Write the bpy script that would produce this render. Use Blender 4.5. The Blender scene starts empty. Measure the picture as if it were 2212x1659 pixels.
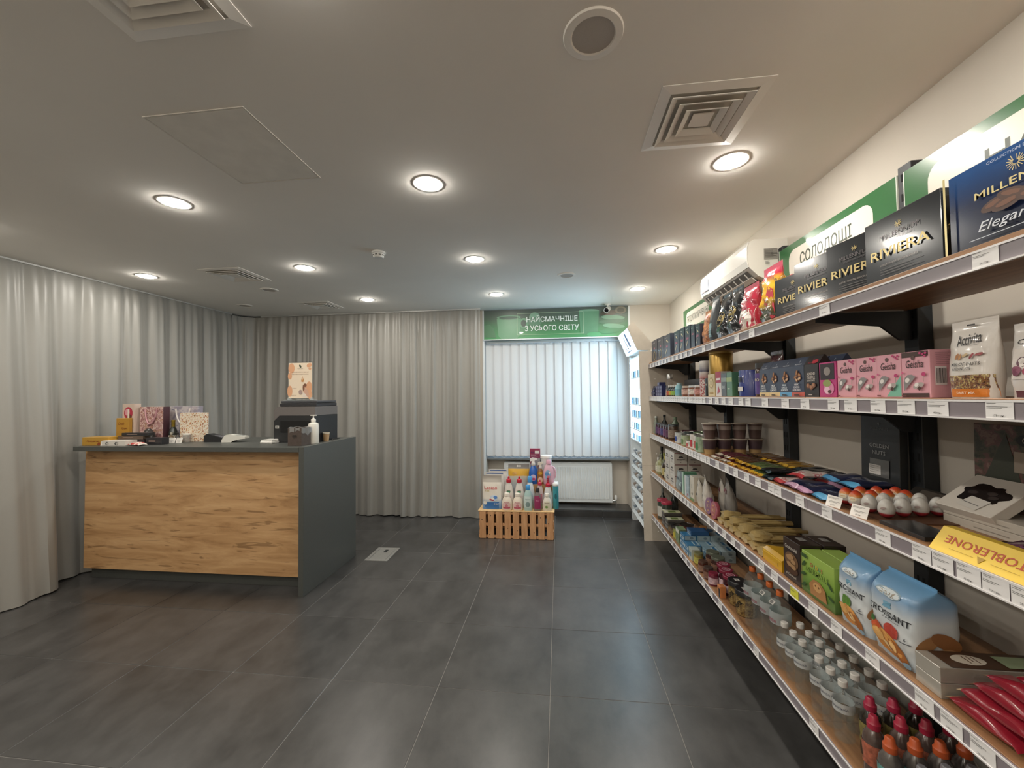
import bpy, math, random
from mathutils import Vector, Matrix
PI = math.pi
random.seed(11)
S = bpy.context.scene

# ---------------------------------------------------------------- camera
CAM_H = 1.55584
F_PX, YAW, PITCH, ROLL = 869.706, 0.115274808, 0.0296902497, -0.0112662321
_f = Vector((-math.sin(YAW)*math.cos(PITCH), math.cos(YAW)*math.cos(PITCH), math.sin(PITCH)))
_r = Vector((math.cos(YAW), math.sin(YAW), 0))
_u = _r.cross(_f)
_r2 = math.cos(ROLL)*_r + math.sin(ROLL)*_u
_u2 = -math.sin(ROLL)*_r + math.cos(ROLL)*_u
cam_d = bpy.data.cameras.new('camera'); cam = bpy.data.objects.new('camera', cam_d)
S.collection.objects.link(cam)
cam.matrix_world = Matrix(((_r2.x, _u2.x, -_f.x, 0), (_r2.y, _u2.y, -_f.y, 0), (_r2.z, _u2.z, -_f.z, CAM_H), (0, 0, 0, 1)))
cam_d.sensor_fit = 'HORIZONTAL'; cam_d.sensor_width = 36.0; cam_d.lens = F_PX/2212*36.0
cam_d.clip_start = 0.02; cam_d.clip_end = 200
S.camera = cam

# ---------------------------------------------------------------- world, exposure
W = bpy.data.worlds.new('world'); S.world = W; W.use_nodes = True
_bg = W.node_tree.nodes['Background']
_bg.inputs[0].default_value = (0.62, 0.78, 1.0, 1); _bg.inputs[1].default_value = 1.2
S.view_settings.view_transform = 'Standard'
try: S.view_settings.look = 'None'
except Exception: pass
S.view_settings.exposure = 0.12; S.view_settings.gamma = 1.0; S.view_settings.use_curve_mapping = False
LAMP = 235.0
LAMP_COL = (1.0, 0.94, 0.845)
LED_COL = (0.55, 0.82, 1.0)     # cold LEDs of the lit display cabinet
LED = 9.0
S.cycles.use_denoising = True
S.cycles.max_bounces = 10; S.cycles.diffuse_bounces = 7; S.cycles.glossy_bounces = 4
S.cycles.transparent_max_bounces = 40; S.cycles.transmission_bounces = 6
S.cycles.sample_clamp_indirect = 6.0
S.cycles.caustics_reflective = False; S.cycles.caustics_refractive = False

# ---------------------------------------------------------------- helpers
def lin(c):
    return c/12.92 if c <= 0.04045 else ((c+0.055)/1.055)**2.4
def hexc(h):
    h = h.lstrip('#'); return tuple(lin(int(h[i:i+2], 16)/255) for i in (0, 2, 4))
def col(c):
    return hexc(c) if isinstance(c, str) else tuple(c)
_M = {}
def new_mat(name):
    m = bpy.data.materials.new(name); m.use_nodes = True
    nt = m.node_tree; return m, nt, nt.nodes['Principled BSDF']
def mat(c, rough=0.5, metal=0.0, noise=None, bump=None, coat=0.0, spec=0.5, name=None):
    key = (c, rough, metal, noise, bump, coat, spec)
    if key in _M: return _M[key]
    m, nt, b = new_mat(name or ('paint_%s' % str(c).strip('#')))
    rgb = col(c)
    b.inputs['Base Color'].default_value = rgb + (1,)
    b.inputs['Roughness'].default_value = rough; b.inputs['Metallic'].default_value = metal
    b.inputs['Specular IOR Level'].default_value = spec
    if coat: b.inputs['Coat Weight'].default_value = coat; b.inputs['Coat Roughness'].default_value = 0.08
    if noise or bump:
        tc = nt.nodes.new('ShaderNodeTexCoord')
        if noise:
            n = nt.nodes.new('ShaderNodeTexNoise'); n.inputs['Scale'].default_value = noise[0]; n.inputs['Detail'].default_value = 4
            nt.links.new(tc.outputs['Object'], n.inputs['Vector'])
            r = nt.nodes.new('ShaderNodeValToRGB'); a = noise[1]
            r.color_ramp.elements[0].position = 0.3; r.color_ramp.elements[1].position = 0.7
            r.color_ramp.elements[0].color = tuple(x*(1-a) for x in rgb) + (1,)
            r.color_ramp.elements[1].color = tuple(min(1, x*(1+a)) for x in rgb) + (1,)
            nt.links.new(n.outputs['Fac'], r.inputs['Fac']); nt.links.new(r.outputs['Color'], b.inputs['Base Color'])
        if bump:
            n2 = nt.nodes.new('ShaderNodeTexNoise'); n2.inputs['Scale'].default_value = bump[0]
            nt.links.new(tc.outputs['Object'], n2.inputs['Vector'])
            bp = nt.nodes.new('ShaderNodeBump'); bp.inputs['Strength'].default_value = bump[1]; bp.inputs['Distance'].default_value = bump[2] if len(bump) > 2 else 0.002
            nt.links.new(n2.outputs['Fac'], bp.inputs['Height']); nt.links.new(bp.outputs['Normal'], b.inputs['Normal'])
    _M[key] = m; return m
def emit(c, s, name='lamp_glow'):
    key = ('e', c, s)
    if key in _M: return _M[key]
    m = bpy.data.materials.new(name); m.use_nodes = True; nt = m.node_tree; nt.nodes.clear()
    o = nt.nodes.new('ShaderNodeOutputMaterial'); e = nt.nodes.new('ShaderNodeEmission')
    e.inputs[0].default_value = col(c) + (1,); e.inputs[1].default_value = s
    nt.links.new(e.outputs[0], o.inputs[0]); _M[key] = m; return m
def clear(tint='#f4f8f8', rough=0.04, ior=1.4, name='clear_plastic', haze=0.0):
    key = ('c', tint, rough, ior, haze)
    if key in _M: return _M[key]
    m = bpy.data.materials.new(name); m.use_nodes = True; nt = m.node_tree; nt.nodes.clear()
    o = nt.nodes.new('ShaderNodeOutputMaterial'); t = nt.nodes.new('ShaderNodeBsdfTransparent')
    g = nt.nodes.new('ShaderNodeBsdfGlossy'); f = nt.nodes.new('ShaderNodeLayerWeight'); x = nt.nodes.new('ShaderNodeMixShader')
    t.inputs[0].default_value = col(tint) + (1,); g.inputs['Roughness'].default_value = rough; f.inputs['Blend'].default_value = 0.18
    pw = nt.nodes.new('ShaderNodeMath'); pw.operation = 'POWER'; pw.inputs[1].default_value = 2.6; nt.links.new(f.outputs['Facing'], pw.inputs[0])
    ml = nt.nodes.new('ShaderNodeMath'); ml.operation = 'MULTIPLY_ADD'; ml.inputs[1].default_value = 0.5; ml.inputs[2].default_value = 0.035; nt.links.new(pw.outputs[0], ml.inputs[0])
    nt.links.new(ml.outputs[0], x.inputs[0]); nt.links.new(t.outputs[0], x.inputs[1]); nt.links.new(g.outputs[0], x.inputs[2])
    out = x
    if haze:
        d = nt.nodes.new('ShaderNodeBsdfDiffuse'); d.inputs[0].default_value = (0.8, 0.82, 0.82, 1)
        y = nt.nodes.new('ShaderNodeMixShader'); y.inputs[0].default_value = haze
        nt.links.new(x.outputs[0], y.inputs[1]); nt.links.new(d.outputs[0], y.inputs[2]); out = y
    nt.links.new(out.outputs[0], o.inputs[0]); _M[key] = m; return m
def ramp_mat(name, axis, stops, lo, hi, rough=0.4, noise=0.0, coat=0.0):
    """printed colour bands along a local axis between lo and hi"""
    m, nt, b = new_mat(name)
    tc = nt.nodes.new('ShaderNodeTexCoord'); sp = nt.nodes.new('ShaderNodeSeparateXYZ'); mr = nt.nodes.new('ShaderNodeMapRange')
    nt.links.new(tc.outputs['Object'], sp.inputs[0]); nt.links.new(sp.outputs[axis], mr.inputs[0])
    mr.inputs[1].default_value = lo; mr.inputs[2].default_value = hi
    r = nt.nodes.new('ShaderNodeValToRGB'); e = r.color_ramp.elements
    while len(e) < len(stops): e.new(0.5)
    for k, (p, c) in enumerate(stops): e[k].position = p; e[k].color = col(c) + (1,)
    src = mr.outputs[0]
    if noise:
        n = nt.nodes.new('ShaderNodeTexNoise'); n.inputs['Scale'].default_value = 14; nt.links.new(tc.outputs['Object'], n.inputs['Vector'])
        ma = nt.nodes.new('ShaderNodeMath'); ma.operation = 'MULTIPLY_ADD'; ma.inputs[1].default_value = noise
        nt.links.new(n.outputs['Fac'], ma.inputs[0]); nt.links.new(src, ma.inputs[2]); src = ma.outputs[0]
    nt.links.new(src, r.inputs['Fac']); nt.links.new(r.outputs['Color'], b.inputs['Base Color'])
    b.inputs['Roughness'].default_value = rough; b.inputs['Coat Weight'].default_value = coat
    return m
def spots_mat(name, scale, stops, rough=0.4, feature='F1', dist=0.0, coat=0.0):
    """printed blotches: a voronoi / noise picture in a few colours"""
    m, nt, b = new_mat(name)
    tc = nt.nodes.new('ShaderNodeTexCoord'); n = nt.nodes.new('ShaderNodeTexNoise')
    n.inputs['Scale'].default_value = scale; n.inputs['Detail'].default_value = 3; n.inputs['Distortion'].default_value = dist
    nt.links.new(tc.outputs['Object'], n.inputs['Vector'])
    r = nt.nodes.new('ShaderNodeValToRGB'); r.color_ramp.interpolation = 'CONSTANT'; e = r.color_ramp.elements
    while len(e) < len(stops): e.new(0.5)
    for k, (p, c) in enumerate(stops): e[k].position = p; e[k].color = col(c) + (1,)
    nt.links.new(n.outputs['Fac'], r.inputs['Fac']); nt.links.new(r.outputs['Color'], b.inputs['Base Color'])
    b.inputs['Roughness'].default_value = rough; b.inputs['Coat Weight'].default_value = coat
    return m

LINK = []
_TXT = {}
def txt(s, bold=0.0, shear=0.0, sp=1.0):
    bold = min(bold, 0.010); k = (s, bold, shear, sp)
    if k in _TXT: return _TXT[k]
    cu = bpy.data.curves.new('lettering', 'FONT'); cu.body = s; cu.size = 1; cu.offset = bold; cu.shear = shear
    cu.resolution_u = 2; cu.space_character = sp; cu.fill_mode = 'FRONT'
    o = bpy.data.objects.new('lettering', cu); S.collection.objects.link(o)
    bpy.context.view_layer.update()
    dg = bpy.context.evaluated_depsgraph_get()
    me = bpy.data.meshes.new_from_object(o.evaluated_get(dg))
    vs = [(v.co.x, v.co.y) for v in me.vertices]; fs = [tuple(p.vertices) for p in me.polygons]
    bpy.data.objects.remove(o); bpy.data.curves.remove(cu); bpy.data.meshes.remove(me)
    xs = [v[0] for v in vs] or [0, 1]; ys = [v[1] for v in vs] or [0, 1]
    x0, x1, y0, y1 = min(xs), max(xs), min(ys), max(ys)
    vs = [(x-(x0+x1)/2, y-(y0+y1)/2) for x, y in vs]
    _TXT[k] = (vs, fs, x1-x0, y1-y0); return _TXT[k]

class G:
    def __init__(s): s.v = []; s.f = []; s.mi = []; s.sm = []; s.ms = []; s.c = 0; s.k = 0
    def m(s, m):
        if isinstance(m, str): m = mat(m, 0.45)
        if m not in s.ms: s.ms.append(m)
        s.c = s.ms.index(m); return s
    def add(s, vs, fs, smooth=False):
        b = len(s.v); s.v += [tuple(p) for p in vs]
        for f in fs: s.f.append(tuple(i+b for i in f)); s.mi.append(s.c); s.sm.append(smooth)
        return b
    def box(s, x0, x1, y0, y1, z0, z1, ch=0.0):
        if ch <= 0:
            vs = [(x, y, z) for z in (z0, z1) for y in (y0, y1) for x in (x0, x1)]
            s.add(vs, [(0, 2, 3, 1), (4, 5, 7, 6), (0, 1, 5, 4), (2, 6, 7, 3), (0, 4, 6, 2), (1, 3, 7, 5)]); return s
        c = min(ch, (x1-x0)/2.01, (y1-y0)/2.01, (z1-z0)/2.01)
        vs = []; idx = {}
        for sx in (0, 1):
            for sy in (0, 1):
                for sz in (0, 1):
                    X = (x0, x1)[sx]; Y = (y0, y1)[sy]; Z = (z0, z1)[sz]
                    ix = X+(c if sx == 0 else -c); iy = Y+(c if sy == 0 else -c); iz = Z+(c if sz == 0 else -c)
                    for a, p in enumerate(((X, iy, iz), (ix, Y, iz), (ix, iy, Z))):
                        idx[(sx, sy, sz, a)] = len(vs); vs.append(p)
        fs = []
        for sx in (0, 1):
            q = [idx[(sx, 0, 0, 0)], idx[(sx, 1, 0, 0)], idx[(sx, 1, 1, 0)], idx[(sx, 0, 1, 0)]]; fs.append(q if sx else q[::-1])
        for sy in (0, 1):
            q = [idx[(0, sy, 0, 1)], idx[(1, sy, 0, 1)], idx[(1, sy, 1, 1)], idx[(0, sy, 1, 1)]]; fs.append(q if not sy else q[::-1])
        for sz in (0, 1):
            q = [idx[(0, 0, sz, 2)], idx[(1, 0, sz, 2)], idx[(1, 1, sz, 2)], idx[(0, 1, sz, 2)]]; fs.append(q if sz else q[::-1])
        for a, b2, free in ((0, 1, 2), (0, 2, 1), (1, 2, 0)):
            for p in (0, 1):
                for q in (0, 1):
                    def key(w, ax):
                        t = [0, 0, 0]; o = [0, 1, 2]; o.remove(free); t[o[0]] = p; t[o[1]] = q; t[free] = w; return (t[0], t[1], t[2], ax)
                    fs.append([idx[key(0, a)], idx[key(1, a)], idx[key(1, b2)], idx[key(0, b2)]])
        for sx in (0, 1):
            for sy in (0, 1):
                for sz in (0, 1): fs.append([idx[(sx, sy, sz, a)] for a in range(3)])
        s.add(vs, fs); s.fix = True; return s
    def prism(s, poly, y0, y1, axis='y'):
        n = len(poly)
        if axis == 'y': vs = [(x, y0, z) for x, z in poly]+[(x, y1, z) for x, z in poly]
        elif axis == 'x': vs = [(y0, x, z) for x, z in poly]+[(y1, x, z) for x, z in poly]
        else: vs = [(x, z, y0) for x, z in poly]+[(x, z, y1) for x, z in poly]
        s.add(vs, [tuple(range(n)), tuple(range(2*n-1, n-1, -1))]+[(i, i+n, (i+1) % n+n, (i+1) % n) for i in range(n)]); s.fix = True; return s
    def lathe(s, prof, seg=20, cx=0, cy=0, sx=1, sy=1, z=0, smooth=True, a0=0):
        vs = []; fs = []; rings = []
        for r, zz in prof:
            if r <= 1e-6: rings.append([len(vs)]); vs.append((cx, cy, z+zz))
            else:
                rings.append(list(range(len(vs), len(vs)+seg)))
                vs += [(cx+r*sx*math.cos(a0+2*PI*i/seg), cy+r*sy*math.sin(a0+2*PI*i/seg), z+zz) for i in range(seg)]
        for a, b in zip(rings, rings[1:]):
            if len(a) == 1 and len(b) == 1: continue
            for i in range(seg):
                j = (i+1) % seg
                if len(a) == 1: fs.append((a[0], b[j], b[i]))
                elif len(b) == 1: fs.append((a[i], a[j], b[0]))
                else: fs.append((a[i], a[j], b[j], b[i]))
        s.add(vs, fs, smooth); return s
    def tube(s, pts, r, seg=8, closed=False):
        vs = []; fs = []; n = len(pts); pts = [Vector(p) for p in pts]
        for i, p in enumerate(pts):
            d = (pts[(i+1) % n if closed else min(i+1, n-1)]-pts[(i-1) % n if closed else max(i-1, 0)])
            d = d.normalized() if d.length else Vector((0, 0, 1))
            a = d.orthogonal().normalized() if i == 0 else (la-d*la.dot(d)).normalized()
            la = a; b = d.cross(a); rr = r[i] if isinstance(r, (list, tuple)) else r
            vs += [tuple(p+(a*math.cos(2*PI*k/seg)+b*math.sin(2*PI*k/seg))*rr) for k in range(seg)]
        for i in range(n if closed else n-1):
            for k in range(seg):
                fs.append((i*seg+k, i*seg+(k+1) % seg, ((i+1) % n)*seg+(k+1) % seg, ((i+1) % n)*seg+k))
        if not closed: fs += [tuple(range(seg))[::-1], tuple((n-1)*seg+k for k in range(seg))]
        s.add(vs, fs, True); return s
    def grid(s, fn, nu, nv, closed=False, smooth=True, caps=False):
        vs = [fn(i/(nu if closed else nu-1), j/(nv-1)) for j in range(nv) for i in range(nu)]; fs = []
        for j in range(nv-1):
            for i in range(nu if closed else nu-1):
                i2 = (i+1) % nu; fs.append((j*nu+i, j*nu+i2, (j+1)*nu+i2, (j+1)*nu+i))
        if caps: fs += [tuple(range(nu))[::-1], tuple((nv-1)*nu+i for i in range(nu))]
        s.add(vs, fs, smooth); return s
    # ---- flat print, on the plane y = -offset, facing -y
    def lay(s): s.k += 1; return -0.0005-0.0004*s.k
    def rect(s, x0, x1, z0, z1, n=1):
        y = s.lay(); nx = nz = n+1
        s.add([(x0+(x1-x0)*i/n, y, z0+(z1-z0)*j/n) for j in range(nz) for i in range(nx)],
              [(j*nx+i, j*nx+i+1, (j+1)*nx+i+1, (j+1)*nx+i) for j in range(n) for i in range(n)]); return s
    def ell(s, cx, cz, rx, rz, n=20, a=0.0, rings=1):
        y = s.lay(); vs = [(cx, y, cz)]; fs = []
        ca, sa = math.cos(a), math.sin(a)
        for q in range(1, rings+1):
            for i in range(n):
                px, pz = rx*q/rings*math.cos(2*PI*i/n), rz*q/rings*math.sin(2*PI*i/n)
                vs.append((cx+px*ca-pz*sa, y, cz+px*sa+pz*ca))
        for i in range(n):
            fs.append((0, 1+i, 1+(i+1) % n))
            for q in range(1, rings): fs.append((1+(q-1)*n+i, 1+q*n+i, 1+q*n+(i+1) % n, 1+(q-1)*n+(i+1) % n))
        s.add(vs, fs); return s
    def poly(s, pts):
        y = s.lay(); s.add([(x, y, z) for x, z in pts], [tuple(range(len(pts)))]); return s
    def rrect(s, x0, x1, z0, z1, r, n=6):
        pts = []
        for cx, cz, a0 in ((x1-r, z1-r, 0), (x0+r, z1-r, PI/2), (x0+r, z0+r, PI), (x1-r, z0+r, 1.5*PI)):
            pts += [(cx+r*math.cos(a0+PI/2*i/n), cz+r*math.sin(a0+PI/2*i/n)) for i in range(n+1)]
        return s.poly(pts)
    def text(s, t, cx, cz, h, w=None, bold=0.0, shear=0.0, left=False, a=0.0, sp=1.0):
        vs, fs, tw, th = txt(t, bold, shear, sp); k = h/th; kx = w/tw if w else k
        if left: cx = cx+kx*tw/2
        y = s.lay(); ca, sa = math.cos(a), math.sin(a)
        s.add([(cx+vx*kx*ca-vz*k*sa, y, cz+vx*kx*sa+vz*k*ca) for vx, vz in vs], fs); return s
    def lines(s, x0, x1, z, n, dz, t=0.0012):
        for i in range(n): s.rect(x0, x1-(x1-x0)*0.25*(i % 2), z-i*dz-t, z-i*dz)
        return s
    def bars(s, x0, x1, z0, z1, n=9):
        x = x0; r = random.Random(n)
        while x < x1:
            w = (x1-x0)/n*r.uniform(0.25, 0.7); s.rect(x, min(x+w, x1), z0, z1); x += w+(x1-x0)/n*r.uniform(0.3, 0.6)
        return s
    def text_cyl(s, t, R, z, h, a0=-PI/2, w=None, bold=0.0):
        vs, fs, tw, th = txt(t, bold); k = h/th; kx = w/tw if w else k
        s.k += 1; RR = R+0.0005+0.0003*s.k
        s.add([(RR*math.cos(a0+vx*kx/R), RR*math.sin(a0+vx*kx/R), z+vz*k) for vx, vz in vs], fs); return s
    def conform(s, fn, start=0):
        s.v[start:] = [(x, fn(x, z)+y, z) for x, y, z in s.v[start:]]; return s
    def xf(s, M, start=0):
        s.v[start:] = [tuple(M @ Vector(p)) for p in s.v[start:]]; return s
    def mesh(s, name):
        me = bpy.data.meshes.new(name); me.from_pydata(s.v, [], s.f)
        for m in s.ms: me.materials.append(m)
        me.polygons.foreach_set('material_index', s.mi); me.polygons.foreach_set('use_smooth', s.sm)
        if getattr(s, 'fix', False):
            import bmesh
            bm = bmesh.new(); bm.from_mesh(me); bmesh.ops.recalc_face_normals(bm, faces=bm.faces[:]); bm.to_mesh(me); bm.free()
        if any(s.sm):
            try: me.set_sharp_from_angle(angle=math.radians(38))
            except Exception: pass
        me.update(); return me
    def obj(s, name, parent=None, **kw): return put(name, s.mesh(name), parent, **kw)

def put(name, data, parent=None, label=None, cat=None, group=None, kind=None, loc=None, rot=None):
    o = bpy.data.objects.new(name, data); LINK.append(o)
    if parent is not None: o.parent = parent
    if label: o['label'] = label
    if cat: o['category'] = cat
    if group: o['group'] = group
    if kind: o['kind'] = kind
    if loc: o.location = loc
    if rot: o.rotation_euler = rot
    return o
def empty(name, label=None, cat=None, group=None, **kw):
    o = put(name, None, None, label, cat, group, **kw); o.empty_display_size = 0.05; return o
def dup(o, parent=None, label=None, group=None, loc=None, rot=None):
    c = o.copy(); LINK.append(c); c.parent = parent
    if label: c['label'] = label
    if group: c['group'] = group
    if loc is not None: c.location = loc
    if rot is not None: c.rotation_euler = rot
    for ch in [x for x in LINK if x.parent == o]: dup(ch, c)
    return c
ORD = 'first second third fourth fifth sixth seventh eighth ninth tenth eleventh twelfth thirteenth fourteenth fifteenth sixteenth seventeenth eighteenth nineteenth twentieth'.split()
def shelf(o, y, z, xf=0.99, a=0.0, tilt=0.0):
    """stand a thing (front facing local -y) on the wall shelves, front towards the aisle"""
    o.location = (xf, y, z)
    o.rotation_mode = 'XYZ'; o.rotation_euler = (tilt, 0, -PI/2+a); return o
# ================================================================ room shell
XL, XR, YB, YR, ZC = -4.46, 1.413, 5.27, -1.7, 2.70
NX0, NX1, NY = -0.985, 0.905, 5.60            # window niche
m_wall = mat('#cfc8bd', 0.85, noise=(3, 0.03), bump=(160, 0.08, 0.001), name='wall_paint')
m_ceil = mat('#efece6', 0.9, noise=(2, 0.02), bump=(220, 0.06, 0.001), name='ceiling_paint')
m_white = mat('#e4e4e0', 0.45, name='white_lacquer')
m_grout = mat('#8d8a86', 0.9, noise=(40, 0.1), name='grout')

def tile_material():
    m, nt, b = new_mat('dark_stone_tile')
    ge = nt.nodes.new('ShaderNodeNewGeometry'); n = nt.nodes.new('ShaderNodeTexNoise'); n2 = nt.nodes.new('ShaderNodeTexNoise')
    mp = nt.nodes.new('ShaderNodeMapping'); mp.inputs['Scale'].default_value = (1.6, 1.0, 1.0)
    nt.links.new(ge.outputs['Position'], mp.inputs['Vector'])
    n.inputs['Scale'].default_value = 3.2; n.inputs['Detail'].default_value = 7; n.inputs['Roughness'].default_value = 0.65
    n2.inputs['Scale'].default_value = 26; n2.inputs['Detail'].default_value = 5
    nt.links.new(mp.outputs[0], n.inputs['Vector']); nt.links.new(ge.outputs['Position'], n2.inputs['Vector'])
    oi = nt.nodes.new('ShaderNodeObjectInfo')
    ad = nt.nodes.new('ShaderNodeMath'); ad.operation = 'MULTIPLY_ADD'; ad.inputs[1].default_value = 0.10
    nt.links.new(oi.outputs['Random'], ad.inputs[0]); nt.links.new(n.outputs['Fac'], ad.inputs[2])
    ad2 = nt.nodes.new('ShaderNodeMath'); ad2.operation = 'MULTIPLY_ADD'; ad2.inputs[1].default_value = 0.06
    nt.links.new(n2.outputs['Fac'], ad2.inputs[0]); nt.links.new(ad.outputs[0], ad2.inputs[2])
    r = nt.nodes.new('ShaderNodeValToRGB')
    r.color_ramp.elements[0].position = 0.30; r.color_ramp.elements[0].color = (0.026, 0.0252, 0.0245, 1)
    r.color_ramp.elements[1].position = 0.78; r.color_ramp.elements[1].color = (0.072, 0.070, 0.068, 1)
    nt.links.new(ad2.outputs[0], r.inputs['Fac']); nt.links.new(r.outputs['Color'], b.inputs['Base Color'])
    rr = nt.nodes.new('ShaderNodeMapRange'); rr.inputs[1].default_value = 0.35; rr.inputs[2].default_value = 0.65; rr.inputs[3].default_value = 0.29; rr.inputs[4].default_value = 0.32
    nt.links.new(n2.outputs['Fac'], rr.inputs[0]); nt.links.new(rr.outputs[0], b.inputs['Roughness'])
    b.inputs['Specular IOR Level'].default_value = 0.55
    bp = nt.nodes.new('ShaderNodeBump'); bp.inputs['Strength'].default_value = 0.0; bp.inputs['Distance'].default_value = 0.0001
    nt.links.new(n2.outputs['Fac'], bp.inputs['Height']); nt.links.new(bp.outputs['Normal'], b.inputs['Normal'])
    return m
m_tile = tile_material()

floor = G().m(m_grout).box(XL, XR, YR, YB, -0.10, -0.0025).obj('floor', kind='structure', label='dark grey stone tile floor with pale grout joints')
TX, TY, TS = -0.0673, 2.143, 0.6
_tm = {}
for j in range(-7, 7):
    for i in range(-8, 4):
        x0, x1 = TX+i*TS+0.0016, TX+(i+1)*TS-0.0016; y0, y1 = TY+j*TS+0.0016, TY+(j+1)*TS-0.0016
        x0, x1, y0, y1 = max(x0, XL), min(x1, XR), max(y0, YR), min(y1, YB)
        if x1-x0 < 0.02 or y1-y0 < 0.02: continue
        k = (round(x1-x0, 3), round(y1-y0, 3))
        if k not in _tm: _tm[k] = G().m(m_tile).box(0, k[0], 0, k[1], -0.02, 0, 0.0012).mesh('floor_tile')
        put('floor_tile', _tm[k], floor, loc=(x0, y0, 0))

G().m(m_ceil).box(XL-0.1, XR+0.1, YR-0.1, NY+0.1, ZC, ZC+0.1).obj('ceiling', kind='structure', label='plain warm white plasterboard ceiling')
G().m(m_wall).box(XL-0.1, XL, YR, YB, 0, ZC).obj('wall_left', kind='structure')
G().m(m_wall).box(XR, XR+0.1, YR, NY, 0, ZC).obj('wall_right', kind='structure', label='beige painted wall behind the shelves')
G().m(m_wall).box(XL, XR, YR-0.1, YR, 0, ZC).obj('wall_rear', kind='structure')
g = G().m(m_wall).box(XL, NX0, YB, YB+0.12, 0, ZC).box(NX1, XR, YB, YB+0.12, 0, ZC)
g.box(NX0, NX1, NY, NY+0.1, 0.088, 0.70)                                     # parapet under the window
g.box(NX0-0.1, NX0, YB+0.12, NY+0.1, 0.0, ZC).box(NX1, NX1+0.1, YB+0.12, NY+0.1, 0.0, ZC)
g.box(NX0, NX1, NY, NY+0.1, 2.34, ZC)
g.obj('wall_back', kind='structure', label='cream back wall with window niche')
# raised, tiled floor of the niche
st = G().m(m_grout).box(NX0, NX1, YB+0.003, NY, 0, 0.086).obj('niche_step', kind='structure', label='dark tiled step under the window niche')
for a, b in ((NX0, -0.068), (-0.066, 0.532), (0.534, NX1)):
    put('floor_tile', G().m(m_tile).box(a, b, YB+0.0, NY, 0.0785, 0.089, 0.001).mesh('floor_tile'), st)
    put('floor_tile', G().m(m_tile).box(a, b, YB-0.008, YB, 0.0, 0.0785, 0.001).mesh('floor_tile'), st)
# white reveal strips of the niche and window
m_strip = mat('#e8ecee', 0.4, name='white_pvc')
G().m(m_strip).box(NX0-0.012, NX0+0.012, YB-0.012, YB+0.0, 0.0, 2.695).obj('trim_1', kind='structure', label='white vertical edge strip left of the window')
G().m(m_strip).box(NX1-0.012, NX1+0.012, YB-0.012, YB+0.0, 0.0, 2.695).obj('trim_2', kind='structure', label='white vertical edge strip right of the window')
win = G().m(m_strip)
for a, b, c, d in ((NX0, NX1, 0.72, 0.78), (NX0, NX1, 2.27, 2.34), (NX0, NX0+0.06, 0.78, 2.27), (NX1-0.06, NX1, 0.78, 2.27), (-0.07, -0.01, 0.78, 2.27)):
    win.box(a, b, NY+0.01, NY+0.07, c, d, 0.004)
win = win.obj('window_1', kind='structure', label='white framed window behind the blind')
for a, b in ((NX0+0.06, -0.07), (-0.01, NX1-0.06)):
    put('pane', G().m(clear('#eef4f6', 0.02, 1.45, 'window_glass')).box(a, b, NY+0.035, NY+0.041, 0.78, 2.27).mesh('pane'), win)
put('sill', G().m(mat('#9fa6aa', 0.4, name='sill_grey')).box(NX0, NX1, 5.43, NY+0.01, 0.695, 0.72, 0.004).mesh('sill'), win)

# ================================================================ curtains
def curtain_material():
    m, nt, b = new_mat('satin_curtain')
    b.inputs['Base Color'].default_value = (0.285, 0.278, 0.255, 1); b.inputs['Roughness'].default_value = 0.42
    b.inputs['Sheen Weight'].default_value = 0.25; b.inputs['Specular IOR Level'].default_value = 0.6
    tc = nt.nodes.new('ShaderNodeTexCoord'); n = nt.nodes.new('ShaderNodeTexNoise'); n.inputs['Scale'].default_value = 260
    nt.links.new(tc.outputs['Object'], n.inputs['Vector']); bp = nt.nodes.new('ShaderNodeBump')
    bp.inputs['Strength'].default_value = 0.12; bp.inputs['Distance'].default_value = 0.001
    nt.links.new(n.outputs['Fac'], bp.inputs['Height']); nt.links.new(bp.outputs['Normal'], b.inputs['Normal'])
    return m
m_curt = curtain_material()
def fold_fn(length, pitch, seed):
    """irregular folds: monotone phase along the cloth"""
    r = random.Random(seed); ks = [0.0]; amp = [1.0]
    while ks[-1] < length: ks.append(ks[-1]+pitch*r.uniform(0.65, 1.4)); amp.append(r.uniform(0.55, 1.25))
    def f(s):
        i = 0
        while i < len(ks)-2 and ks[i+1] < s: i += 1
        t = (s-ks[i])/(ks[i+1]-ks[i]); a = amp[i]*(1-t)+amp[i+1]*t
        c = 0.5-0.5*math.cos(2*PI*t)
        return a*(c**0.75), i+t
    return f
def curtain(name, label, path, length, pitch, seed, a_top, a_bot, z0, z1, flare=None):
    """path(s) -> (point on the rail, unit normal into the room)"""
    f1 = fold_fn(length, pitch, seed); f2 = fold_fn(length, pitch*0.47, seed+5); f3 = fold_fn(length, pitch*1.9, seed+9)
    nu = int(length/0.011); nv = 30
    def fn(u, v):
        s = u*length; z = z0+(z1-z0)*v; t = 1-v
        (px, py), (nx, ny) = path(s)
        h = max(0.0, (z-(z1-0.13))/0.13)                       # heading tape
        a, ph = f1(s+0.03*math.sin(2.1*t+ph0(s))*t); b, _ = f2(s); c, _ = f3(s)
        d = (a_top+(a_bot-a_top)*min(1, t*1.25))*(0.62*a+0.55*c*t)+0.016*b*(1-0.6*t)*(1-0.3*h)
        d *= (1-0.55*h)
        if flare: d += flare(s)*(t**1.15)
        return (px+nx*d, py+ny*d, z+0.004*math.sin(9*s)*(1 if v < 0.02 else 0))
    def ph0(s): return 3*math.sin(1.3*s+seed)
    c = G().m(m_curt).grid(fn, nu, nv).obj(name, label=label, cat='curtain')
    return c
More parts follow.
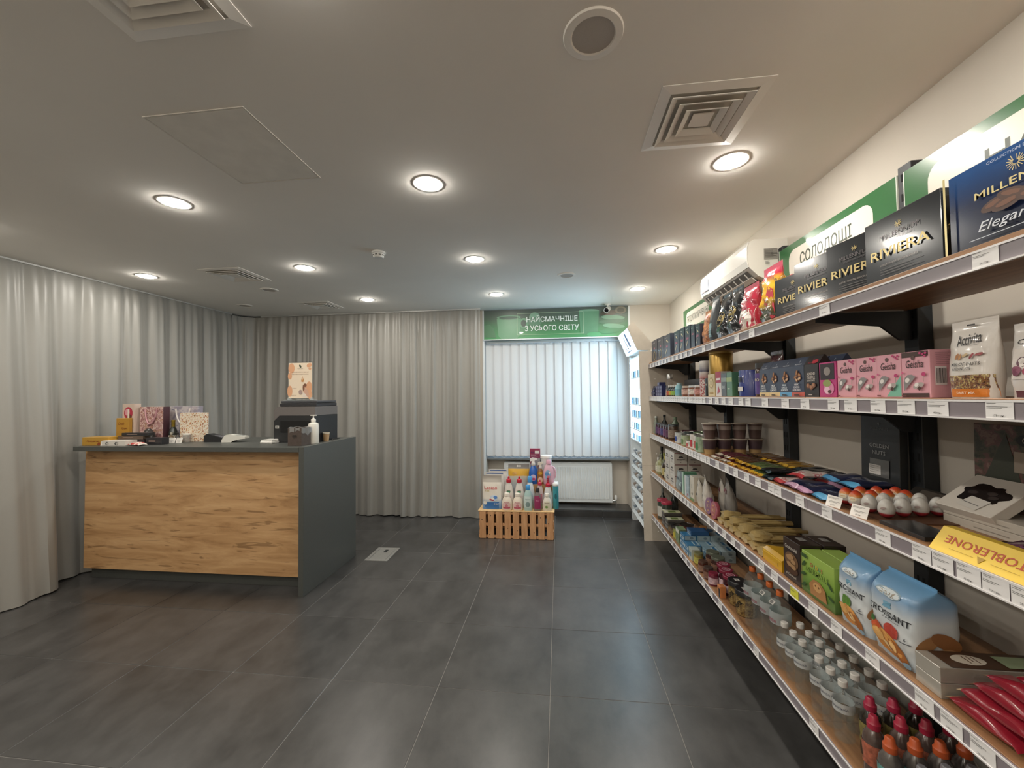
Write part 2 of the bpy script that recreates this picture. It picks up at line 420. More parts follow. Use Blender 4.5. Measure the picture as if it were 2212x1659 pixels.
# left wall curtain, from behind the camera to the corner
def path_left(s): return (-4.335, -1.4+s), (1.0, 0.0)
def flare_left(s):
    y = -1.4+s
    k = 0.19*max(0.0, min(1.0, (3.02-y)/0.18))
    return k+(0.02 if y > 3.02 else 0)
curtain('left_curtain', 'grey satin floor-length curtain along the left wall beside the counter', path_left, 6.28, 0.185, 3, 0.045, 0.095, 0.012, 2.684, flare_left)
# back curtain, round the corner and along the back wall to the window
def path_back(s):
    R = 0.22; L1 = 0.02; arc = R*PI/2
    if s < L1: return (-4.335, 4.90+s), (1.0, 0.0)
    if s < L1+arc:
        t = (s-L1)/R; cx, cy = -4.335+R, 4.92
        return (cx-R*math.cos(t), cy+R*math.sin(t)), (math.cos(t), -math.sin(t))
    return (-4.335+R+(s-L1-arc), 5.14), (0.0, -1.0)
curtain('back_curtain', 'grey satin curtain across the back wall left of the window', path_back, 0.02+0.22*PI/2+3.11, 0.155, 21, 0.035, 0.075, 0.012, 2.684)
g = G().m(mat('#c9c9c6', 0.4, 0.2)).box(-4.36, -4.33, -1.5, 4.9, 2.6865, ZC).obj('curtain_rail', label='thin ceiling rail of the left curtain', cat='rail')
g = G().m(mat('#c9c9c6', 0.4, 0.2)).box(-4.1, -1.0, 5.125, 5.155, 2.6865, ZC).obj('curtain_rail', label='thin ceiling rail of the back curtain', cat='rail')

# ================================================================ green banner above the blind
m_ban = ramp_mat('banner_print', 2, [(0.0, '#4f9a62'), (0.35, '#4a8558'), (0.75, '#4f6353'), (1.0, '#4c564f')], 0.0, 0.39, 0.35, 0.10, 0.3)
b = G().m(m_ban).box(NX0+0.012, NX1-0.012, 0, 0.012, 0, 0.386).obj('banner_sign', label='green banner reading НАЙСМАЧНІШЕ З УСЬОГО СВІТУ above the window blind', cat='sign', loc=(0, YB-0.03, 2.306))
g = G()
g.m(mat('#6f9a7c', 0.4)).ell(-0.64, 0.285, 0.16, 0.028, 28).m(mat('#3e5a49', 0.4)).ell(-0.64, 0.281, 0.13, 0.018, 28)
g.m(mat('#6a9a78', 0.4)).poly([(-0.80, 0.27), (-0.78, 0.04), (-0.74, 0.0), (-0.54, 0.0), (-0.50, 0.04), (-0.48, 0.27), (-0.56, 0.256), (-0.64, 0.252), (-0.72, 0.256)])
g.m(mat('#6a9a78', 0.4)).ell(-0.44, 0.20, 0.06, 0.07, 20).m(mat('#45564a', 0.4)).ell(-0.445, 0.20, 0.035, 0.045, 20)
g.m(mat('#55805f', 0.4)).poly([(-0.97, 0.03), (-0.97, 0.18), (-0.90, 0.2), (-0.84, 0.14), (-0.81, 0.02)])
g.m(mat('#7fa58c', 0.4)).ell(-0.30, 0.28, 0.07, 0.06, 18).m(mat('#628a6e', 0.4)).ell(-0.30, 0.22, 0.10, 0.06, 18)
g.m(mat('#7aa387', 0.4)).ell(0.40, 0.335, 0.13, 0.022, 24).m(mat('#5d8e6c', 0.4)).poly([(0.27, 0.33), (0.29, 0.06), (0.33, 0.03), (0.48, 0.03), (0.51, 0.06), (0.53, 0.33)])
for cx, cz, rx, rz, a, c in ((0.66, 0.30, 0.12, 0.03, 0.1, '#6c6253'), (0.70, 0.24, 0.15, 0.03, -0.08, '#78a083'), (0.68, 0.19, 0.16, 0.03, 0.05, '#5a7e63'), (0.71, 0.13, 0.14, 0.03, -0.1, '#7aa988'), (0.66, 0.07, 0.13, 0.035, 0.08, '#4f8a5f'), (0.80, 0.33, 0.07, 0.05, 0, '#7f7a6a'), (0.80, 0.33, 0.045, 0.03, 0, '#5a5a4c'), (0.46, 0.03, 0.09, 0.03, 0, '#58a06d')):
    g.m(mat(c, 0.4)).ell(cx, cz, rx, rz, 18, a)
m_line = mat('#b9cfae', 0.4)
g.m(m_line)
for q in ((-0.53, 0.33, 0.046, 0.050), (-0.53, 0.33, 0.326, 0.330), (-0.53, -0.526, 0.05, 0.326), (0.326, 0.33, 0.05, 0.326)): g.rect(*q)
g.m(mat('#eef3ee', 0.4)).text('НАЙСМАЧНІШЕ', -0.075, 0.255, 0.088, 0.66, bold=0.018).text('З УСЬОГО СВІТУ', -0.08, 0.130, 0.072, 0.70, bold=0.018)
g.obj('print', b)
g = G().m(m_strip).box(NX0+0.004, NX1-0.004, 0.0, 0.014, -0.012, 0.0).box(NX0+0.004, NX0+0.012, 0, 0.014, 0, 0.386).box(NX1-0.012, NX1-0.004, 0, 0.014, 0, 0.386)
g.obj('edge_frame', b)

# ================================================================ vertical blind
bl = empty('vertical_blind', 'closed white vertical slat blind hanging in the window niche', 'blind', loc=(0, 5.37, 0))
G().m(mat('#d7dadb', 0.35)).box(NX0+0.02, NX1-0.02, -0.02, 0.02, 2.262, 2.30, 0.004).obj('headrail', bl)
def slat_material():
    m, nt, bs = new_mat('blind_fabric')
    bs.inputs['Base Color'].default_value = (0.74, 0.73, 0.71, 1); bs.inputs['Roughness'].default_value = 0.7
    tr = nt.nodes.new('ShaderNodeBsdfTranslucent'); tr.inputs[0].default_value = (0.75, 0.76, 0.77, 1)
    mx = nt.nodes.new('ShaderNodeMixShader'); mx.inputs[0].default_value = 0.22
    out = nt.nodes['Material Output']
    nt.links.new(bs.outputs[0], mx.inputs[1]); nt.links.new(tr.outputs[0], mx.inputs[2]); nt.links.new(mx.outputs[0], out.inputs[0])
    return m
m_slat = slat_material()
def slat_fn(u, v):
    x = (u-0.5)*0.127; z = 0.757+(2.255-0.757)*v
    if v == 0: z += 0.012*abs(u-0.5)*2
    return (x, -0.006*math.cos(PI*(u-0.5)), z)
gs = G().m(m_slat).grid(slat_fn, 7, 12).mesh('slat')
gw = G().m(mat('#d2d4d4', 0.5)).box(-0.055, 0.055, -0.004, 0.004, 0.752, 0.775, 0.003).mesh('slat_weight')
gc = G().m(mat('#c4c6c6', 0.3, 0.6)).box(-0.006, 0.006, -0.005, 0.005, 2.25, 2.27).mesh('slat_hook')
n = 16
for i in range(n):
    x = NX0+0.075+i*(NX1-NX0-0.15)/(n-1)
    s_ = put('slat', gs, bl, loc=(x, 0, 0), rot=(0, 0, math.radians(12)))
    put('slat_weight', gw, s_); put('slat_hook', gc, s_)
pts = []
for i in range(n-1):
    xa = NX0+0.075+i*(NX1-NX0-0.15)/(n-1); xb = xa+(NX1-NX0-0.15)/(n-1)
    pts += [(xa+(xb-xa)*t/8, -0.014, 0.765-0.028*math.sin(PI*t/8)) for t in range(8)]
G().m(mat('#e8e8e8', 0.4)).tube(pts, 0.0016, 5).obj('bead_chain', bl)

# ================================================================ radiator
rd = empty('panel_radiator', 'white ribbed panel radiator under the window', 'radiator', loc=(0, 5.515, 0))
x0, x1, z0, z1 = -0.76, 0.69, 0.125, 0.645
body = G().m(mat('#e9eceb', 0.35, name='radiator_enamel')).box(x0, x1, -0.028, 0.05, z0, z1, 0.006).obj('body', rd)
fl = G().m(mat('#e9eceb', 0.35, name='radiator_enamel'))
nfl = 42
for i in range(nfl):
    x = x0+0.05+(x1-x0-0.1)*i/(nfl-1)
    fl.prism([(x-0.010, -0.028), (x-0.006, -0.037), (x+0.006, -0.037), (x+0.010, -0.028)], z0+0.05, z1-0.05, 'z')
fl.obj('ribs', rd, kind='stuff')
g = G().m(mat('#dfe2e1', 0.4)).box(x0+0.01, x1-0.01, -0.02, 0.045, z1, z1+0.012, 0.003)
g.obj('top_grille', rd)
g = G().m(mat('#f0f0ee', 0.3)).lathe([(0, 0), (0.017, 0), (0.019, 0.02), (0.017, 0.05), (0.012, 0.055), (0, 0.055)], 14, x1+0.045, 0, z=0.165)
g.obj('thermostat_valve', rd)
G().m(mat('#c9cccb', 0.25, 0.9)).tube([(x1-0.01, 0, 0.15), (x1+0.045, 0, 0.15), (x1+0.045, 0, 0.165)], 0.009, 8).tube([(x1+0.045, 0, 0.15), (x1+0.05, 0, 0.09)], 0.008, 8).obj('pipe', rd)

# ================================================================ ceiling fixtures
m_lamp = emit(LAMP_COL, LAMP, 'recessed_lamp_lens')
lens = G().m(m_lamp).lathe([(0, -0.015), (0.025, -0.0142), (0.045, -0.0115), (0.057, -0.007), (0.0625, -0.001)], 28).mesh('lens')
_ring = [(0.062, 0.0), (0.062, -0.002), (0.068, -0.004), (0.079, -0.003), (0.082, 0.0)]
ring = G().m(mat('#f2f0ea', 0.4)).lathe(_ring, 32).mesh('trim_ring')
XS = (-3.76, -2.20, -0.68, 0.86); YS = (-1.5, -0.34, 0.86, 2.065, 3.27, 4.445)
near = {2.065: 'front row above the counter', 3.27: 'middle row', 4.445: 'back row by the window'}
nm = ['leftmost', 'second from left', 'third from left', 'rightmost']
for j, y in enumerate(YS):
    for i, x in enumerate(XS):
        if y == 4.445 and i == 0: continue
        if y in near:
            lab = 'lit round recessed ceiling lamp, %s of the %s' % (nm[i] if not (y == 4.445) else ['', 'leftmost', 'middle', 'rightmost'][i], {2.065: 'large near row', 3.27: 'middle row of four', 4.445: 'back row of three'}[y])
        else: lab = 'lit recessed lamp behind the viewer, %s, ceiling row %s' % (nm[i], ORD[j])
        t = empty('recessed_lamp', lab, 'ceiling lamp', 'recessed ceiling lamps', loc=(x, y, ZC))
        put('trim_ring', ring, t); put('lens', lens, t)
# square air diffusers
def vent(x, y, s, label):
    t = empty('air_diffuser', label, 'air vent', 'square ceiling air vents', loc=(x, y, ZC))
    mw = mat('#ebe8e2', 0.5)
    def ring_(a, b, za, zb, nm_):
        g = G().m(mw); vs = []
        for r, z in ((a, za), (b, zb), (b, zb-0.003), (a, za-0.003)):
            vs += [(-r, -r, z), (r, -r, z), (r, r, z), (-r, r, z)]
        fs = []
        for k in range(4):
            for q in range(4): fs.append((k*4+q, k*4+(q+1) % 4, ((k+1) % 4)*4+(q+1) % 4, ((k+1) % 4)*4+q))
        g.add(vs, fs); g.fix = True; g.obj(nm_, t)
    h = s/2
    ring_(h, h*0.80, -0.001, -0.006, 'flange')
    ring_(h*0.76, h*0.64, -0.016, -0.004, 'louver'); ring_(h*0.58, h*0.46, -0.018, -0.005, 'louver'); ring_(h*0.40, h*0.28, -0.020, -0.006, 'louver')
    G().m(mw).box(-h*0.2, h*0.2, -h*0.2, h*0.2, -0.012, -0.008).obj('centre_plate', t)
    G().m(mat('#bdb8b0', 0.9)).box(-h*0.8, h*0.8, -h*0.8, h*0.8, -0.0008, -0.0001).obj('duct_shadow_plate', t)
vent(0.60, 1.715, 0.40, 'square louvred ceiling air vent beside the right wall lamps')
vent(-1.12, 0.905, 0.40, 'square louvred ceiling air vent at the top left edge of the picture')
vent(-2.94, 3.36, 0.40, 'square louvred ceiling air vent above the counter')
vent(-2.88, 4.62, 0.38, 'square louvred ceiling air vent near the back curtain')
def speaker(x, y, r, label):
    t = empty('ceiling_speaker', label, 'speaker', 'round ceiling speakers', loc=(x, y, ZC))
    G().m(mat('#eae6df', 0.5)).lathe([(r*0.70, -0.004), (r*0.74, -0.008), (r*0.97, -0.006), (r, 0.0)], 40).obj('rim', t)
    G().m(mat('#b5afa8', 0.7, bump=(500, 0.5, 0.002), name='speaker_mesh')).lathe([(0, -0.0045), (r*0.72, -0.004)], 40).obj('grille', t)
speaker(0.125, 1.268, 0.095, 'large round grey ceiling speaker near the top of the picture')
speaker(0.09, 3.835, 0.085, 'small round ceiling speaker above the window aisle')
speaker(-3.005, 3.88, 0.085, 'round ceiling speaker between the two vents over the counter')
speaker(-3.80, 4.49, 0.085, 'round ceiling speaker nearest the curtain corner')
t = empty('smoke_detector', 'small white smoke detector on the ceiling between the lamp rows', 'smoke detector', loc=(-1.394, 3.0, ZC))
G().m(m_white).lathe([(0.052, 0), (0.052, -0.012), (0.046, -0.016)], 28).obj('base', t)
G().m(m_white).lathe([(0.045, -0.016), (0.043, -0.034), (0.034, -0.046), (0, -0.048)], 28).obj('cover', t)
g = G().m(mat('#44423f', 0.8))
for k in range(10):
    a = 2*PI*k/10; g.box(-0.008, 0.008, -0.0455, -0.043, -0.032, -0.026); g.xf(Matrix.Rotation(a, 4, 'Z'), len(g.v)-8)
g.obj('slots', t)
# access hatch
t = empty('access_hatch', 'flush square access hatch in the ceiling left of the bright lamp', 'hatch', loc=(-1.432, 1.67, ZC))
G().m(mat('#eae7e0', 0.9, noise=(9, 0.05))).box(-0.214, 0.214, -0.252, 0.252, -0.003, -0.0003, 0.001).obj('panel', t)
g = G().m(mat('#dedad3', 0.8))
for q in ((-0.222, 0.222, -0.260, -0.255), (-0.222, 0.222, 0.255, 0.260), (-0.222, -0.217, -0.255, 0.255), (0.217, 0.222, -0.255, 0.255)): g.box(q[0], q[1], q[2], q[3], -0.0035, -0.0002)
g.obj('frame', t)
# security camera
t = empty('security_camera', 'white bullet security camera under the ceiling at the banner', 'camera', loc=(0.63, 5.16, ZC))
G().m(m_white).lathe([(0.036, 0), (0.036, -0.010), (0.03, -0.014), (0.010, -0.016), (0.010, -0.05), (0, -0.05)], 20).obj('mount', t)
M_ = Matrix.Translation((0, 0, -0.062)) @ Matrix.Rotation(math.radians(-22), 4, 'Z') @ Matrix.Rotation(math.radians(112), 4, 'X')
G().m(m_white).lathe([(0, -0.05), (0.026, -0.05), (0.032, -0.042), (0.033, 0.075), (0.03, 0.078), (0.028, 0.068)], 22).xf(M_).obj('housing', t)
G().m(mat('#101113', 0.15)).lathe([(0.029, 0.066), (0.012, 0.070), (0, 0.072)], 22).xf(M_).obj('lens', t)
# floor socket hatch
t = empty('floor_box', 'steel floor socket box flush in the tiles beside the counter', 'floor socket', loc=(-1.76, 3.87, 0), rot=(0, 0, math.radians(1)))
m_al = mat('#b9b8b4', 0.35, 0.7, noise=(60, 0.06), name='brushed_steel')
g = G().m(m_al)
for q in ((-0.115, 0.115, -0.165, -0.135), (-0.115, 0.115, 0.135, 0.165), (-0.115, -0.085, -0.135, 0.135), (0.085, 0.115, -0.135, 0.135)): g.box(q[0], q[1], q[2], q[3], 0.0, 0.004, 0.001)
g.obj('frame', t)
G().m(m_al).box(-0.082, 0.082, -0.132, 0.132, 0.0, 0.003, 0.001).obj('lid', t)
G().m(mat('#26282a', 0.4)).box(-0.012, 0.02, 0.04, 0.105, 0.003, 0.0045).obj('cable_flap', t)
# ================================================================ counter
def oak_material():
    m, nt, b = new_mat('craft_oak')
    tc = nt.nodes.new('ShaderNodeTexCoord'); mp = nt.nodes.new('ShaderNodeMapping'); mp.inputs['Scale'].default_value = (0.9, 1.0, 6.0)
    nt.links.new(tc.outputs['Object'], mp.inputs['Vector'])
    n = nt.nodes.new('ShaderNodeTexNoise'); n.inputs['Scale'].default_value = 2.2; n.inputs['Detail'].default_value = 9; n.inputs['Roughness'].default_value = 0.62; n.inputs['Distortion'].default_value = 0.7
    nt.links.new(mp.outputs[0], n.inputs['Vector'])
    r = nt.nodes.new('ShaderNodeValToRGB'); e = r.color_ramp.elements
    while len(e) < 4: e.new(0.5)
    for k, (p, c) in enumerate(((0.25, '#966f48'), (0.42, '#b48c60'), (0.58, '#c59e71'), (0.8, '#d2ae83'))): e[k].position = p; e[k].color = col(c)+(1,)
    nt.links.new(n.outputs['Fac'], r.inputs['Fac'])
    mp2 = nt.nodes.new('ShaderNodeMapping'); mp2.inputs['Scale'].default_value = (1.6, 1.0, 16.0); mp2.inputs['Rotation'].default_value = (0, 0.05, 0)
    nt.links.new(tc.outputs['Object'], mp2.inputs['Vector'])
    n2 = nt.nodes.new('ShaderNodeTexNoise'); n2.inputs['Scale'].default_value = 1.7; n2.inputs['Detail'].default_value = 4; n2.inputs['Distortion'].default_value = 1.4
    nt.links.new(mp2.outputs[0], n2.inputs['Vector'])
    r2 = nt.nodes.new('ShaderNodeValToRGB'); r2.color_ramp.elements[0].position = 0.34; r2.color_ramp.elements[0].color = (0.30, 0.24, 0.18, 1)
    r2.color_ramp.elements[1].position = 0.41; r2.color_ramp.elements[1].color = (1, 1, 1, 1)
    nt.links.new(n2.outputs['Fac'], r2.inputs['Fac'])
    mx = nt.nodes.new('ShaderNodeMix'); mx.data_type = 'RGBA'; mx.blend_type = 'MULTIPLY'; mx.inputs[0].default_value = 0.6
    nt.links.new(r.outputs['Color'], mx.inputs[6]); nt.links.new(r2.outputs['Color'], mx.inputs[7])
    nt.links.new(mx.outputs[2], b.inputs['Base Color']); b.inputs['Roughness'].default_value = 0.5
    return m
m_oak = oak_material()
m_anth = mat('#4b4d4a', 0.42, noise=(60, 0.04), bump=(300, 0.1, 0.0006), name='anthracite_laminate')
ct = empty('sales_counter', 'sales counter with oak front and anthracite top and end panel', 'counter', loc=(-3.06, 3.0, 0))
def rel(g, o): return g.xf(Matrix.Translation(-Vector(o)))
o_ = (-3.06, 3.0, 0)
rel(G().m(m_anth).box(-4.112, -2.054, 2.985, 3.80, 1.128, 1.167, 0.0015), o_).obj('worktop', ct)
rel(G().m(m_anth).box(-2.052, -2.010, 2.985, 3.81, 0.0, 1.169, 0.0015), o_).obj('end_panel', ct)
rel(G().m(m_oak).box(-4.140, -2.054, 3.10, 3.118, 0.098, 1.127, 0.001), o_).obj('front_panel', ct)
rel(G().m(m_anth).box(-4.12, -2.054, 3.15, 3.17, 0.0, 0.095), o_).obj('plinth', ct)
rel(G().m(m_anth).box(-4.112, -4.09, 3.122, 3.78, 0.096, 1.126), o_).obj('side_panel', ct)
rel(G().m(m_anth).box(-4.088, -2.056, 3.60, 3.618, 0.10, 0.55), o_).obj('inner_shelf_panel', ct)

# ================================================================ wall shelving
ZT, Z2, Z3, Z4, Z5 = 1.893, 1.538, 1.140, 0.748, 0.289
RAIL = {ZT: (1.838, 1.879), Z2: (1.493, 1.535), Z3: (1.099, 1.143), Z4: (0.703, 0.745), Z5: (0.243, 0.287)}
POST_Y = (4.40, 3.50, 2.61, 1.72, 0.82, -0.08)
sh = empty('wall_shelving', 'long five-tier wall shelving with black uprights and grey price rails', 'shelving', loc=(1.2, 2.2, 0))
so = Vector((1.2, 2.2, 0))
m_post = mat('#2c2f32', 0.5, 0.2, noise=(80, 0.05), name='black_powder_coat')
def shelf_wood():
    m, nt, b = new_mat('shelf_oak')
    tc = nt.nodes.new('ShaderNodeTexCoord'); mp = nt.nodes.new('ShaderNodeMapping'); mp.inputs['Scale'].default_value = (14, 1.4, 14)
    nt.links.new(tc.outputs['Object'], mp.inputs['Vector']); n = nt.nodes.new('ShaderNodeTexNoise'); n.inputs['Scale'].default_value = 3; n.inputs['Detail'].default_value = 6
    nt.links.new(mp.outputs[0], n.inputs['Vector']); r = nt.nodes.new('ShaderNodeValToRGB')
    r.color_ramp.elements[0].position = 0.3; r.color_ramp.elements[0].color = col('#7a563a')+(1,)
    r.color_ramp.elements[1].position = 0.7; r.color_ramp.elements[1].color = col('#a57c56')+(1,)
    nt.links.new(n.outputs['Fac'], r.inputs['Fac']); nt.links.new(r.outputs['Color'], b.inputs['Base Color']); b.inputs['Roughness'].default_value = 0.45
    return m
m_shelf = shelf_wood()
m_under = mat('#4a423c', 0.7)
up = G().m(m_post).box(-0.027, 0.027, -0.031, 0.031, 0, 2.445, 0.002)
up.m(mat('#0c0d0e', 0.9))
for k in range(30):
    for xx in (-0.012, 0.012): up.box(-0.0278, -0.0268, xx-0.004, xx+0.004, 0.12+k*0.078, 0.15+k*0.078)
upm = up.mesh('upright')
for y in POST_Y: put('upright', upm, sh, loc=Vector((1.384, y, 0))-so)
bk = G().m(m_post).prism([(1.02, -0.001), (1.356, -0.001), (1.356, -0.115), (1.318, -0.115), (1.25, -0.058), (1.02, -0.036)], -0.006, 0.006).mesh('bracket')
m_rail = mat('#8b8388', 0.35, coat=0.3, name='grey_price_rail'); m_lip = mat('#e2e0e0', 0.3, coat=0.4, name='clear_rail_lip')
def tag_mesh(i, yellow=False):
    r = random.Random(i); g = G().m(mat('#d8d64a' if yellow else '#e9e7e6', 0.5)).box(-0.0285, 0.0285, 0, 0.0006, 0, 0.040)
    g.m(mat('#55524f', 0.6))
    g.lines(-0.025, r.uniform(-0.004, 0.004), 0.0375, 2, 0.003, 0.0008); g.lines(-0.025, r.uniform(0.008, 0.022), 0.027, 2, 0.0032, 0.0009)
    g.text('%d грн' % r.choice((26, 35, 48, 59, 70, 78, 125, 129, 179)), 0.0, 0.0065, 0.0062, bold=0.01)
    return g.mesh('price_tag')
TAGS = [tag_mesh(i) for i in range(10)]; TAGY = tag_mesh(99, True)
# tag centres along each rail, measured as distance y
import itertools
def rng(a, b, st): 
    out = []; y = a
    while y > b: out.append(y); y -= st
    return out
TAGPOS = {
    ZT: rng(4.36, 2.95, 0.118)+[2.80, 2.64, 2.30, 2.13, 1.575, 1.02],
    Z2: rng(4.42, 2.76, 0.064)+[2.70, 2.60, 2.50, 2.40, 2.27, 2.19, 2.02, 1.85, 1.71, 1.545, 1.46, 1.345, 1.245, 1.15, 1.005],
    Z3: rng(4.42, 2.74, 0.066)+[2.62, 2.48, 2.36, 2.23, 2.11, 1.985, 1.93, 1.765, 1.60, 1.345, 1.215, 1.155, 1.09, 1.03, 0.97],
    Z4: rng(4.40, 2.9, 0.085)+[2.80, 2.67, 2.54, 2.42, 2.30, 2.10, 1.98, 1.70, 1.57, 1.405, 1.225, 1.15, 1.075],
    Z5: rng(4.30, 3.0, 0.125)+[2.92, 2.78, 2.63, 2.48, 2.36, 2.18, 1.72, 1.36],
}
YELLOW = {(Z4, 1.82)}
for z in (ZT, Z2, Z3, Z4, Z5):
    for y in POST_Y: put('bracket', bk, sh, loc=Vector((0, y, z-0.024))-so)
    for a, b in zip((4.462,)+POST_Y[1:], POST_Y[1:]):
        g = G().m(m_shelf).box(0.9695, 1.355, b+0.001, a-0.001, z-0.022, z, 0.0012)
        g.xf(Matrix.Translation(-so)); bd = g.obj('shelf_board', sh)
        r0, r1 = RAIL[z]
        g = G().m(m_rail).box(0.9645, 0.9690, b+0.001, a-0.001, r0, r1)
        g.m(m_lip).box(0.9600, 0.9690, b+0.001, a-0.001, r0-0.004, r0).box(0.9612, 0.9650, b+0.001, a-0.001, r1-0.005, r1)
        g.xf(Matrix.Translation(-so)); rl = g.obj('price_rail', sh)
        for k, y in enumerate(TAGPOS[z]):
            if b <= y < a: put('price_tag', TAGS[(k*7+int(z*10)) % 10], rl, loc=Vector((0.9622, y, r0+0.0005))-so, rot=(0, 0, -PI/2))
        if z == Z4 and b <= 1.83 < a: put('price_tag', TAGY, rl, loc=Vector((0.9622, 1.825, r0+0.0005))-so, rot=(0, 0, -PI/2))
G().m(mat('#161616', 0.8)).box(1.30, 1.318, -0.2, 4.44, 0.0, 0.20).xf(Matrix.Translation(-so)).obj('under_shelf_shade', sh)  # black panel added to stand for the shade beneath the bottom shelf

# ================================================================ green category signs over the shelving
m_green = mat('#2f6b3c', 0.28, coat=0.5, name='green_acrylic')
def wall_sign(y_far, y_near, z0, z1, text, tw, label, toff=0.0):
    w = y_far-y_near; h = z1-z0
    o = G().m(m_green).box(-w/2, w/2, 0, 0.006, 0, h, 0.001).obj('category_sign', label=label, cat='sign', group='green shelf signs', loc=(1.352, (y_far+y_near)/2, z0), rot=(0, 0, -PI/2))
    g = G().m(mat('#e9e3d8', 0.3, coat=0.4)).rrect(-w/2+0.10, w/2-0.12, 0.045, h-0.04, 0.055)
    g.m(mat('#34402f', 0.4)).text(text, toff, h*0.5+0.004, 0.078, tw, bold=0.03)
    g.obj('print', o)
    G().m(mat('#dfe6dc', 0.3)).box(-w/2-0.004, -w/2, 0, 0.008, 0, h).obj('edge', o)
    G().m(mat('#dfe6dc', 0.3)).box(w/2, w/2+0.004, 0, 0.008, 0, h).obj('edge', o)
wall_sign(4.52, 3.66, 2.195, 2.445, 'ПРОДУКТИ ХАРЧУВАННЯ', 0.60, 'green wall sign reading ПРОДУКТИ at the far end under the air conditioner')
wall_sign(2.61, 1.755, 2.17, 2.418, 'СОЛОДОЩІ', 0.40, 'green wall sign reading СОЛОДОЩІ above the dark chocolate boxes', -0.02)
wall_sign(1.716, 0.86, 2.165, 2.414, 'НАПОЇ', 0.40, 'green wall sign cut by the right picture edge, letters НА visible', 0.07)

# ================================================================ air conditioner
ac = empty('air_conditioner', 'white split air conditioner on the right wall above the shelving', 'air conditioner', loc=(1.412, 3.04, 2.26))
m_ac = mat('#dedbd3', 0.32, name='white_abs')
prof = [(0.0, 0.0), (-0.13, 0.0), (-0.175, 0.022), (-0.225, 0.075), (-0.235, 0.12), (-0.232, 0.20), (-0.222, 0.235), (-0.195, 0.25), (0.0, 0.25)]
G().m(m_ac).prism(prof, -0.41, 0.41).obj('housing', ac)
G().m(mat('#e9e7e1', 0.22, coat=0.4)).prism([(-0.232, 0.078), (-0.2405, 0.12), (-0.2385, 0.205), (-0.228, 0.238), (-0.224, 0.238), (-0.234, 0.2), (-0.2355, 0.12), (-0.2275, 0.08)], -0.408, 0.408).obj('front_panel', ac)
g = G().m(mat('#5d5a56', 0.6)).prism([(-0.135, -0.001), (-0.178, 0.0195), (-0.219, 0.066), (-0.2195, 0.064), (-0.180, 0.0165), (-0.136, -0.004)], -0.36, 0.36); g.obj('air_outlet', ac)
for k in range(9):
    y = -0.32+k*0.08
    G().m(mat('#c9c6bf', 0.5)).prism([(-0.145, -0.008), (-0.182, 0.012), (-0.215, 0.05), (-0.216, 0.058), (-0.176, 0.018), (-0.14, -0.002)], y-0.003, y+0.003).obj('vane', ac)
G().m(mat('#d6d3cc', 0.4)).prism([(-0.168, 0.004), (-0.196, 0.026), (-0.199, 0.023), (-0.171, 0.0)], -0.37, 0.37).obj('flap', ac)
def on_ac_front(g): return g.xf(Matrix.Translation((-0.2415, 0, 0)) @ Matrix.Rotation(-PI/2, 4, 'Z'))
g = G().m(mat('#6f7f9a', 0.4)).rect(-0.385, -0.235, 0.105, 0.195).m(mat('#c9c2ba', 0.4)).rect(-0.375, -0.33, 0.115, 0.15).m(mat('#3c4f7d', 0.4)).poly([(-0.32, 0.14), (-0.30, 0.17), (-0.27, 0.165), (-0.25, 0.13), (-0.27, 0.12), (-0.30, 0.125)]).m(mat('#8e5a5a', 0.4)).rect(-0.36, -0.25, 0.108, 0.116).m('#f4f4f2').rect(-0.37, -0.27, 0.088, 0.098)
on_ac_front(g).obj('energy_sticker', ac)
g = G().m(mat('#8d8a84', 0.5)).rect(-0.14, -0.06, 0.10, 0.17).m(mat('#4a4845', 0.5)).lines(-0.135, -0.07, 0.165, 8, 0.007, 0.002).rect(-0.10, -0.065, 0.135, 0.14)
g.lines(-0.135, -0.11, 0.092, 5, 0.005, 0.002)
g.xf(Matrix.Translation((0, -0.411, 0.02))).obj('rating_plate', ac)

# ================================================================ lit display cabinet by the window
dc = empty('display_cabinet', 'tall white backlit display cabinet with tilted header beside the window', 'display cabinet', loc=(1.12, 4.85, 0))
do = Vector((1.12, 4.85, 0))
m_dc = mat('#cdc3b4', 0.5, noise=(30, 0.03), name='beige_cabinet'); m_dw = mat('#e9eef0', 0.35)
Y0, Y1 = 4.468, 5.20
def dcx(g, n): return g.xf(Matrix.Translation(-do)).obj(n, dc)
dcx(G().m(m_dc).prism([(0.885, 0.0), (1.405, 0.0), (1.405, 2.02), (0.99, 2.02), (0.868, 2.02)], Y0, Y0+0.022), 'side_panel')
dcx(G().m(m_dw).box(0.89, 1.405, Y1-0.022, Y1, 0.0, 2.02), 'side_panel')
dcx(G().m(m_dw).box(1.05, 1.06, Y0+0.023, Y1-0.023, 0.05, 2.0), 'back_panel')
dcx(G().m(m_dw).box(0.90, 1.048, Y0+0.023, Y1-0.023, 1.985, 2.0), 'top_panel')
dcx(G().m(m_dc).prism([(0.853, 2.036), (0.99, 2.033), (1.013, 2.098), (0.81, 2.349), (0.75, 2.287)], Y0, Y0+0.03), 'header_side')
dcx(G().m(m_dw).prism([(0.853, 2.036), (0.99, 2.033), (1.013, 2.098), (0.81, 2.349), (0.75, 2.287)], Y1-0.03, Y1), 'header_side')
dcx(G().m(m_dw).prism([(0.875, 2.041), (0.985, 2.036), (1.005, 2.098), (0.81, 2.34), (0.772, 2.290)], Y0+0.031, Y1-0.031), 'header_box')
m_led = emit(LED_COL, LED, 'lit_display_face'); m_led2 = emit(LED_COL, LED*0.8, 'lit_compartment')
m_post1 = mat('#5f7fb8', 0.4); m_post2 = mat('#7fa9c9', 0.4)
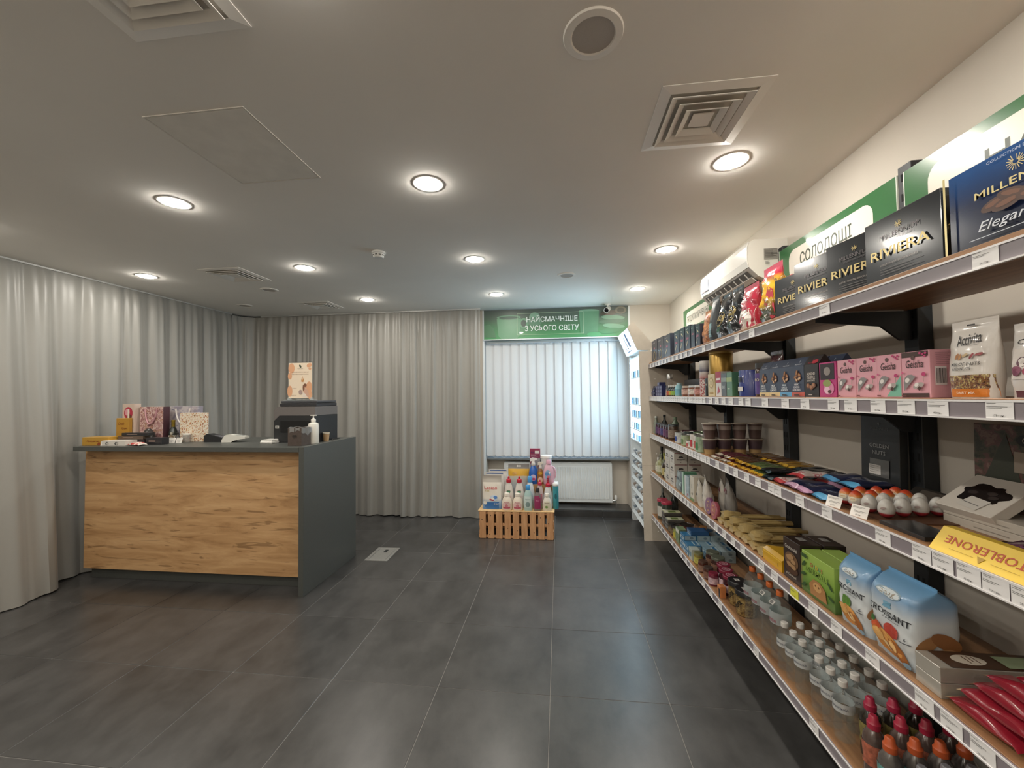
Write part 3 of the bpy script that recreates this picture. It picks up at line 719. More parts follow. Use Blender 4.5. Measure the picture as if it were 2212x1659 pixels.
P0, P1 = Vector((0.757, 0, 2.282)), Vector((0.857, 0, 2.045)); nrm = Vector((-(P0-P1).z, 0, (P0-P1).x)).normalized()
if nrm.x > 0: nrm = -nrm
def face_pt(u, v, off):   # u along y, v from bottom to top
    p = P1+(P0-P1)*v+nrm*off; return (p.x, Y0+0.035+(Y1-Y0-0.07)*u, p.z)
g = G().m(m_led); g.add([face_pt(0, 0, 0.006), face_pt(1, 0, 0.006), face_pt(1, 1, 0.006), face_pt(0, 1, 0.006)], [(0, 1, 2, 3)]); dcx(g, 'lit_header')
g = G()
for u0, u1, v0, v1, m_ in ((0.25, 0.45, 0.25, 0.9, m_post1), (0.5, 0.62, 0.2, 0.8, m_post2), (0.12, 0.2, 0.1, 0.5, m_post2), (0.7, 0.8, 0.15, 0.45, m_post1), (0.3, 0.75, 0.06, 0.12, m_post1)):
    g.m(m_); g.add([face_pt(u0, v0, 0.008), face_pt(u1-0.03, v0, 0.008), face_pt(u1, v1, 0.008), face_pt(u0+0.05, v1, 0.008)], [(0, 1, 2, 3)])
dcx(g, 'print')
g = G().m(emit(LED_COL, LED*5, 'led_strip')); g.add([(0.892, Y1-0.0235, 1.03), (0.965, Y1-0.0235, 1.03), (0.965, Y1-0.0235, 1.97), (0.892, Y1-0.0235, 1.97)], [(0, 1, 2, 3)]); dcx(g, 'light_strip')
for k, (za, zb) in enumerate(((1.76, 1.975), (1.45, 1.74), (1.30, 1.43), (1.16, 1.28), (1.03, 1.14))):
    g = G().m(m_led2); g.add([(0.912, Y0+0.03, za), (0.912, Y1-0.03, za), (0.912, Y1-0.03, zb), (0.912, Y0+0.03, zb)], [(0, 1, 2, 3)]); dcx(g, 'lit_panel')
    dcx(G().m(m_dw).box(0.884, 1.048, Y0+0.024, Y1-0.024, za-0.018, za-0.006), 'shelf')
    for q in range(5):
        yy = Y0+0.07+q*0.13
        dcx(G().m(mat(('#5c7ea8', '#8aa5b5', '#d9dfe3', '#4f6a7c', '#9fb8c4')[(q+k) % 5], 0.4)).box(0.893, 0.9105, yy, yy+0.055, za-0.0055, za+min(0.075, (zb-za)*0.55), 0.001), 'pack')
for k in range(6):
    z = 0.16+k*0.138
    g = G().m(m_dw).prism([(0.882, z-0.03), (0.89, z-0.045), (1.04, z+0.03), (1.04, z+0.04)], Y0+0.03, Y1-0.03); dcx(g, 'tray')
    for q in range(6):
        yy = Y0+0.06+q*0.108
        dcx(G().m(mat(('#c9ced2', '#7f8a94', '#e3e6e8', '#a08f80')[(q+k) % 4], 0.4)).prism([(0.915, z-0.018), (0.945, z-0.003), (0.92, z+0.05), (0.89, z+0.035)], yy, yy+0.055), 'pack')
for z in (0.10, 0.45, 0.92, 1.32, 1.72):
    dcx(G().m(mat('#f4f1ea', 0.3)).lathe([(0.006, 0), (0.005, 0.004), (0, 0.005)], 10).xf(Matrix.Translation((1.03, Y0, z)) @ Matrix.Rotation(PI/2, 4, 'X')), 'screw_cap')
dcx(G().m(mat('#b3a998', 0.6)).box(0.886, 1.0, Y0-0.0006, Y0, 0.795, 0.798), 'seam')

# ================================================================ wooden crate
cr = empty('wooden_crate', 'pale pine slatted crate upside down in front of the radiator', 'crate', loc=(-0.482, 4.40, 0))
m_pine = None
def pine_material():
    m, nt, b = new_mat('pine_board')
    tc = nt.nodes.new('ShaderNodeTexCoord'); oi = nt.nodes.new('ShaderNodeObjectInfo'); va = nt.nodes.new('ShaderNodeVectorMath'); va.operation = 'ADD'
    nt.links.new(tc.outputs['Object'], va.inputs[0]); nt.links.new(oi.outputs['Random'], va.inputs[1])
    mp = nt.nodes.new('ShaderNodeMapping'); mp.inputs['Scale'].default_value = (22, 22, 3); nt.links.new(va.outputs[0], mp.inputs['Vector'])
    n = nt.nodes.new('ShaderNodeTexNoise'); n.inputs['Scale'].default_value = 2; n.inputs['Detail'].default_value = 5; nt.links.new(mp.outputs[0], n.inputs['Vector'])
    r = nt.nodes.new('ShaderNodeValToRGB'); r.color_ramp.elements[0].position = 0.3; r.color_ramp.elements[0].color = col('#b5845a')+(1,)
    r.color_ramp.elements[1].position = 0.7; r.color_ramp.elements[1].color = col('#d0a074')+(1,); nt.links.new(n.outputs['Fac'], r.inputs['Fac'])
    nt.links.new(r.outputs['Color'], b.inputs['Base Color']); b.inputs['Roughness'].default_value = 0.6; return m
m_pine = pine_material()
nsl = 9; pitch = 0.826/nsl
slm = G().m(m_pine).box(-0.034, 0.034, 0, 0.012, 0.002, 0.292, 0.0015).mesh('slat')
rk = random.Random(4)
for k in range(nsl):
    x = -0.413+pitch*(k+0.5); s_ = put('slat', slm, cr, loc=(x, -0.008, 0))
    g = G()
    for q in range(rk.choice((0, 1, 1, 2))): g.m(mat('#4a3020', 0.6)).ell(rk.uniform(-0.02, 0.02), rk.uniform(0.03, 0.27), 0.005, 0.006, 10)
    if g.v: g.obj('knot', s_)
    put('slat', slm, cr, loc=(x, 0.336, 0))
for z in (0.005, 0.135, 0.262):
    for y in (0.005, 0.322): G().m(m_pine).box(-0.413, 0.413, y, y+0.012, z, z+0.03, 0.001).obj('batten', cr)
for x in (-0.411, 0.399):
    for z in (0.01, 0.11, 0.21): G().m(m_pine).box(x, x+0.012, 0.018, 0.322, z, z+0.075, 0.001).obj('end_board', cr)
for k in range(4): G().m(mat('#d9b583', 0.6, noise=(30, 0.1))).box(-0.418, 0.418, -0.010+k*0.09, 0.075+k*0.09, 0.293, 0.304, 0.0015).obj('top_board', cr)
# ================================================================ package builders (front faces local -y, base at z = 0)
def carton(name, label, cat, w, h, d, body, prints=None, group=None, ch=0.0012, rough=0.4, coat=0.2):
    m_ = body if not isinstance(body, str) else mat(body, rough, coat=coat)
    o = G().m(m_).box(-w/2, w/2, 0, d, 0, h, ch).obj(name, label=label, cat=cat, group=group)
    if prints:
        g = G(); prints(g, w, h, d)
        if g.v: g.obj('print', o)
    return o
def pouch_fns(w, h, d, seed=0, wr=0.0025, top=0.0, waist=0.05, nexp=2.6, lean=0.0, full=0.28):
    r = random.Random(seed); p1, p2, p3 = r.uniform(0, 6), r.uniform(0, 6), r.uniform(0, 6)
    def dep(v): return max(0.0016, d*0.5*(0.80+0.20*math.sin(min(1, v*3)*PI/2))*max(0, 1-max(0, (v-full)/(0.90-top-full)))**0.62) if v < 0.90-top else 0.0016
    def wid(v): return w*0.5*(1-waist*math.sin(PI*min(1, v*1.08))**2)
    def wrk(x, z): return wr*(math.sin(55*x/w*0.3+20*z/h+p1)+0.7*math.sin(31*z/h+p2+9*x/w)+0.5*math.sin(47*x/w-14*z/h+p3))
    def pt(u, v):
        a = 2*PI*u; ca, sa = math.cos(a), math.sin(a); A, B = wid(v), dep(v)
        x = A*math.copysign(abs(ca)**(2/nexp), ca); y = B*math.copysign(abs(sa)**(2/nexp), sa)
        k = min(1, B/(d*0.25))
        return (x, d/2+y+wrk(x, v*h)*k*(-1 if sa < 0 else 0.6)+lean*v*v, v*h)
    def front(x, z):
        v = min(1, max(0, z/h)); A, B = wid(v), dep(v); t = min(1, abs(x)/A)
        y = -B*(1-t**nexp)**(1/nexp); k = min(1, B/(d*0.25))
        return d/2+y-wrk(x, v*h)*k+lean*v*v-0.0006
    return pt, front
def pouch(name, label, cat, w, h, d, body, prints=None, group=None, seed=1, wr=0.0025, top=0.0, waist=0.05, rough=0.32, coat=0.25, lean=0.0, nu=32, nv=22, full=0.28, nexp=2.6):
    pt, fr = pouch_fns(w, h, d, seed, wr, top, waist, nexp, lean, full)
    m_ = body if not isinstance(body, str) else mat(body, rough, coat=coat)
    o = G().m(m_).grid(pt, nu, nv, closed=True, caps=True).obj(name, label=label, cat=cat, group=group)
    if prints:
        g = G(); prints(g, w, h, d); g.conform(fr); g.obj('print', o)
    return o
def pillow_mesh(L, Wd, T, m_, m_end=None, seed=0, nu=16, nv=16, crimp=0.10):
    """flow wrap lying flat: length along local y, width along x, resting on z = 0"""
    r = random.Random(seed); p1, p2 = r.uniform(0, 6), r.uniform(0, 6)
    g = G()
    def pt(u, v):
        a = 2*PI*u; t = min(1, max(0, (v-crimp)/(1-2*crimp)))
        B = max(0.0009, T*0.5*(max(0, math.sin(PI*t)))**0.42); A = Wd*0.5*(1 if 0 < t < 1 else 1.06)
        ca, sa = math.cos(a), math.sin(a)
        x = A*math.copysign(abs(ca)**0.8, ca); z = T*0.5+B*math.copysign(abs(sa)**0.8, sa)
        z += 0.12*T*math.sin(9*v+p1+40*x)*(1 if sa > 0 else 0.0)*min(1, B/(T*0.3))
        if t in (0, 1): z = T*0.32+0.004*math.sin(70*x+p2)
        return (x, v*L, max(0.0, z))
    g.m(m_).grid(pt, nu, nv, closed=True, caps=True)
    if m_end:
        if m_end not in g.ms: g.ms.append(m_end)
        k = g.ms.index(m_end)
        for i, f in enumerate(g.f):
            if len(f) == 4 and (g.v[f[0]][1] < L*(crimp+0.02) and g.v[f[2]][1] < L*(crimp+0.08)): g.mi[i] = k
    return g
def bottle(name, label, cat, prof, m_body, cap=None, m_cap=None, band=None, m_band=None, btext=None, group=None, seg=24, liquid=None):
    o = empty(name, label, cat, group)
    G().m(m_body).lathe(prof, seg).obj('body', o)
    if liquid: G().m(liquid[0]).lathe(liquid[1], seg).obj('liquid', o)
    if cap: G().m(m_cap).lathe(cap, 18).obj('cap', o)
    if band:
        g = G().m(m_band).lathe(band, seg).obj('label_band', o)
        if btext:
            t = G()
            for s_, c_, z_, h_, w_, a_ in btext: t.m(mat(c_, 0.5)).text_cyl(s_, max(b[0] for b in band), z_, h_, a_, w_, bold=0.02)
            t.obj('print', g)
    return o
def tin(r, h): return [(0, 0), (r-0.002, 0), (r, 0.002), (r, h-0.002), (r-0.001, h), (r-0.003, h-0.001), (r-0.004, h-0.004), (0, h-0.004)]
def jarp(r, h, neck=0.8): return [(0, 0), (r*0.9, 0), (r, 0.006), (r, h*0.70), (r*0.97, h*0.78), (r*neck, h*0.86), (r*neck, h)]
m_glass = clear('#eef3f0', 0.03, 1.45, 'jar_glass'); m_pet = clear('#fdfefe', 0.05, 1.36, 'clear_pet', 0.03)

# ================================================================ TOP SHELF
# eight slim navy chocolate boxes, far end
ys = [(4.44, 4.19), (4.18, 3.95), (3.94, 3.72), (3.60, 3.46), (3.45, 3.31), (3.30, 3.17), (3.16, 3.07), (3.06, 2.96)]
hs = [0.225, 0.22, 0.21, 0.195, 0.195, 0.19, 0.175, 0.16]
def p_navy(i):
    def f(g, w, h, d):
        g.m(mat('#c9c7cc', 0.5)).rect(-w*0.32, w*0.1, h*0.86, h*0.875)
        if i in (0, 1):
            g.m(mat('#d78a97', 0.4)).text('bella', 0, h*0.62, h*0.09, bold=0.03, shear=0.2); g.m(mat('#8a7b55', 0.4)).ell(0, h*0.28, w*0.22, h*0.2).m(mat('#222a3c', 0.4)).ell(0, h*0.28, w*0.15, h*0.15)
        elif i in (6,): g.m(mat('#d06d86', 0.4)).text('bella', 0, h*0.62, h*0.09, bold=0.03, shear=0.2)
        else:
            g.m(mat('#d06d86', 0.4)).text('bella', 0, h*0.5, h*0.11, bold=0.03, shear=0.2)
            g.m(mat('#d9c9a0', 0.4)).poly([(-w*0.1, h*0.75), (w*0.22, h*0.62), (w*0.26, h*0.66), (-w*0.06, h*0.8)]).poly([(-w*0.25, h*0.2), (0.0, h*0.4), (w*0.04, h*0.37), (-w*0.2, h*0.17)])
    return f
for i, ((a, b), h) in enumerate(zip(ys, hs)):
    nb = ['standing at the far end beside the cabinet', 'second from the far end', 'third from the far end with a gold edge', 'fourth from the far end', 'fifth from the far end', 'sixth from the far end', 'seventh from the far end', 'next to the brown croissant bag']
    o = carton('chocolate_box', 'navy chocolate box on the top shelf, '+nb[i], 'box', a-b-0.01, h, 0.05, '#2a3140', p_navy(i), 'navy chocolate boxes on the top shelf')
    shelf(o, (a+b)/2, ZT, 0.995)
o = pouch('candy_pouch', 'small black foil pouch at the far end of the top shelf', 'pouch', 0.07, 0.09, 0.05, '#1d2026', seed=5, rough=0.2)
shelf(o, 4.435, ZT, 1.08)
o = pouch('croissant_bag', 'brown printed croissant bag between navy boxes and black coffee bags', 'bag', 0.125, 0.235, 0.08, spots_mat('croissant_print', 26, [(0, '#7a4a2c'), (0.42, '#a56a3c'), (0.52, '#c4895a'), (0.6, '#8c5836'), (0.68, '#d8b48a')]), lambda g, w, h, d: g.m('#b5472f').rect(-w*0.3, w*0.2, h*0.78, h*0.88, 2), seed=2)
shelf(o, 2.895, ZT, 0.995)
m_foil_blk = mat('#17181a', 0.18, coat=0.6, bump=(40, 0.5, 0.006), name='crumpled_black_foil')
def p_blk1(g, w, h, d): g.m(mat('#7fa0a6', 0.45)).rect(-w*0.35, w*0.15, h*0.12, h*0.42, 4).m('#dfe5e4').lines(-w*0.3, w*0.1, h*0.38, 5, h*0.05, 0.002)
o = pouch('coffee_bag', 'matt black coffee bag with pale blue label beside the croissant bag', 'bag', 0.118, 0.30, 0.09, mat('#1f2326', 0.4), p_blk1, 'coffee bags on the top shelf', seed=8, wr=0.001)
shelf(o, 2.775, ZT, 0.995)
def p_blk2(g, w, h, d):
    g.m(mat('#9a8a5c', 0.3, 0.4)).ell(0, h*0.45, w*0.3, h*0.17, 28, 0, 4).m(m_foil_blk).ell(0, h*0.45, w*0.26, h*0.145, 28, 0, 4).m(mat('#b5a878', 0.3, 0.4)).text('NERO', 0, h*0.45, h*0.07, w*0.34, bold=0.02)
for k, (y, lab) in enumerate(((2.635, 'first shiny black coffee bag with gold ring, left one'), (2.475, 'second shiny black coffee bag with gold ring, beside the red bag'))):
    o = pouch('coffee_bag', lab, 'bag', 0.15, 0.285, 0.10, m_foil_blk, p_blk2, 'coffee bags on the top shelf', seed=12+k, wr=0.004)
    shelf(o, y, ZT, 0.995, tilt=-0.03)
def p_red(g, w, h, d):
    g.m('#d9d3cb').rect(-w*0.46, w*0.46, h*0.02, h*0.45, 6).m('#b53044').poly([(-w*0.45, h*0.3), (w*0.1, h*0.34), (-w*0.1, h*0.14)]).m('#f2e9e6').text('ROSSO', -w*0.12, h*0.68, h*0.09, w*0.5, bold=0.03).m('#3c3a38').bars(-w*0.3, -w*0.05, h*0.08, h*0.16)
o = pouch('coffee_bag', 'red and white coffee bag reading ROSSO on the top shelf', 'bag', 0.17, 0.25, 0.10, mat('#a3283c', 0.25, coat=0.5), p_red, 'coffee bags on the top shelf', seed=21, wr=0.0035)
shelf(o, 2.30, ZT, 0.995)
o = pouch('snack_bag', 'red topped gold foil snack bag behind the red coffee bag', 'bag', 0.16, 0.25, 0.09, ramp_mat('gold_red_foil', 2, [(0.0, '#8f7d58'), (0.62, '#b7a274'), (0.66, '#c23a38'), (1.0, '#c9403c')], 0, 0.25, 0.25, 0, 0.5), None, seed=24, wr=0.004)
shelf(o, 2.19, ZT, 1.11)
def p_sh(g, w, h, d):
    g.m('#c3283a').poly([(-w*0.2, h*0.05), (w*0.40, h*0.05), (w*0.30, h*0.55), (w*0.1, h*0.62), (-w*0.08, h*0.4)]).m('#f4e9e6').text('S', w*0.08, h*0.42, h*0.12, bold=0.04).text('200г', w*0.1, h*0.24, h*0.06, bold=0.03).text('ШАУРМА', w*0.1, h*0.13, h*0.035, bold=0.02)
o = pouch('snack_bag', 'crumpled yellow and red crisp bag leaning beside the RIVIERA boxes', 'bag', 0.17, 0.275, 0.09, ramp_mat('crisp_foil', 2, [(0.0, '#2b2a22'), (0.3, '#4d4424'), (0.45, '#c79a2c'), (0.8, '#d2a233'), (0.9, '#b3283e'), (1, '#c44a60')], 0, 0.275, 0.2, 0.15, 0.6), p_sh, seed=31, wr=0.006)
shelf(o, 2.05, ZT, 0.992, tilt=0.02)
# RIVIERA boxes, fanned out
m_riv = mat('#24272b', 0.18, coat=0.6, noise=(9, 0.08), name='black_gloss_card')
def p_riv(g, w, h, d):
    m_au = mat('#c9b57a', 0.3, 0.35); g.m(m_au)
    for k in range(8): g.rect(-0.0008, 0.0008, h*0.80, h*0.80+0.010); g.xf(Matrix.Translation((0, 0, h*0.80)) @ Matrix.Rotation(PI/4*k, 4, 'Y') @ Matrix.Translation((0, 0, -h*0.80)), len(g.v)-4)
    g.m(mat('#6e6668', 0.4)).text('MILLENNIUM', 0, h*0.68, h*0.07, w*0.50).text('COLLECTION SWEETS', 0, h*0.605, h*0.03, w*0.36)
    g.m(m_au).text('RIVIERA', 0, h*0.435, h*0.15, w*0.78, bold=0.012).m(mat('#a39b93', 0.4)).text('LUXURY ASSORTED CHOCOLATES', 0, h*0.25, h*0.03, w*0.5)
    g.m(mat('#6e6a68', 0.4)).lines(-w*0.25, w*0.27, h*0.185, 3, h*0.04, 0.0012)
    g.m('#d8d2c8').rect(-w*0.25, -w*0.12, h*0.06, h*0.13) if w < 0.2 else None
for k, (yl, wd, hh) in enumerate(((1.965, 0.225, 0.175), (1.81, 0.235, 0.198), (1.605, 0.235, 0.195), (1.415, 0.255, 0.195))):
    lab = ['black RIVIERA chocolate box half hidden beside the crisp bag', 'second black RIVIERA chocolate box from the crisp bag', 'third black RIVIERA chocolate box, middle of the fan', 'frontmost black RIVIERA chocolate box next to the gold box'][k]
    o = carton('chocolate_box', lab, 'box', wd, hh, 0.02 if k < 3 else 0.03, m_riv, p_riv, 'black RIVIERA boxes')
    a = 0.165 if k < 3 else 0.02
    shelf(o, yl-wd/2*math.cos(a), ZT, 0.993+wd/2*math.sin(a), a)
m_gold = mat('#b99a58', 0.3, 0.6, name='gold_card')
def p_gold(g, w, h, d): g.m(mat('#d6bd80', 0.25, 0.6)).rect(-w*0.5, w*0.5, h*0.5, h*0.53).ell(0, h*0.5, w*0.4, h*0.06).rect(-w*0.1, w*0.1, 0, h)
o = carton('gift_box', 'gold gift box with bow between RIVIERA and the blue box', 'box', 0.10, 0.19, 0.05, m_gold, p_gold)
g = G().m(mat('#cbb06f', 0.25, 0.6))
for sx in (-1, 1): g.lathe([(0, -0.02), (0.014, -0.012), (0.018, 0), (0.014, 0.012), (0, 0.02)], 12, sy=0.45, cx=sx*0.018).xf(Matrix.Translation((0, -0.008, 0.095)), len(g.v)-38)
g.obj('bow', o); shelf(o, 1.145, ZT, 1.045)
m_mil = ramp_mat('night_blue_card', 2, [(0, '#171d2e'), (0.6, '#1d2a4a'), (1, '#24508a')], 0, 0.2, 0.18, 0.1, 0.6)
def p_mil(g, w, h, d):
    m_au = mat('#d4c48c', 0.3, 0.3); g.m(m_au)
    L_ = -w/2
    for k in range(16): g.rect(-0.0008, 0.0008, 0.004, 0.017); g.xf(Matrix.Translation((L_+0.155, 0, h*0.79)) @ Matrix.Rotation(PI/8*k, 4, 'Y'), len(g.v)-4)
    g.text('MILLENNIUM', L_+0.175, h*0.60, h*0.085, 0.21, bold=0.02)
    g.m(mat('#b8c6d8', 0.4)).text('COLLECTION BY 16', L_+0.15, h*0.92, h*0.03, 0.1)
    for cx, cz, a in ((0.115, 0.43, 0.2), (0.15, 0.46, -0.3), (0.185, 0.44, 0.5), (0.14, 0.38, 0.1), (0.19, 0.37, -0.2)):
        g.m(mat('#4a2d1f', 0.35, coat=0.4)).ell(L_+cx, h*cz, 0.032, 0.013, 16, a).m(mat('#6e4630', 0.35)).ell(L_+cx, h*cz+0.002, 0.022, 0.006, 14, a)
    g.m('#d9dde4').text('Elegance', L_+0.15, h*0.2, h*0.14, 0.14, shear=0.35).rect(L_+0.06, L_+0.2, h*0.085, h*0.092).m(m_au).rect(L_, L_+0.006, 0, h)
o = carton('chocolate_box', 'large night blue MILLENNIUM Elegance chocolate box at the right picture edge', 'box', 0.33, 0.20, 0.04, m_mil, p_mil)
shelf(o, 1.132-0.165, ZT, 0.993)
# ================================================================ SECOND SHELF (from top)
m_nvf = mat('#2e3558', 0.25, coat=0.4, bump=(60, 0.4, 0.004), name='navy_foil')
for k, (y, lab) in enumerate(((4.43, 'dark blue candy pouch hanging over the far end of the second shelf'), (4.34, 'dark blue candy pouch beside the small stacked boxes'))):
    o = pouch('candy_pouch', lab, 'pouch', 0.085, 0.105, 0.05, m_nvf, seed=40+k, group='blue candy pouches'); shelf(o, y, Z2, 0.985+0.05*k)
# stack of small navy gum boxes
def p_gum(g, w, h, d): g.m('#8d93b5').rect(-w*0.35, w*0.35, h*0.3, h*0.7).m('#30376a').rect(-w*0.2, w*0.2, h*0.4, h*0.6)
gum0 = None
for c, (y, nst) in enumerate(((4.27, 3), (4.185, 4), (4.10, 3))):
    for r_ in range(nst):
        lab = 'small navy sweets box, %s column of the stack, %s from the bottom' % (['far', 'middle', 'near'][c], ORD[r_])
        if gum0 is None: gum0 = o = carton('sweets_box', lab, 'box', 0.08, 0.034, 0.06, '#333a6b', p_gum, 'stacked small navy boxes')
        else: o = dup(gum0, None, lab)
        shelf(o, y, Z2+r_*0.0345, 0.995)
# tall clear candy jar
o = empty('candy_jar', 'tall clear jar with silver lid beside the small bottles', 'jar')
G().m(clear('#efe9e4', 0.04, 1.45, 'jar_glass2', 0.12)).lathe([(0, 0), (0.04, 0), (0.043, 0.01), (0.036, 0.09), (0.022, 0.135), (0.022, 0.165)], 20).obj('body', o)
G().m(mat('#c2c0bd', 0.3, 0.7)).lathe([(0.023, 0.163), (0.025, 0.165), (0.025, 0.2), (0.022, 0.205), (0, 0.205)], 20).obj('lid', o)
G().m(spots_mat('wrapped_sweets', 60, [(0, '#b57a68'), (0.45, '#cfc2b4'), (0.55, '#a0583f'), (0.62, '#d9cdbf')])).lathe([(0, 0.003), (0.038, 0.003), (0.040, 0.012), (0.036, 0.06), (0, 0.065)], 18).obj('sweets', o)
shelf(o, 3.93, Z2, 1.04)
# small drink bottles
smallp = [(0, 0), (0.026, 0), (0.028, 0.004), (0.028, 0.055), (0.02, 0.068), (0.012, 0.076), (0.012, 0.082)]
for k, (y, c, lab) in enumerate(((3.865, '#b5573c', 'orange labelled small bottle next to the clear jar'), (3.79, '#b9a83e', 'yellow labelled small bottle, second from the clear jar'), (3.72, '#8fb04a', 'light green labelled small bottle in the middle of the row'), (3.65, '#7da044', 'green labelled small bottle before the pale blue one'))):
    o = bottle('sauce_bottle', lab, 'bottle', smallp, mat('#2b2d2f', 0.2, coat=0.5), [(0.0125, 0.08), (0.0135, 0.082), (0.0135, 0.1), (0, 0.101)], mat('#e8e6e2', 0.4), [(0.0285, 0.01), (0.0285, 0.045)], mat(c, 0.5), None, 'small sauce bottles'); shelf(o, y, Z2, 1.02)
o = bottle('sauce_bottle', 'pale blue small bottle at the end of the little bottle row', 'bottle', [(0, 0), (0.032, 0), (0.034, 0.004), (0.034, 0.07), (0.026, 0.088), (0.018, 0.1)], mat('#8fc3cf', 0.35), [(0.018, 0.095), (0.02, 0.097), (0.02, 0.112), (0, 0.113)], mat('#b9d8de', 0.4), [(0.0345, 0.012), (0.0345, 0.06)], mat('#6fa9bb', 0.5), None, 'small sauce bottles'); shelf(o, 3.57, Z2, 1.02)
# squat jars
for k, (y, c, lid, lab) in enumerate(((3.41, '#caa99c', '#c9b8a8', 'wide squat jar with pale pink label and cream lid'), (3.24, '#d6cfc6', '#cfd6d8', 'squat jar with white label between two pink jars'), (3.10, '#b8837a', '#d8d5d0', 'squat pink labelled jar next to the tall red tin'))):
    o = bottle('spread_jar', lab, 'jar', [(0, 0), (0.052, 0), (0.056, 0.005), (0.056, 0.062), (0.05, 0.068)], mat('#7a4b38', 0.25, coat=0.5), [(0.05, 0.066), (0.053, 0.068), (0.053, 0.082), (0.05, 0.084), (0, 0.084)], mat(lid, 0.4), [(0.0565, 0.014), (0.0565, 0.055)], mat(c, 0.5, noise=(70, 0.35)), None, 'squat spread jars'); shelf(o, y, Z2, 1.05)
o = carton('display_tray', 'long black card tray behind the little bottles', 'tray', 0.5, 0.15, 0.05, '#26282c'); shelf(o, 3.78, Z2, 1.20)
o = carton('display_tray', 'lower black card tray behind the squat jars', 'tray', 0.28, 0.125, 0.05, '#232529'); shelf(o, 3.37, Z2, 1.21)
# tins and packs in the middle
def tinthing(name, label, y, r, h, body, bandc=None, xf=1.0, lid=None, z=Z2, text=None, group=None, seg=28):
    o = empty(name, label, 'tin', group)
    G().m(body if not isinstance(body, str) else mat(body, 0.3, 0.2)).lathe(tin(r, h), seg).obj('body', o)
    if lid: G().m(mat(lid, 0.35, 0.2)).lathe([(r-0.004, h-0.002), (r+0.001, h-0.002), (r+0.001, h+0.012), (r-0.002, h+0.014), (0, h+0.014)], seg).obj('lid', o)
    if bandc or text:
        g = G()
        if bandc: g.m(mat(bandc, 0.45)).lathe([(r+0.0006, h*0.2), (r+0.0006, h*0.7)], seg)
        if text: 
            for s_, c_, z_, hh, w_ in text: g.m(mat(c_, 0.45)).text_cyl(s_, r+0.001, z_, hh, -PI/2, w_, 0.02)
        g.obj('print', o)
    shelf(o, y, z, xf+r); return o
m_chk = spots_mat('red_check', 70, [(0, '#9c2f36'), (0.48, '#d8cfc8'), (0.56, '#8a2a33')])
tinthing('biscuit_tin', 'lower red chequered tin under the other at the left of the gold tin', 3.0, 0.042, 0.125, m_chk)
tinthing('biscuit_tin', 'upper red chequered tin with dark emblem standing on the lower one', 3.0, 0.042, 0.125, ramp_mat('chk_top', 2, [(0, '#a8343c'), (0.45, '#c9c0ba'), (0.5, '#3a3350'), (1, '#d8d2cc')], 0, 0.125, 0.3, 0.2), z=Z2+0.1255)
tinthing('coffee_tin', 'short black tin below the gold tin', 2.895, 0.046, 0.125, '#23262a', None, text=[('CAFE', '#c9c2ae', 0.08, 0.012, 0.04)])
tinthing('coffee_tin', 'large gold coffee tin standing on the black tin and cream pack', 2.81, 0.072, 0.135, mat('#a98743', 0.28, 0.6), None, z=Z2+0.148, lid='#c2a25c')
def p_cream(g, w, h, d): g.m('#a98d55').ell(0, h*0.6, w*0.34, h*0.24).m('#d8c596').ell(0, h*0.6, w*0.28, h*0.2).m('#7d6534').text('R', 0, h*0.6, h*0.2).m('#a98d55').rect(-w*0.25, w*0.25, h*0.1, h*0.2)
o = carton('coffee_pack', 'cream coffee pack with gold oval emblem under the gold tin', 'box', 0.115, 0.147, 0.09, '#cbb886', p_cream); shelf(o, 2.765, Z2, 0.992)
def p_rw(g, w, h, d): g.m('#a92a44').rect(-w*0.5, w*0.5, h*0.55, h).m('#e6ded9').rect(-w*0.35, w*0.35, h*0.66, h*0.74).m('#b5475c').poly([(-w*0.2, h*0.1), (w*0.3, h*0.2), (0, h*0.45)])
o = carton('coffee_pack', 'red and white coffee pack right of the cream pack', 'box', 0.085, 0.155, 0.06, '#cfcac6', p_rw); shelf(o, 2.648, Z2, 0.992)
o = carton('coffee_pack', 'dark grey coffee pack right of the red and white pack', 'box', 0.075, 0.142, 0.06, '#43484a', lambda g, w, h, d: g.m('#8d9a94').rect(-w*0.5, w*0.5, h*0.62, h*0.8).m('#c9cfca').text('BIO', 0, h*0.4, h*0.12)); shelf(o, 2.566, Z2, 0.992)
o = carton('coffee_pack', 'green coffee pack beside the blue tin', 'box', 0.075, 0.143, 0.06, '#4f7a5c', lambda g, w, h, d: g.m('#9fb07a').rect(-w*0.5, w*0.5, h*0.6, h*0.78).m('#d5dcc8').rect(-w*0.3, w*0.1, h*0.3, h*0.34)); shelf(o, 2.486, Z2, 0.992)
o = tinthing('cocoa_tin', 'blue round tin with barcode sticker between green pack and brown bag', 2.365, 0.07, 0.145, mat('#2b3a86', 0.3, coat=0.3), None)
g = G().m('#e8e6e2').rect(-0.018, 0.03, 0.075, 0.115).m('#2a2a2a').bars(-0.014, 0.026, 0.08, 0.108, 10).m('#d9d6d2').rect(-0.012, 0.03, 0.03, 0.055).m('#c9b48a').ell(-0.042, 0.04, 0.012, 0.03)
g.conform(lambda x, z: -math.sqrt(max(1e-6, 0.0708**2-x*x))).obj('sticker', o)
m_brf = mat('#4a2c2e', 0.2, coat=0.5, bump=(45, 0.5, 0.006), name='brown_foil')
o = pouch('coffee_bag', 'dark brown foil bag with clip behind the purple jar', 'bag', 0.12, 0.235, 0.07, m_brf, lambda g, w, h, d: g.m('#b9a89c').rect(-w*0.3, w*0.1, h*0.2, h*0.3, 3), seed=51, wr=0.004); shelf(o, 2.235, Z2, 1.095)
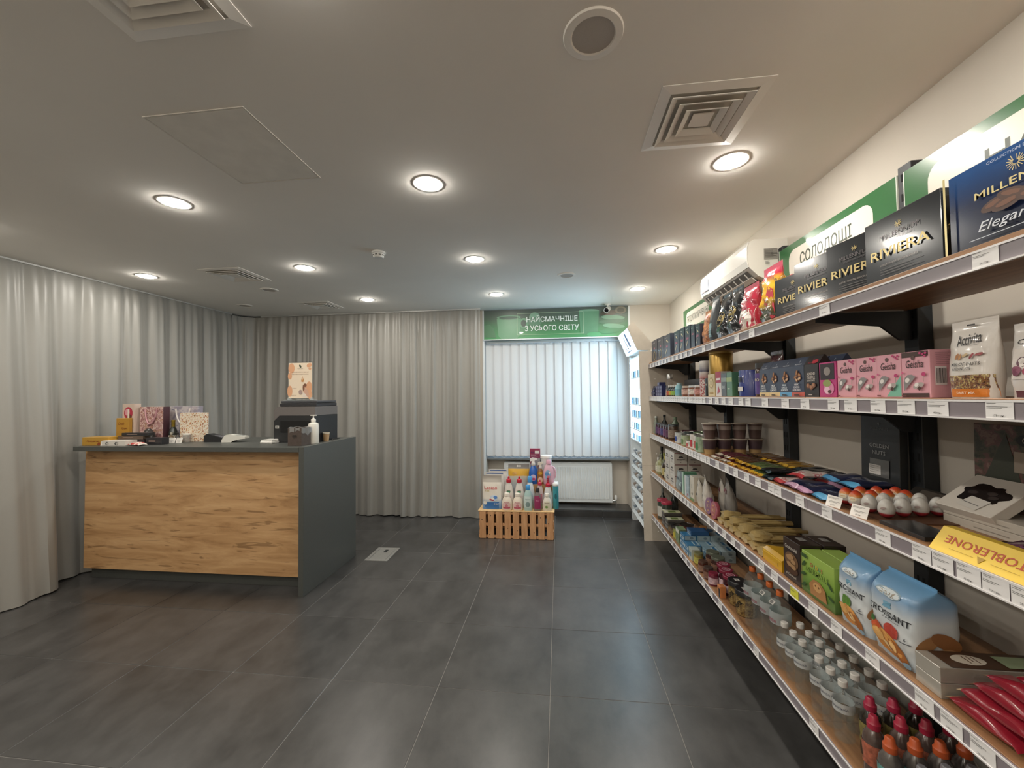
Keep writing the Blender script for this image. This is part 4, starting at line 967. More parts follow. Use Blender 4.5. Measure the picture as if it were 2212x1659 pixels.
o = bottle('coffee_jar', 'instant coffee jar with purple label and gold collar', 'jar', [(0, 0), (0.04, 0), (0.043, 0.005), (0.043, 0.13), (0.04, 0.14), (0.036, 0.145)], mat('#3a2418', 0.15, coat=0.6), [(0.038, 0.14), (0.041, 0.142), (0.041, 0.17), (0, 0.171)], mat('#2b2826', 0.4), [(0.0436, 0.012), (0.0436, 0.118)], mat('#54407e', 0.4, noise=(30, 0.2)), [('ORO', '#d8cfae', 0.085, 0.016, 0.045, -PI/2)]); shelf(o, 2.165, Z2, 1.035)
# almond truffle gable boxes
def gable(label, body, band, txtc, name='truffle_box', w=0.092, h=0.165, d=0.05, dark=False):
    o = G().m(mat(body, 0.4, coat=0.15)).prism([(0, 0), (d, 0), (d, h*0.78), (d*0.5+0.002, h), (d*0.5-0.002, h), (0, h*0.78)], -w/2, w/2, 'x').obj(name, label=label, cat='box', group='almond chocolate boxes')
    g = G()
    if not dark:
        g.m(mat(band, 0.4)).rect(-w/2, w/2, 0.002, h*0.125)
        for cx, cz, a, s_ in ((-0.012, 0.085, 0.5, 1), (0.01, 0.092, -0.4, 1.1), (0.014, 0.075, 0.3, 0.9), (-0.004, 0.07, -0.8, 0.8), (0.0, 0.1, 1.2, 0.9)):
            g.m('#6b4027').ell(cx, cz, 0.016*s_, 0.009*s_, 14, a).m('#a9764c' if cz > 0.08 else '#d0ab85').ell(cx+0.001, cz+0.001, 0.012*s_, 0.005*s_, 12, a)
        g.m(mat(txtc, 0.4)).text('MILK', 0, 0.052, 0.008, 0.03, bold=0.02).text('CHOCO', 0, 0.041, 0.008, 0.042, bold=0.02).text('ALMONDS', 0, 0.030, 0.009, 0.055, bold=0.03)
        g.m('#3a2d24').rect(-w*0.18, w*0.18, 0.006, 0.011)
    else:
        g.m('#d9cdc2').text('ALMOND', 0, 0.092, 0.011, 0.052, bold=0.03).text('TRUFFLE', 0, 0.077, 0.011, 0.052, bold=0.03).text('CHOCOLATE', 0, 0.065, 0.007, 0.05, bold=0.02)
        for cx, cz in ((-0.017, 0.045), (0.004, 0.038), (0.02, 0.046)): g.m('#7a4c33').ell(cx, cz, 0.012, 0.010).m('#a67553').ell(cx-0.002, cz+0.002, 0.007, 0.006)
        g.m('#b8aea8').rect(-0.012, 0.012, 0.008, 0.011)
    g.obj('print', o)
    t = G().m('#dfe3ea' if not dark else '#b53040').text('MILLENNIUM', 0, 0.008, 0.006, 0.045).rect(-0.001, 0.001, 0.016, 0.028)
    if dark: t.m('#b53040').ell(0.02, 0.012, 0.018, 0.010)
    ang = math.atan2(d*0.5, h*0.22)
    t.xf(Matrix.Translation((0, 0, h*0.78)) @ Matrix.Rotation(-ang, 4, 'X')).obj('flap_print', o)
    return o
for k, (y, band, tc_, lab) in enumerate(((2.078, '#d9c08a', '#e3e2e0', 'blue almond box with cream band, farthest of four'), (1.985, '#d8bf8c', '#e3e2e0', 'blue almond box with cream band, second from far'), (1.894, '#5e9cc4', '#dfe8ee', 'blue almond box with light blue band'), (1.803, '#b5574a', '#e6dfe0', 'blue almond box with red band beside the dark truffle box'))):
    o = gable(lab, '#343d52', band, tc_); shelf(o, y, Z2, 0.99)
o = gable('black almond truffle chocolate box with red flap', '#241c1c', '#000000', '#ffffff', dark=True); shelf(o, 1.713, Z2, 0.99)
for k, y in enumerate((1.90, 1.80, 1.70)):
    o = gable('blue almond box in the second row behind, %s from the far side' % ORD[k], '#343d52', '#5e9cc4', '#dfe8ee'); shelf(o, y, Z2, 1.06)
# magenta candy box and pink Geisha boxes
def p_mag(g, w, h, d): g.m('#2d2327').rect(-w*0.42, w*0.42, h*0.5, h*0.96).m('#8d8580').ell(0, h*0.74, w*0.2, h*0.12).m('#d184a6').ell(w*0.1, h*0.25, w*0.3, h*0.18).m('#8f9a58').ell(0, h*0.4, w*0.25, h*0.1).m('#e3b9cb').ell(0, h*0.2, w*0.18, h*0.1).m('#4a2c24').ell(w*0.15, h*0.16, w*0.1, h*0.05)
o = carton('candy_box', 'magenta and black candy box at the start of the pink Geisha row', 'box', 0.093, 0.130, 0.055, '#b93a7a', p_mag); shelf(o, 1.616, Z2, 0.99)
def p_gei(style):
    def f(g, w, h, d):
        if style == 'brown': g.m('#47312c').rect(-w*0.47, w*0.47, h*0.88, h*0.99).rect(-w*0.47, w*0.47, 0.002, h*0.1)
        if style == 'mint': g.m('#78b5a0').poly([(-w*0.1, 0.003), (w*0.5, h*0.5), (w*0.5, 0.003)])
        g.m('#5c4340').ell(-w*0.05, h*0.88 if style != 'brown' else h*0.86, w*0.07, w*0.07).m('#3c2725').text('Geisha', 0.0, h*0.73, h*0.17, w*0.62, bold=0.005, shear=0.15)
        for cx, cz in ((0.30, 0.92), (0.38, 0.88), (0.22, 0.95), (0.42, 0.94)): g.m('#b5386b').ell(w*cx, h*cz, w*0.045, w*0.035)
        g.m('#b5386b').ell(w*0.34, h*0.5, w*0.075, w*0.06).m('#4c7a55').rect(w*0.33, w*0.345, h*0.34, h*0.47).m('#c2557f').ell(-w*0.4, h*0.55, w*0.04, w*0.04)
        pts = [(-w*0.38+w*0.36*(1-math.cos(t*PI/12))*0.5*2*0.5, 0) for t in range(2)]
        g.m(mat('#8a8686', 0.2, coat=0.5)).poly([(-w*0.36, h*0.14), (-w*0.36, h*0.34), (-w*0.31, h*0.44), (-w*0.2, h*0.5), (-w*0.05, h*0.5), (w*0.08, h*0.45)])
        g.m('#d9d4d0').ell(-w*0.22, h*0.38, w*0.09, h*0.05, 12, 0.6)
        g.m('#a89d98').ell(w*0.18, h*0.26, w*0.2, h*0.06, 14, 0.3).m('#e3ded9').ell(w*0.12, h*0.28, w*0.08, h*0.04, 12, 0.5).m('#4a2e27').ell(w*0.22, h*0.2, w*0.08, h*0.05, 4)
        g.m('#6a3b3a').rect(-w*0.42, -w*0.25, h*0.03, h*0.06)
    return f
for k, (y, st_, lab) in enumerate(((1.517, '', 'pink Geisha chocolate box next to the magenta box'), (1.425, '', 'second pink Geisha box from the magenta box'), (1.337, 'mint', 'pink Geisha box with mint green corner'), (1.246, 'brown', 'pink Geisha box with dark brown bands and barcode side, nearest'))):
    o = carton('candy_box', lab, 'box', 0.089, 0.130, 0.06, '#d9a0ab', p_gei(st_), 'pink Geisha boxes'); shelf(o, y, Z2, 0.99)
    if k == 3:
        g = G().m('#e6dcdc').rect(0.012, 0.04, 0.035, 0.085).m('#2b2526').bars(0.015, 0.037, 0.04, 0.08, 9).m('#9a6672').lines(0.01, 0.05, 0.122, 7, 0.005, 0.001)
        g.xf(Matrix.Translation((0.0445, 0, 0)) @ Matrix.Rotation(PI/2, 4, 'Z')).obj('side_print', o)
# Activita nut mix pouch
def p_act(g, w, h, d):
    g.m('#cf7a26').rect(-w*0.5, w*0.5, h*0.015, h*0.12, 8)
    g.m(spots_mat('mixed_nuts', 130, [(0, '#4a2f1e'), (0.40, '#8a6238'), (0.47, '#5e3a3a'), (0.53, '#b9a26a'), (0.6, '#6e5a2c'), (0.66, '#d8c9a0')], 0.3, coat=0.5)).rect(-w*0.5, w*0.5, h*0.12, h*0.295, 8)
    g.m('#2f2a28').text('Activita', -w*0.02, h*0.755, h*0.14, w*0.54, bold=0.01, shear=0.1, a=0.12).m('#6a6461').text('natural product', w*0.05, h*0.675, h*0.022, w*0.28)
    for cx, cz, a, c in ((-0.22, 0.54, 1.2, '#a8703e'), (-0.15, 0.53, 1.3, '#b9824c'), (-0.03, 0.55, 0.4, '#c9b088'), (0.12, 0.53, 1.0, '#8c2f35'), (0.26, 0.55, 0.2, '#9c4a4a')): g.m(c).ell(w*cx, h*cz, w*0.075, w*0.032, 14, a)
    g.m('#2f2a28').text('MIX OF FRUITS', 0.0, h*0.435, h*0.042, w*0.62, bold=0.02).text('AND NUTS', -w*0.08, h*0.375, h*0.042, w*0.42, bold=0.02).m('#f4e6d4').text('DAIRY MIX', 0, h*0.068, h*0.03, w*0.4, bold=0.03)
    g.m('#3a3432').rrect(-w*0.09, w*0.09, h*0.925, h*0.945, h*0.009)
o = pouch('nut_mix_pouch', 'white standing pouch reading Activita with nuts and orange base', 'pouch', 0.112, 0.192, 0.05, '#d2cbc3', p_act, seed=3, wr=0.0008, waist=-0.06); shelf(o, 1.107, Z2, 0.99)
def p_che(g, w, h, d):
    g.m('#2f2a28').text('CHERRY', 0, h*0.75, h*0.07, w*0.7, bold=0.01, shear=0.2).m('#5a2a34').rect(-w*0.5, w*0.5, h*0.015, h*0.1, 6).m('#d8cfc8').rect(-w*0.4, w*0.4, h*0.25, h*0.66, 6)
    for cx, cz, c in ((-0.2, 0.48, '#5a2f3e'), (0.05, 0.52, '#6b7a3c'), (-0.05, 0.36, '#8a2a44'), (0.2, 0.4, '#4a2436'), (-0.28, 0.36, '#74304a'), (0.15, 0.3, '#5a2440')): g.m(c).ell(w*cx, h*cz, w*0.11, w*0.1, 14, 0, 2)
o = pouch('dried_fruit_pouch', 'white dried cherry pouch cut off by the right picture edge', 'pouch', 0.11, 0.165, 0.05, '#cfc8c2', p_che, seed=6, wr=0.001, waist=-0.04); shelf(o, 0.966, Z2, 0.99)
# ================================================================ THIRD SHELF
m_dglass = mat('#2a2f2c', 0.12, coat=0.5, name='dark_glass')
def simple_jar(name, label, cat, r, h, body, lid, band, y, x, z, group=None, lidh=0.016, text=None, noise=True):
    o = bottle(name, label, cat, [(0, 0), (r*0.92, 0), (r, 0.005), (r, h*0.8), (r*0.93, h*0.88), (r*0.9, h*0.9)], body,
               [(r*0.9, h-lidh), (r*0.95, h-lidh), (r*0.96, h-0.002), (r*0.93, h), (0, h)], mat(lid, 0.35, 0.2),
               [(r+0.0005, h*0.16), (r+0.0005, h*0.66)] if band else None, mat(band, 0.5, noise=(60, 0.3)) if band else None, text, group, 20)
    shelf(o, y, z, x+r); return o
o = bottle('syrup_bottle', 'slim dark bottle at the far end of the third shelf', 'bottle', [(0, 0), (0.028, 0), (0.03, 0.005), (0.03, 0.11), (0.012, 0.15), (0.012, 0.18)], m_dglass, [(0.0125, 0.175), (0.014, 0.177), (0.014, 0.2), (0, 0.2)], mat('#202326', 0.4)); shelf(o, 4.40, Z3, 1.10)
o = bottle('syrup_bottle', 'slim pale bottle beside the dark one at the far end of the third shelf', 'bottle', [(0, 0), (0.026, 0), (0.028, 0.005), (0.028, 0.11), (0.012, 0.15), (0.012, 0.17)], mat('#8d9485', 0.2, coat=0.4), [(0.0125, 0.165), (0.014, 0.167), (0.014, 0.185), (0, 0.186)], mat('#cfd4cf', 0.4)); shelf(o, 4.42, Z3, 1.02)
o = bottle('syrup_bottle', 'green capped bottle behind the berry jars', 'bottle', [(0, 0), (0.034, 0), (0.036, 0.005), (0.036, 0.12), (0.016, 0.15), (0.016, 0.165)], mat('#5a6a55', 0.2, coat=0.4), [(0.017, 0.16), (0.019, 0.162), (0.019, 0.185), (0, 0.186)], mat('#6f8068', 0.4)); shelf(o, 4.22, Z3, 1.16)
for k, (y, c) in enumerate(((4.30, '#5b3f66'), (4.20, '#6a4068'), (4.10, '#4a4478'), (4.00, '#6c3f62'), (3.92, '#5c3a55'))):
    simple_jar('jam_jar', 'purple labelled jam jar on the third shelf, %s from the far end' % ORD[k], 'jar', 0.036, 0.125, mat('#3b1f30', 0.15, coat=0.6), '#4f545a', c, y, 0.985, Z3, 'purple jam jars')
simple_jar('paste_jar', 'brown jar with red topped lid beside the purple jam jars', 'jar', 0.045, 0.14, mat('#4a3a30', 0.2, coat=0.5), '#43484a', '#8a7a6c', 3.815, 0.985, Z3)
def can(label, y, x, r, h, c, c2, lid='#b9b8b4', z=Z3, group='food cans on the third shelf'):
    o = empty('food_can', label, 'can', group)
    G().m(mat(c, 0.35, noise=(45, 0.25))).lathe([(0, 0), (r-0.002, 0), (r, 0.002), (r, h-0.003), (r-0.001, h-0.002)], 22).obj('body', o)
    G().m(mat(lid, 0.25, 0.8)).lathe([(r-0.001, h-0.003), (r+0.001, h-0.002), (r+0.001, h), (r-0.003, h), (r-0.004, h-0.003), (0, h-0.003)], 22).obj('rim', o)
    g = G().m(mat(c2, 0.45)).rect(-r*0.55, r*0.55, h*0.15, h*0.62, 4); g.conform(lambda xx, zz: -math.sqrt(max(1e-6, (r+0.0004)**2-xx*xx))).obj('label_patch', o)
    shelf(o, y, z, x+r); return o
can('white can with blue patch next to the brown jar', 3.60, 0.985, 0.042, 0.09, '#c9cbc8', '#2f4a9a')
can('dark olive can with white checks behind the blue patch can', 3.50, 1.03, 0.042, 0.105, '#39413f', '#c9cdc8')
can('pale green vegetable can on the third shelf', 3.42, 0.985, 0.04, 0.085, '#a8b394', '#5e7a4a')
can('green can with yellow top label behind the pale green can', 3.36, 1.06, 0.05, 0.115, '#69795a', '#c9b83c', '#8d9a86')
can('small white can with red lettering in front of the tomato cans', 3.29, 0.985, 0.03, 0.055, '#d6d2cc', '#b5484a')
can('white and red tomato can, left of three', 3.215, 0.99, 0.044, 0.112, '#d8d1ca', '#b03a40')
can('tomato can with red and green print, middle of three', 3.125, 0.99, 0.044, 0.112, '#cfc8c0', '#b8564c')
can('green printed tomato can beside the instant cups', 3.035, 0.972, 0.044, 0.112, '#8fa088', '#3f7a4e')
can('stacked second white and red tomato can at the back', 3.17, 1.08, 0.044, 0.112, '#d8d1ca', '#7a9a5c')
o = carton('tea_box', 'long dark plum box lying behind the jam jars', 'box', 0.34, 0.055, 0.10, '#5c2b40'); shelf(o, 4.10, Z3, 1.24)
# instant food cups, two high
def cup_mesh(lower):
    g = empty('instant_cup')
    return g
m_cupb = ramp_mat('cup_print', 2, [(0, '#b79a6c'), (0.30, '#a98a5c'), (0.34, '#5a4644'), (0.40, '#46353c'), (0.8, '#4c3b40'), (1, '#6e5a50')], 0, 0.105, 0.4)
m_cupt = ramp_mat('cup_print_top', 2, [(0, '#6a5550'), (0.35, '#5c4844'), (0.55, '#584440'), (0.60, '#9a8c84'), (0.78, '#8d7f78'), (0.82, '#63504a'), (1, '#5a4742')], 0, 0.108, 0.4)
m_rim = mat('#cfc4b4', 0.4)
def cup(label, low, sticker):
    o = empty('instant_cup', label, 'cup', 'stacked instant food cups')
    R0, R1, h = 0.034, 0.0455, 0.105
    G().m(m_cupb if low else m_cupt).lathe([(0, 0), (R0, 0), (R1, h-0.004)], 28).obj('body', o)
    G().m(m_rim).lathe([(R1-0.001, h-0.006), (R1+0.003, h-0.005), (R1+0.003, h-0.001), (R1, h), (0, h-0.0005)], 28).obj('lid', o)
    g = G(); f = lambda x, z: -math.sqrt(max(1e-6, (R0+(R1-R0)*z/(h-0.004)+0.0006)**2-x*x))
    if low: g.m('#d5ccbf').ell(-0.008, h*0.83, 0.006, 0.006).m('#c9bfa9').text('TOM YUM', -0.002, h*0.6, 0.008, 0.034, bold=0.02).m('#caa257').ell(0.0, h*0.22, 0.022, 0.02).m('#8a5f2c').ell(0.0, h*0.22, 0.013, 0.012)
    if sticker:
        g.m('#b9ada0').poly([(sticker-0.014, h*0.5), (sticker+0.010, h*0.44), (sticker+0.014, h*0.66), (sticker-0.010, h*0.72)]).m('#4a413c').poly([(sticker-0.007, h*0.54), (sticker+0.006, h*0.51), (sticker+0.008, h*0.62), (sticker-0.005, h*0.65)])
    if not low: g.m('#d0c6ba').rect(-0.03, 0.03, h*0.64, h*0.655, 6)
    if g.v: g.conform(f).obj('print', o)
    return o
cpos = [(1.033, 2.94), (1.133, 2.945), (1.233, 2.945), (1.333, 2.945)]
for k, (x, y) in enumerate(cpos):
    w_ = ['nearest the aisle', 'second from the aisle', 'third from the aisle', 'against the wall'][k]
    a_ = -0.55
    o = cup('dark instant cup, lower tier, '+w_, True, 0.012 if k == 1 else 0); shelf(o, y, Z3, x, a_)
    o = cup('brown instant cup, upper tier, '+w_, False, (0.008, -0.002, -0.012, 0)[k]); shelf(o, y, Z3+0.1055, x, a_)
for q, z in enumerate((Z3, Z3+0.1055)):
    o = cup('instant cup of the far stack behind the others, '+('lower' if q == 0 else 'upper'), q == 0, 0); shelf(o, 3.045, z, 1.115, -0.5)
# snack bars in flow wrap
def bar_proto(c, cend, L=0.165, Wd=0.045, T=0.02, seed=0, txtc=None):
    return pillow_mesh(L, Wd, T, mat(c, 0.25, coat=0.4, noise=(35, 0.3), bump=(70, 0.3, 0.002)), mat(cend, 0.25, coat=0.4) if cend else None, seed).mesh('snack_bar')
bars_ = {'maroon': [bar_proto('#5c2831', '#c9b8a2', seed=i) for i in range(3)], 'brown': [bar_proto('#5a3f2c', '#d2a233', seed=i+5) for i in range(3)],
         'green': [bar_proto('#5c6b45', '#d8ae3a', seed=i+9) for i in range(2)], 'black': [bar_proto('#26272a', '#2b3a40', seed=i+13) for i in range(3)], 'gold': [bar_proto('#8f6d2f', '#caa03c', seed=i+17) for i in range(3)], 'tan': [bar_proto('#6e5436', '#3a2a1c', seed=i+21) for i in range(3)]}
rb = random.Random(8)
def bar_row(cols, y0, y1, x, zl, place, tilt=0.0):
    n_ = len(cols); cnt = {}
    for i, c in enumerate(cols):
        y = y0+(y1-y0)*i/max(1, n_-1); cnt[c] = cnt.get(c, 0)+1
        lab = '%s %s wrapped snack bar, %s' % (ORD[cnt[c]-1], c, place)
        o = put('snack_bar', bars_[c][i % len(bars_[c])], None, lab, 'snack bar', 'wrapped snack bars on the third shelf')
        o.location = (x+rb.uniform(-0.004, 0.004), y, Z3+zl); o.rotation_euler = (0, 0, -PI/2+rb.uniform(-0.06, 0.06))
n1 = ['maroon']*6+['brown']*5+['green']*3+['black']*2
bar_row(n1, 2.79, 2.07, 0.985, 0.0, 'bottom layer of the front row, counting from the cups')
bar_row(['maroon']*4+['brown']*4+['green']*3+['black']*2, 2.74, 2.12, 1.0, 0.0225, 'top layer of the front row, counting from the cups')
bar_row(['tan']*4+['gold']*3+['brown']*3+['black']*4, 2.80, 2.085, 1.17, 0.0, 'bottom layer of the back row, counting from the cups')
bar_row(['tan']*3+['brown']*3+['gold']*3+['black']*3, 2.70, 2.09, 1.18, 0.0225, 'top layer of the back row, counting from the cups')
# white and pink wafer packs
m_waf = spots_mat('wafer_print', 40, [(0, '#d8c3bc'), (0.5, '#e6dad4'), (0.6, '#c9606c'), (0.66, '#d9b9b2')], 0.3, coat=0.4)
for k, (y, x, z, lab) in enumerate(((2.00, 0.99, 0.0, 'white and pink wafer pack lying at the front beside the bars'), (1.995, 1.17, 0.0, 'white and pink wafer pack lying behind the front one'), (1.995, 1.06, 0.0285, 'top wafer pack lying across the other two'))):
    g = pillow_mesh(0.175, 0.09, 0.026, m_waf, mat('#c34a4e', 0.3), 60+k); o = g.obj('wafer_pack', label=lab, cat='wafer pack', group='white wafer packs')
    o.location = (x, y, Z3+z); o.rotation_euler = (0, 0, -PI/2+0.04*k)
# navy candy pouches with blue and pink edges
m_nav = mat('#232a48', 0.3, coat=0.35, noise=(20, 0.25), bump=(50, 0.3, 0.003), name='navy_pouch')
npos = [(1.905, 0.99, 0.0, '#c79ab5'), (1.80, 0.985, 0.0, '#d1a0c0'), (1.695, 0.985, 0.0, '#5aa9d6'), (1.865, 1.125, 0.036, '#4f93c2'), (1.755, 1.125, 0.036, '#5aa9d6'), (1.90, 1.165, 0.0, '#c79ab5')]
for k, (y, x, z, ce) in enumerate(npos):
    nm_ = ['pink edged navy candy pouch at the front beside the wafers', 'pink edged navy candy pouch, second at the front', 'blue edged navy candy pouch at the front beside the eggs', 'blue edged navy candy pouch behind, next to the wafers', 'blue edged navy candy pouch behind, next to the eggs', 'pink edged navy candy pouch at the back beside the wafers'][k]
    g = pillow_mesh(0.17, 0.098, 0.033, m_nav, mat(ce, 0.3, coat=0.3), 70+k, crimp=0.09)
    o = g.obj('candy_pouch', label=nm_, cat='pouch', group='navy candy pouches')
    t = G().m('#aeb6cf').text('MILLENNIUM', 0, 0, 0.008, 0.06).text('I LOVE MILK', 0, -0.014, 0.007, 0.05)
    t.xf(Matrix.Translation((0, 0.05, 0.0345)) @ Matrix.Rotation(-PI/2, 4, 'X')); t.obj('print', o)
    o.location = (x, y, Z3+z); o.rotation_euler = (0, 0, -PI/2+(0.1 if k in (4, 6) else 0.03))
o = put('candy_pouch', pillow_mesh(0.15, 0.10, 0.03, mat('#2d2547', 0.3, coat=0.3), mat('#b58ab0', 0.3), 90).mesh('candy_pouch'), None, 'violet candy pouch with pink wavy edge leaning at the black nut box', 'pouch')
o.location = (1.145, 1.755, Z3); o.rotation_euler = (0, 0, -PI/2)
# GOLDEN NUTS box leaning on the upright
def p_gn(g, w, h, d):
    g.m('#6a6a68').text('MILLENNIUM', 0, h*0.80, h*0.035, w*0.45).ell(0, h*0.86, 0.006, 0.006).m('#8f908e').text('GOLDEN', 0, h*0.585, h*0.05, w*0.50, bold=0.01).text('NUTS', 0, h*0.50, h*0.05, w*0.34, bold=0.01)
    g.m(mat('#5f5f5e', 0.15, coat=0.6)).rect(-w*0.24, w*0.26, h*0.20, h*0.42).m('#c9c5c0').rect(-w*0.26, w*0.05, h*0.225, h*0.345).m('#6a6764').lines(-w*0.23, w*0.0, h*0.33, 4, h*0.025, 0.0014).m('#5a5a5a').ell(-w*0.05, h*0.09, 0.006, 0.006)
o = carton('nut_box', 'tall black GOLDEN NUTS box leaning against the upright', 'box', 0.20, 0.33, 0.03, '#1e2022', p_gn, rough=0.5)
shelf(o, 1.83, Z3, 1.305, 0.0, tilt=-0.02)
# chocolate eggs
m_eggb = ramp_mat('egg_foil', 2, [(0.0, '#a3262e'), (0.28, '#b02c30'), (0.34, '#c9c5be'), (0.62, '#cfcbc2'), (0.70, '#cf8a3a'), (0.85, '#c8502a'), (1.0, '#b53a28')], 0, 0.062, 0.28, 0.06, 0.4)
m_eggw = ramp_mat('egg_foil_white', 2, [(0.0, '#8a2430'), (0.26, '#a02a34'), (0.32, '#bdbab4'), (1.0, '#cbc8c2')], 0, 0.062, 0.28, 0.05, 0.4)
def egg_prof(r=0.0225, h=0.062):
    return [(0, 0)]+[(r*math.sin(PI*t)**0.9*(1+0.12*math.cos(PI*t)), h*(1-math.cos(PI*t))/2) for t in [i/14 for i in range(1, 14)]]+[(0, h)]
def egg(label, m_, pr):
    o = G().m(m_).lathe(egg_prof(), 20).obj('chocolate_egg', label=label, cat='egg', group='chocolate eggs')
    g = G().m('#e3dcc4').ell(0, 0.034, 0.011, 0.008, 16, 0, 2).m('#c9882f').text('JOY', 0, 0.034, 0.006, 0.014, bold=0.03) if pr else G().m('#9a8a86').ell(0, 0.033, 0.008, 0.004, 12, 0.3, 2)
    g.conform(lambda x, z: -math.sqrt(max(1e-7, (0.0225*math.sin(PI*math.acos(max(-1, min(1, 1-2*z/0.062)))/PI)*1.03+0.0006)**2-x*x))); g.obj('print', o); return o
tray = G().m(mat('#5a3a26', 0.6)).box(-0.13, 0.13, -0.13, 0.13, 0, 0.004).obj('egg_tray', label='low brown card tray under the chocolate eggs', cat='tray'); tray.location = (1.15, 1.53, Z3)
rows_ = [[(1.625, 1.045), (1.65, 1.11), (1.655, 1.17), (1.65, 1.23)], [(1.575, 1.045), (1.59, 1.105), (1.60, 1.165), (1.60, 1.225)], [(1.52, 1.05), (1.54, 1.11), (1.545, 1.17), (1.55, 1.23)], [(1.462, 1.06), (1.478, 1.12), (1.487, 1.18), (1.495, 1.24)]]
for r_, row in enumerate(rows_):
    for c_, (y, x) in enumerate(row):
        o = egg('%s chocolate egg, %s row from the camera, %s from the aisle' % ('white topped' if r_ >= 2 else 'orange topped', ORD[3-r_], ORD[c_]), m_eggw if r_ >= 2 else m_eggb, r_ < 2)
        o.location = (x, y, Z3+0.004); o.rotation_euler = (0, 0, -PI/2+0.6)
def sign_card(label, x, y, z, a, w=0.058, h=0.04, lean=-0.35):
    o = G().m(mat('#e6e2dc', 0.5)).box(-w/2, w/2, 0, 0.001, 0, h).obj('price_card', label=label, cat='price card', group='loose price cards')
    g = G().m('#6a6764').lines(-w*0.42, w*0.3, h*0.85, 2, h*0.08, 0.001).lines(-w*0.3, w*0.42, h*0.52, 2, h*0.09, 0.001).text('65 грн', 0, h*0.18, h*0.14, bold=0.02)
    g.obj('print', o); o.location = (x, y, z); o.rotation_euler = (lean, 0, -PI/2+a); return o
sign_card('loose price card leaning on the egg beside the navy pouches', 0.982, 1.60, Z3, 0.25)
sign_card('second loose price card leaning on the eggs', 0.982, 1.475, Z3, 0.25)
# black slab bars, pralines tray, bear chocolate
o = carton('chocolate_slab', 'flat black chocolate slab lying in front of the eggs', 'box', 0.16, 0.012, 0.10, '#25262a', rough=0.3); shelf(o, 1.33, Z3, 1.0, 0.0)
o = carton('chocolate_slab', 'flat black praline box with clear lid leaning at the back wall', 'box', 0.19, 0.09, 0.012, mat('#2a2724', 0.25, coat=0.5), lambda g, w, h, d: [g.m(mat('#4a443e', 0.2, coat=0.6)).rect(-w*0.3, w*0.45, h*0.12, h*0.9)]+[g.m(mat('#3a3430', 0.3)).poly([(w*(0.0+0.15*k), h*0.2), (w*(0.09+0.15*k), h*0.2), (w*(0.06+0.15*k), h*0.85), (w*(0.03+0.15*k), h*0.85)]) for k in range(3)]); shelf(o, 1.60, Z3, 1.265, 0.0, tilt=-0.85)
sign_card('price card in front of the black praline box', 1.255, 1.60, Z3, 0.0, 0.06, 0.042)
def p_bear(g, w, h, d):
    pts = []
    for k in range(36):
        a = 2*PI*k/36; r = 0.055*(1+0.10*math.sin(3*a+1)+0.09*math.sin(7*a)+0.05*math.sin(11*a+2)); pts.append((r*math.cos(a)*1.15, h*0.5+r*math.sin(a)*0.8))
    g.m(mat('#231f1e', 0.12, coat=0.6)).poly(pts)
    for cx, cz in ((-0.03, 0.08), (0.02, 0.1), (0.035, 0.06)): g.m(mat('#3a3432', 0.15, coat=0.6)).ell(cx, h*0.3+cz*0.4, 0.014, 0.008)
    g.m('#c9c4bc').poly([(-0.03, h*0.12), (0.035, h*0.06), (0.045, h*0.34), (-0.018, h*0.40)]).m('#6a6764').poly([(-0.02, h*0.22), (0.03, h*0.17), (0.031, h*0.185), (-0.019, h*0.235)])
o = carton('chocolate_gift_box', 'white box with dark chocolate bear shape in its window', 'box', 0.17, 0.155, 0.03, '#cfc8be', p_bear)
shelf(o, 1.38, Z3+0.0565, 1.205, 0.0, tilt=-0.95)
for k, zz in enumerate((0.0, 0.027)):
    o = carton('chocolate_gift_box', 'flat white box lying under the bear box, '+('lower one' if k == 0 else 'upper one'), 'box', 0.24, 0.026, 0.115, '#b8b0a4', lambda g, w, h, d: g.m('#8d857a').rect(-w*0.1, w*0.3, h*0.4, h*0.5)); shelf(o, 1.335, Z3+zz, 1.22, 0.0)
# Christmas bag on the wall
m_xm = spots_mat('christmas_print', 24, [(0, '#3b3a30'), (0.42, '#4d4a3a'), (0.48, '#6a4a44'), (0.55, '#7d625a'), (0.62, '#5a2f2f'), (0.68, '#9a8a7c')], 0.4)
o = carton('sweets_bag', 'large Christmas sweets bag with fir tree print and ONLY logo at the back', 'bag', 0.24, 0.31, 0.012, m_xm, lambda g, w, h, d: g.m('#3f4236').poly([(-w*0.45, h*0.3), (-w*0.1, h*0.92), (w*0.12, h*0.3)]).poly([(-w*0.48, h*0.2), (-w*0.18, h*0.6), (w*0.12, h*0.2)]).m('#1f201e').ell(w*0.22, h*0.86, w*0.2, h*0.07).m('#b9b5aa').text('ONLY', w*0.22, h*0.86, h*0.06, w*0.26, bold=0.02).m('#5a2a2a').rect(w*0.4, w*0.5, h*0.4, h*0.98).m('#9c8f80').rect(w*0.0, w*0.34, h*0.55, h*0.75))
shelf(o, 1.375, Z3, 1.348, 0.0, tilt=-0.02)
sign_card('price card in front of the Christmas bag', 1.318, 1.35, Z3+0.1, 0.1, 0.055, 0.04, -0.2)
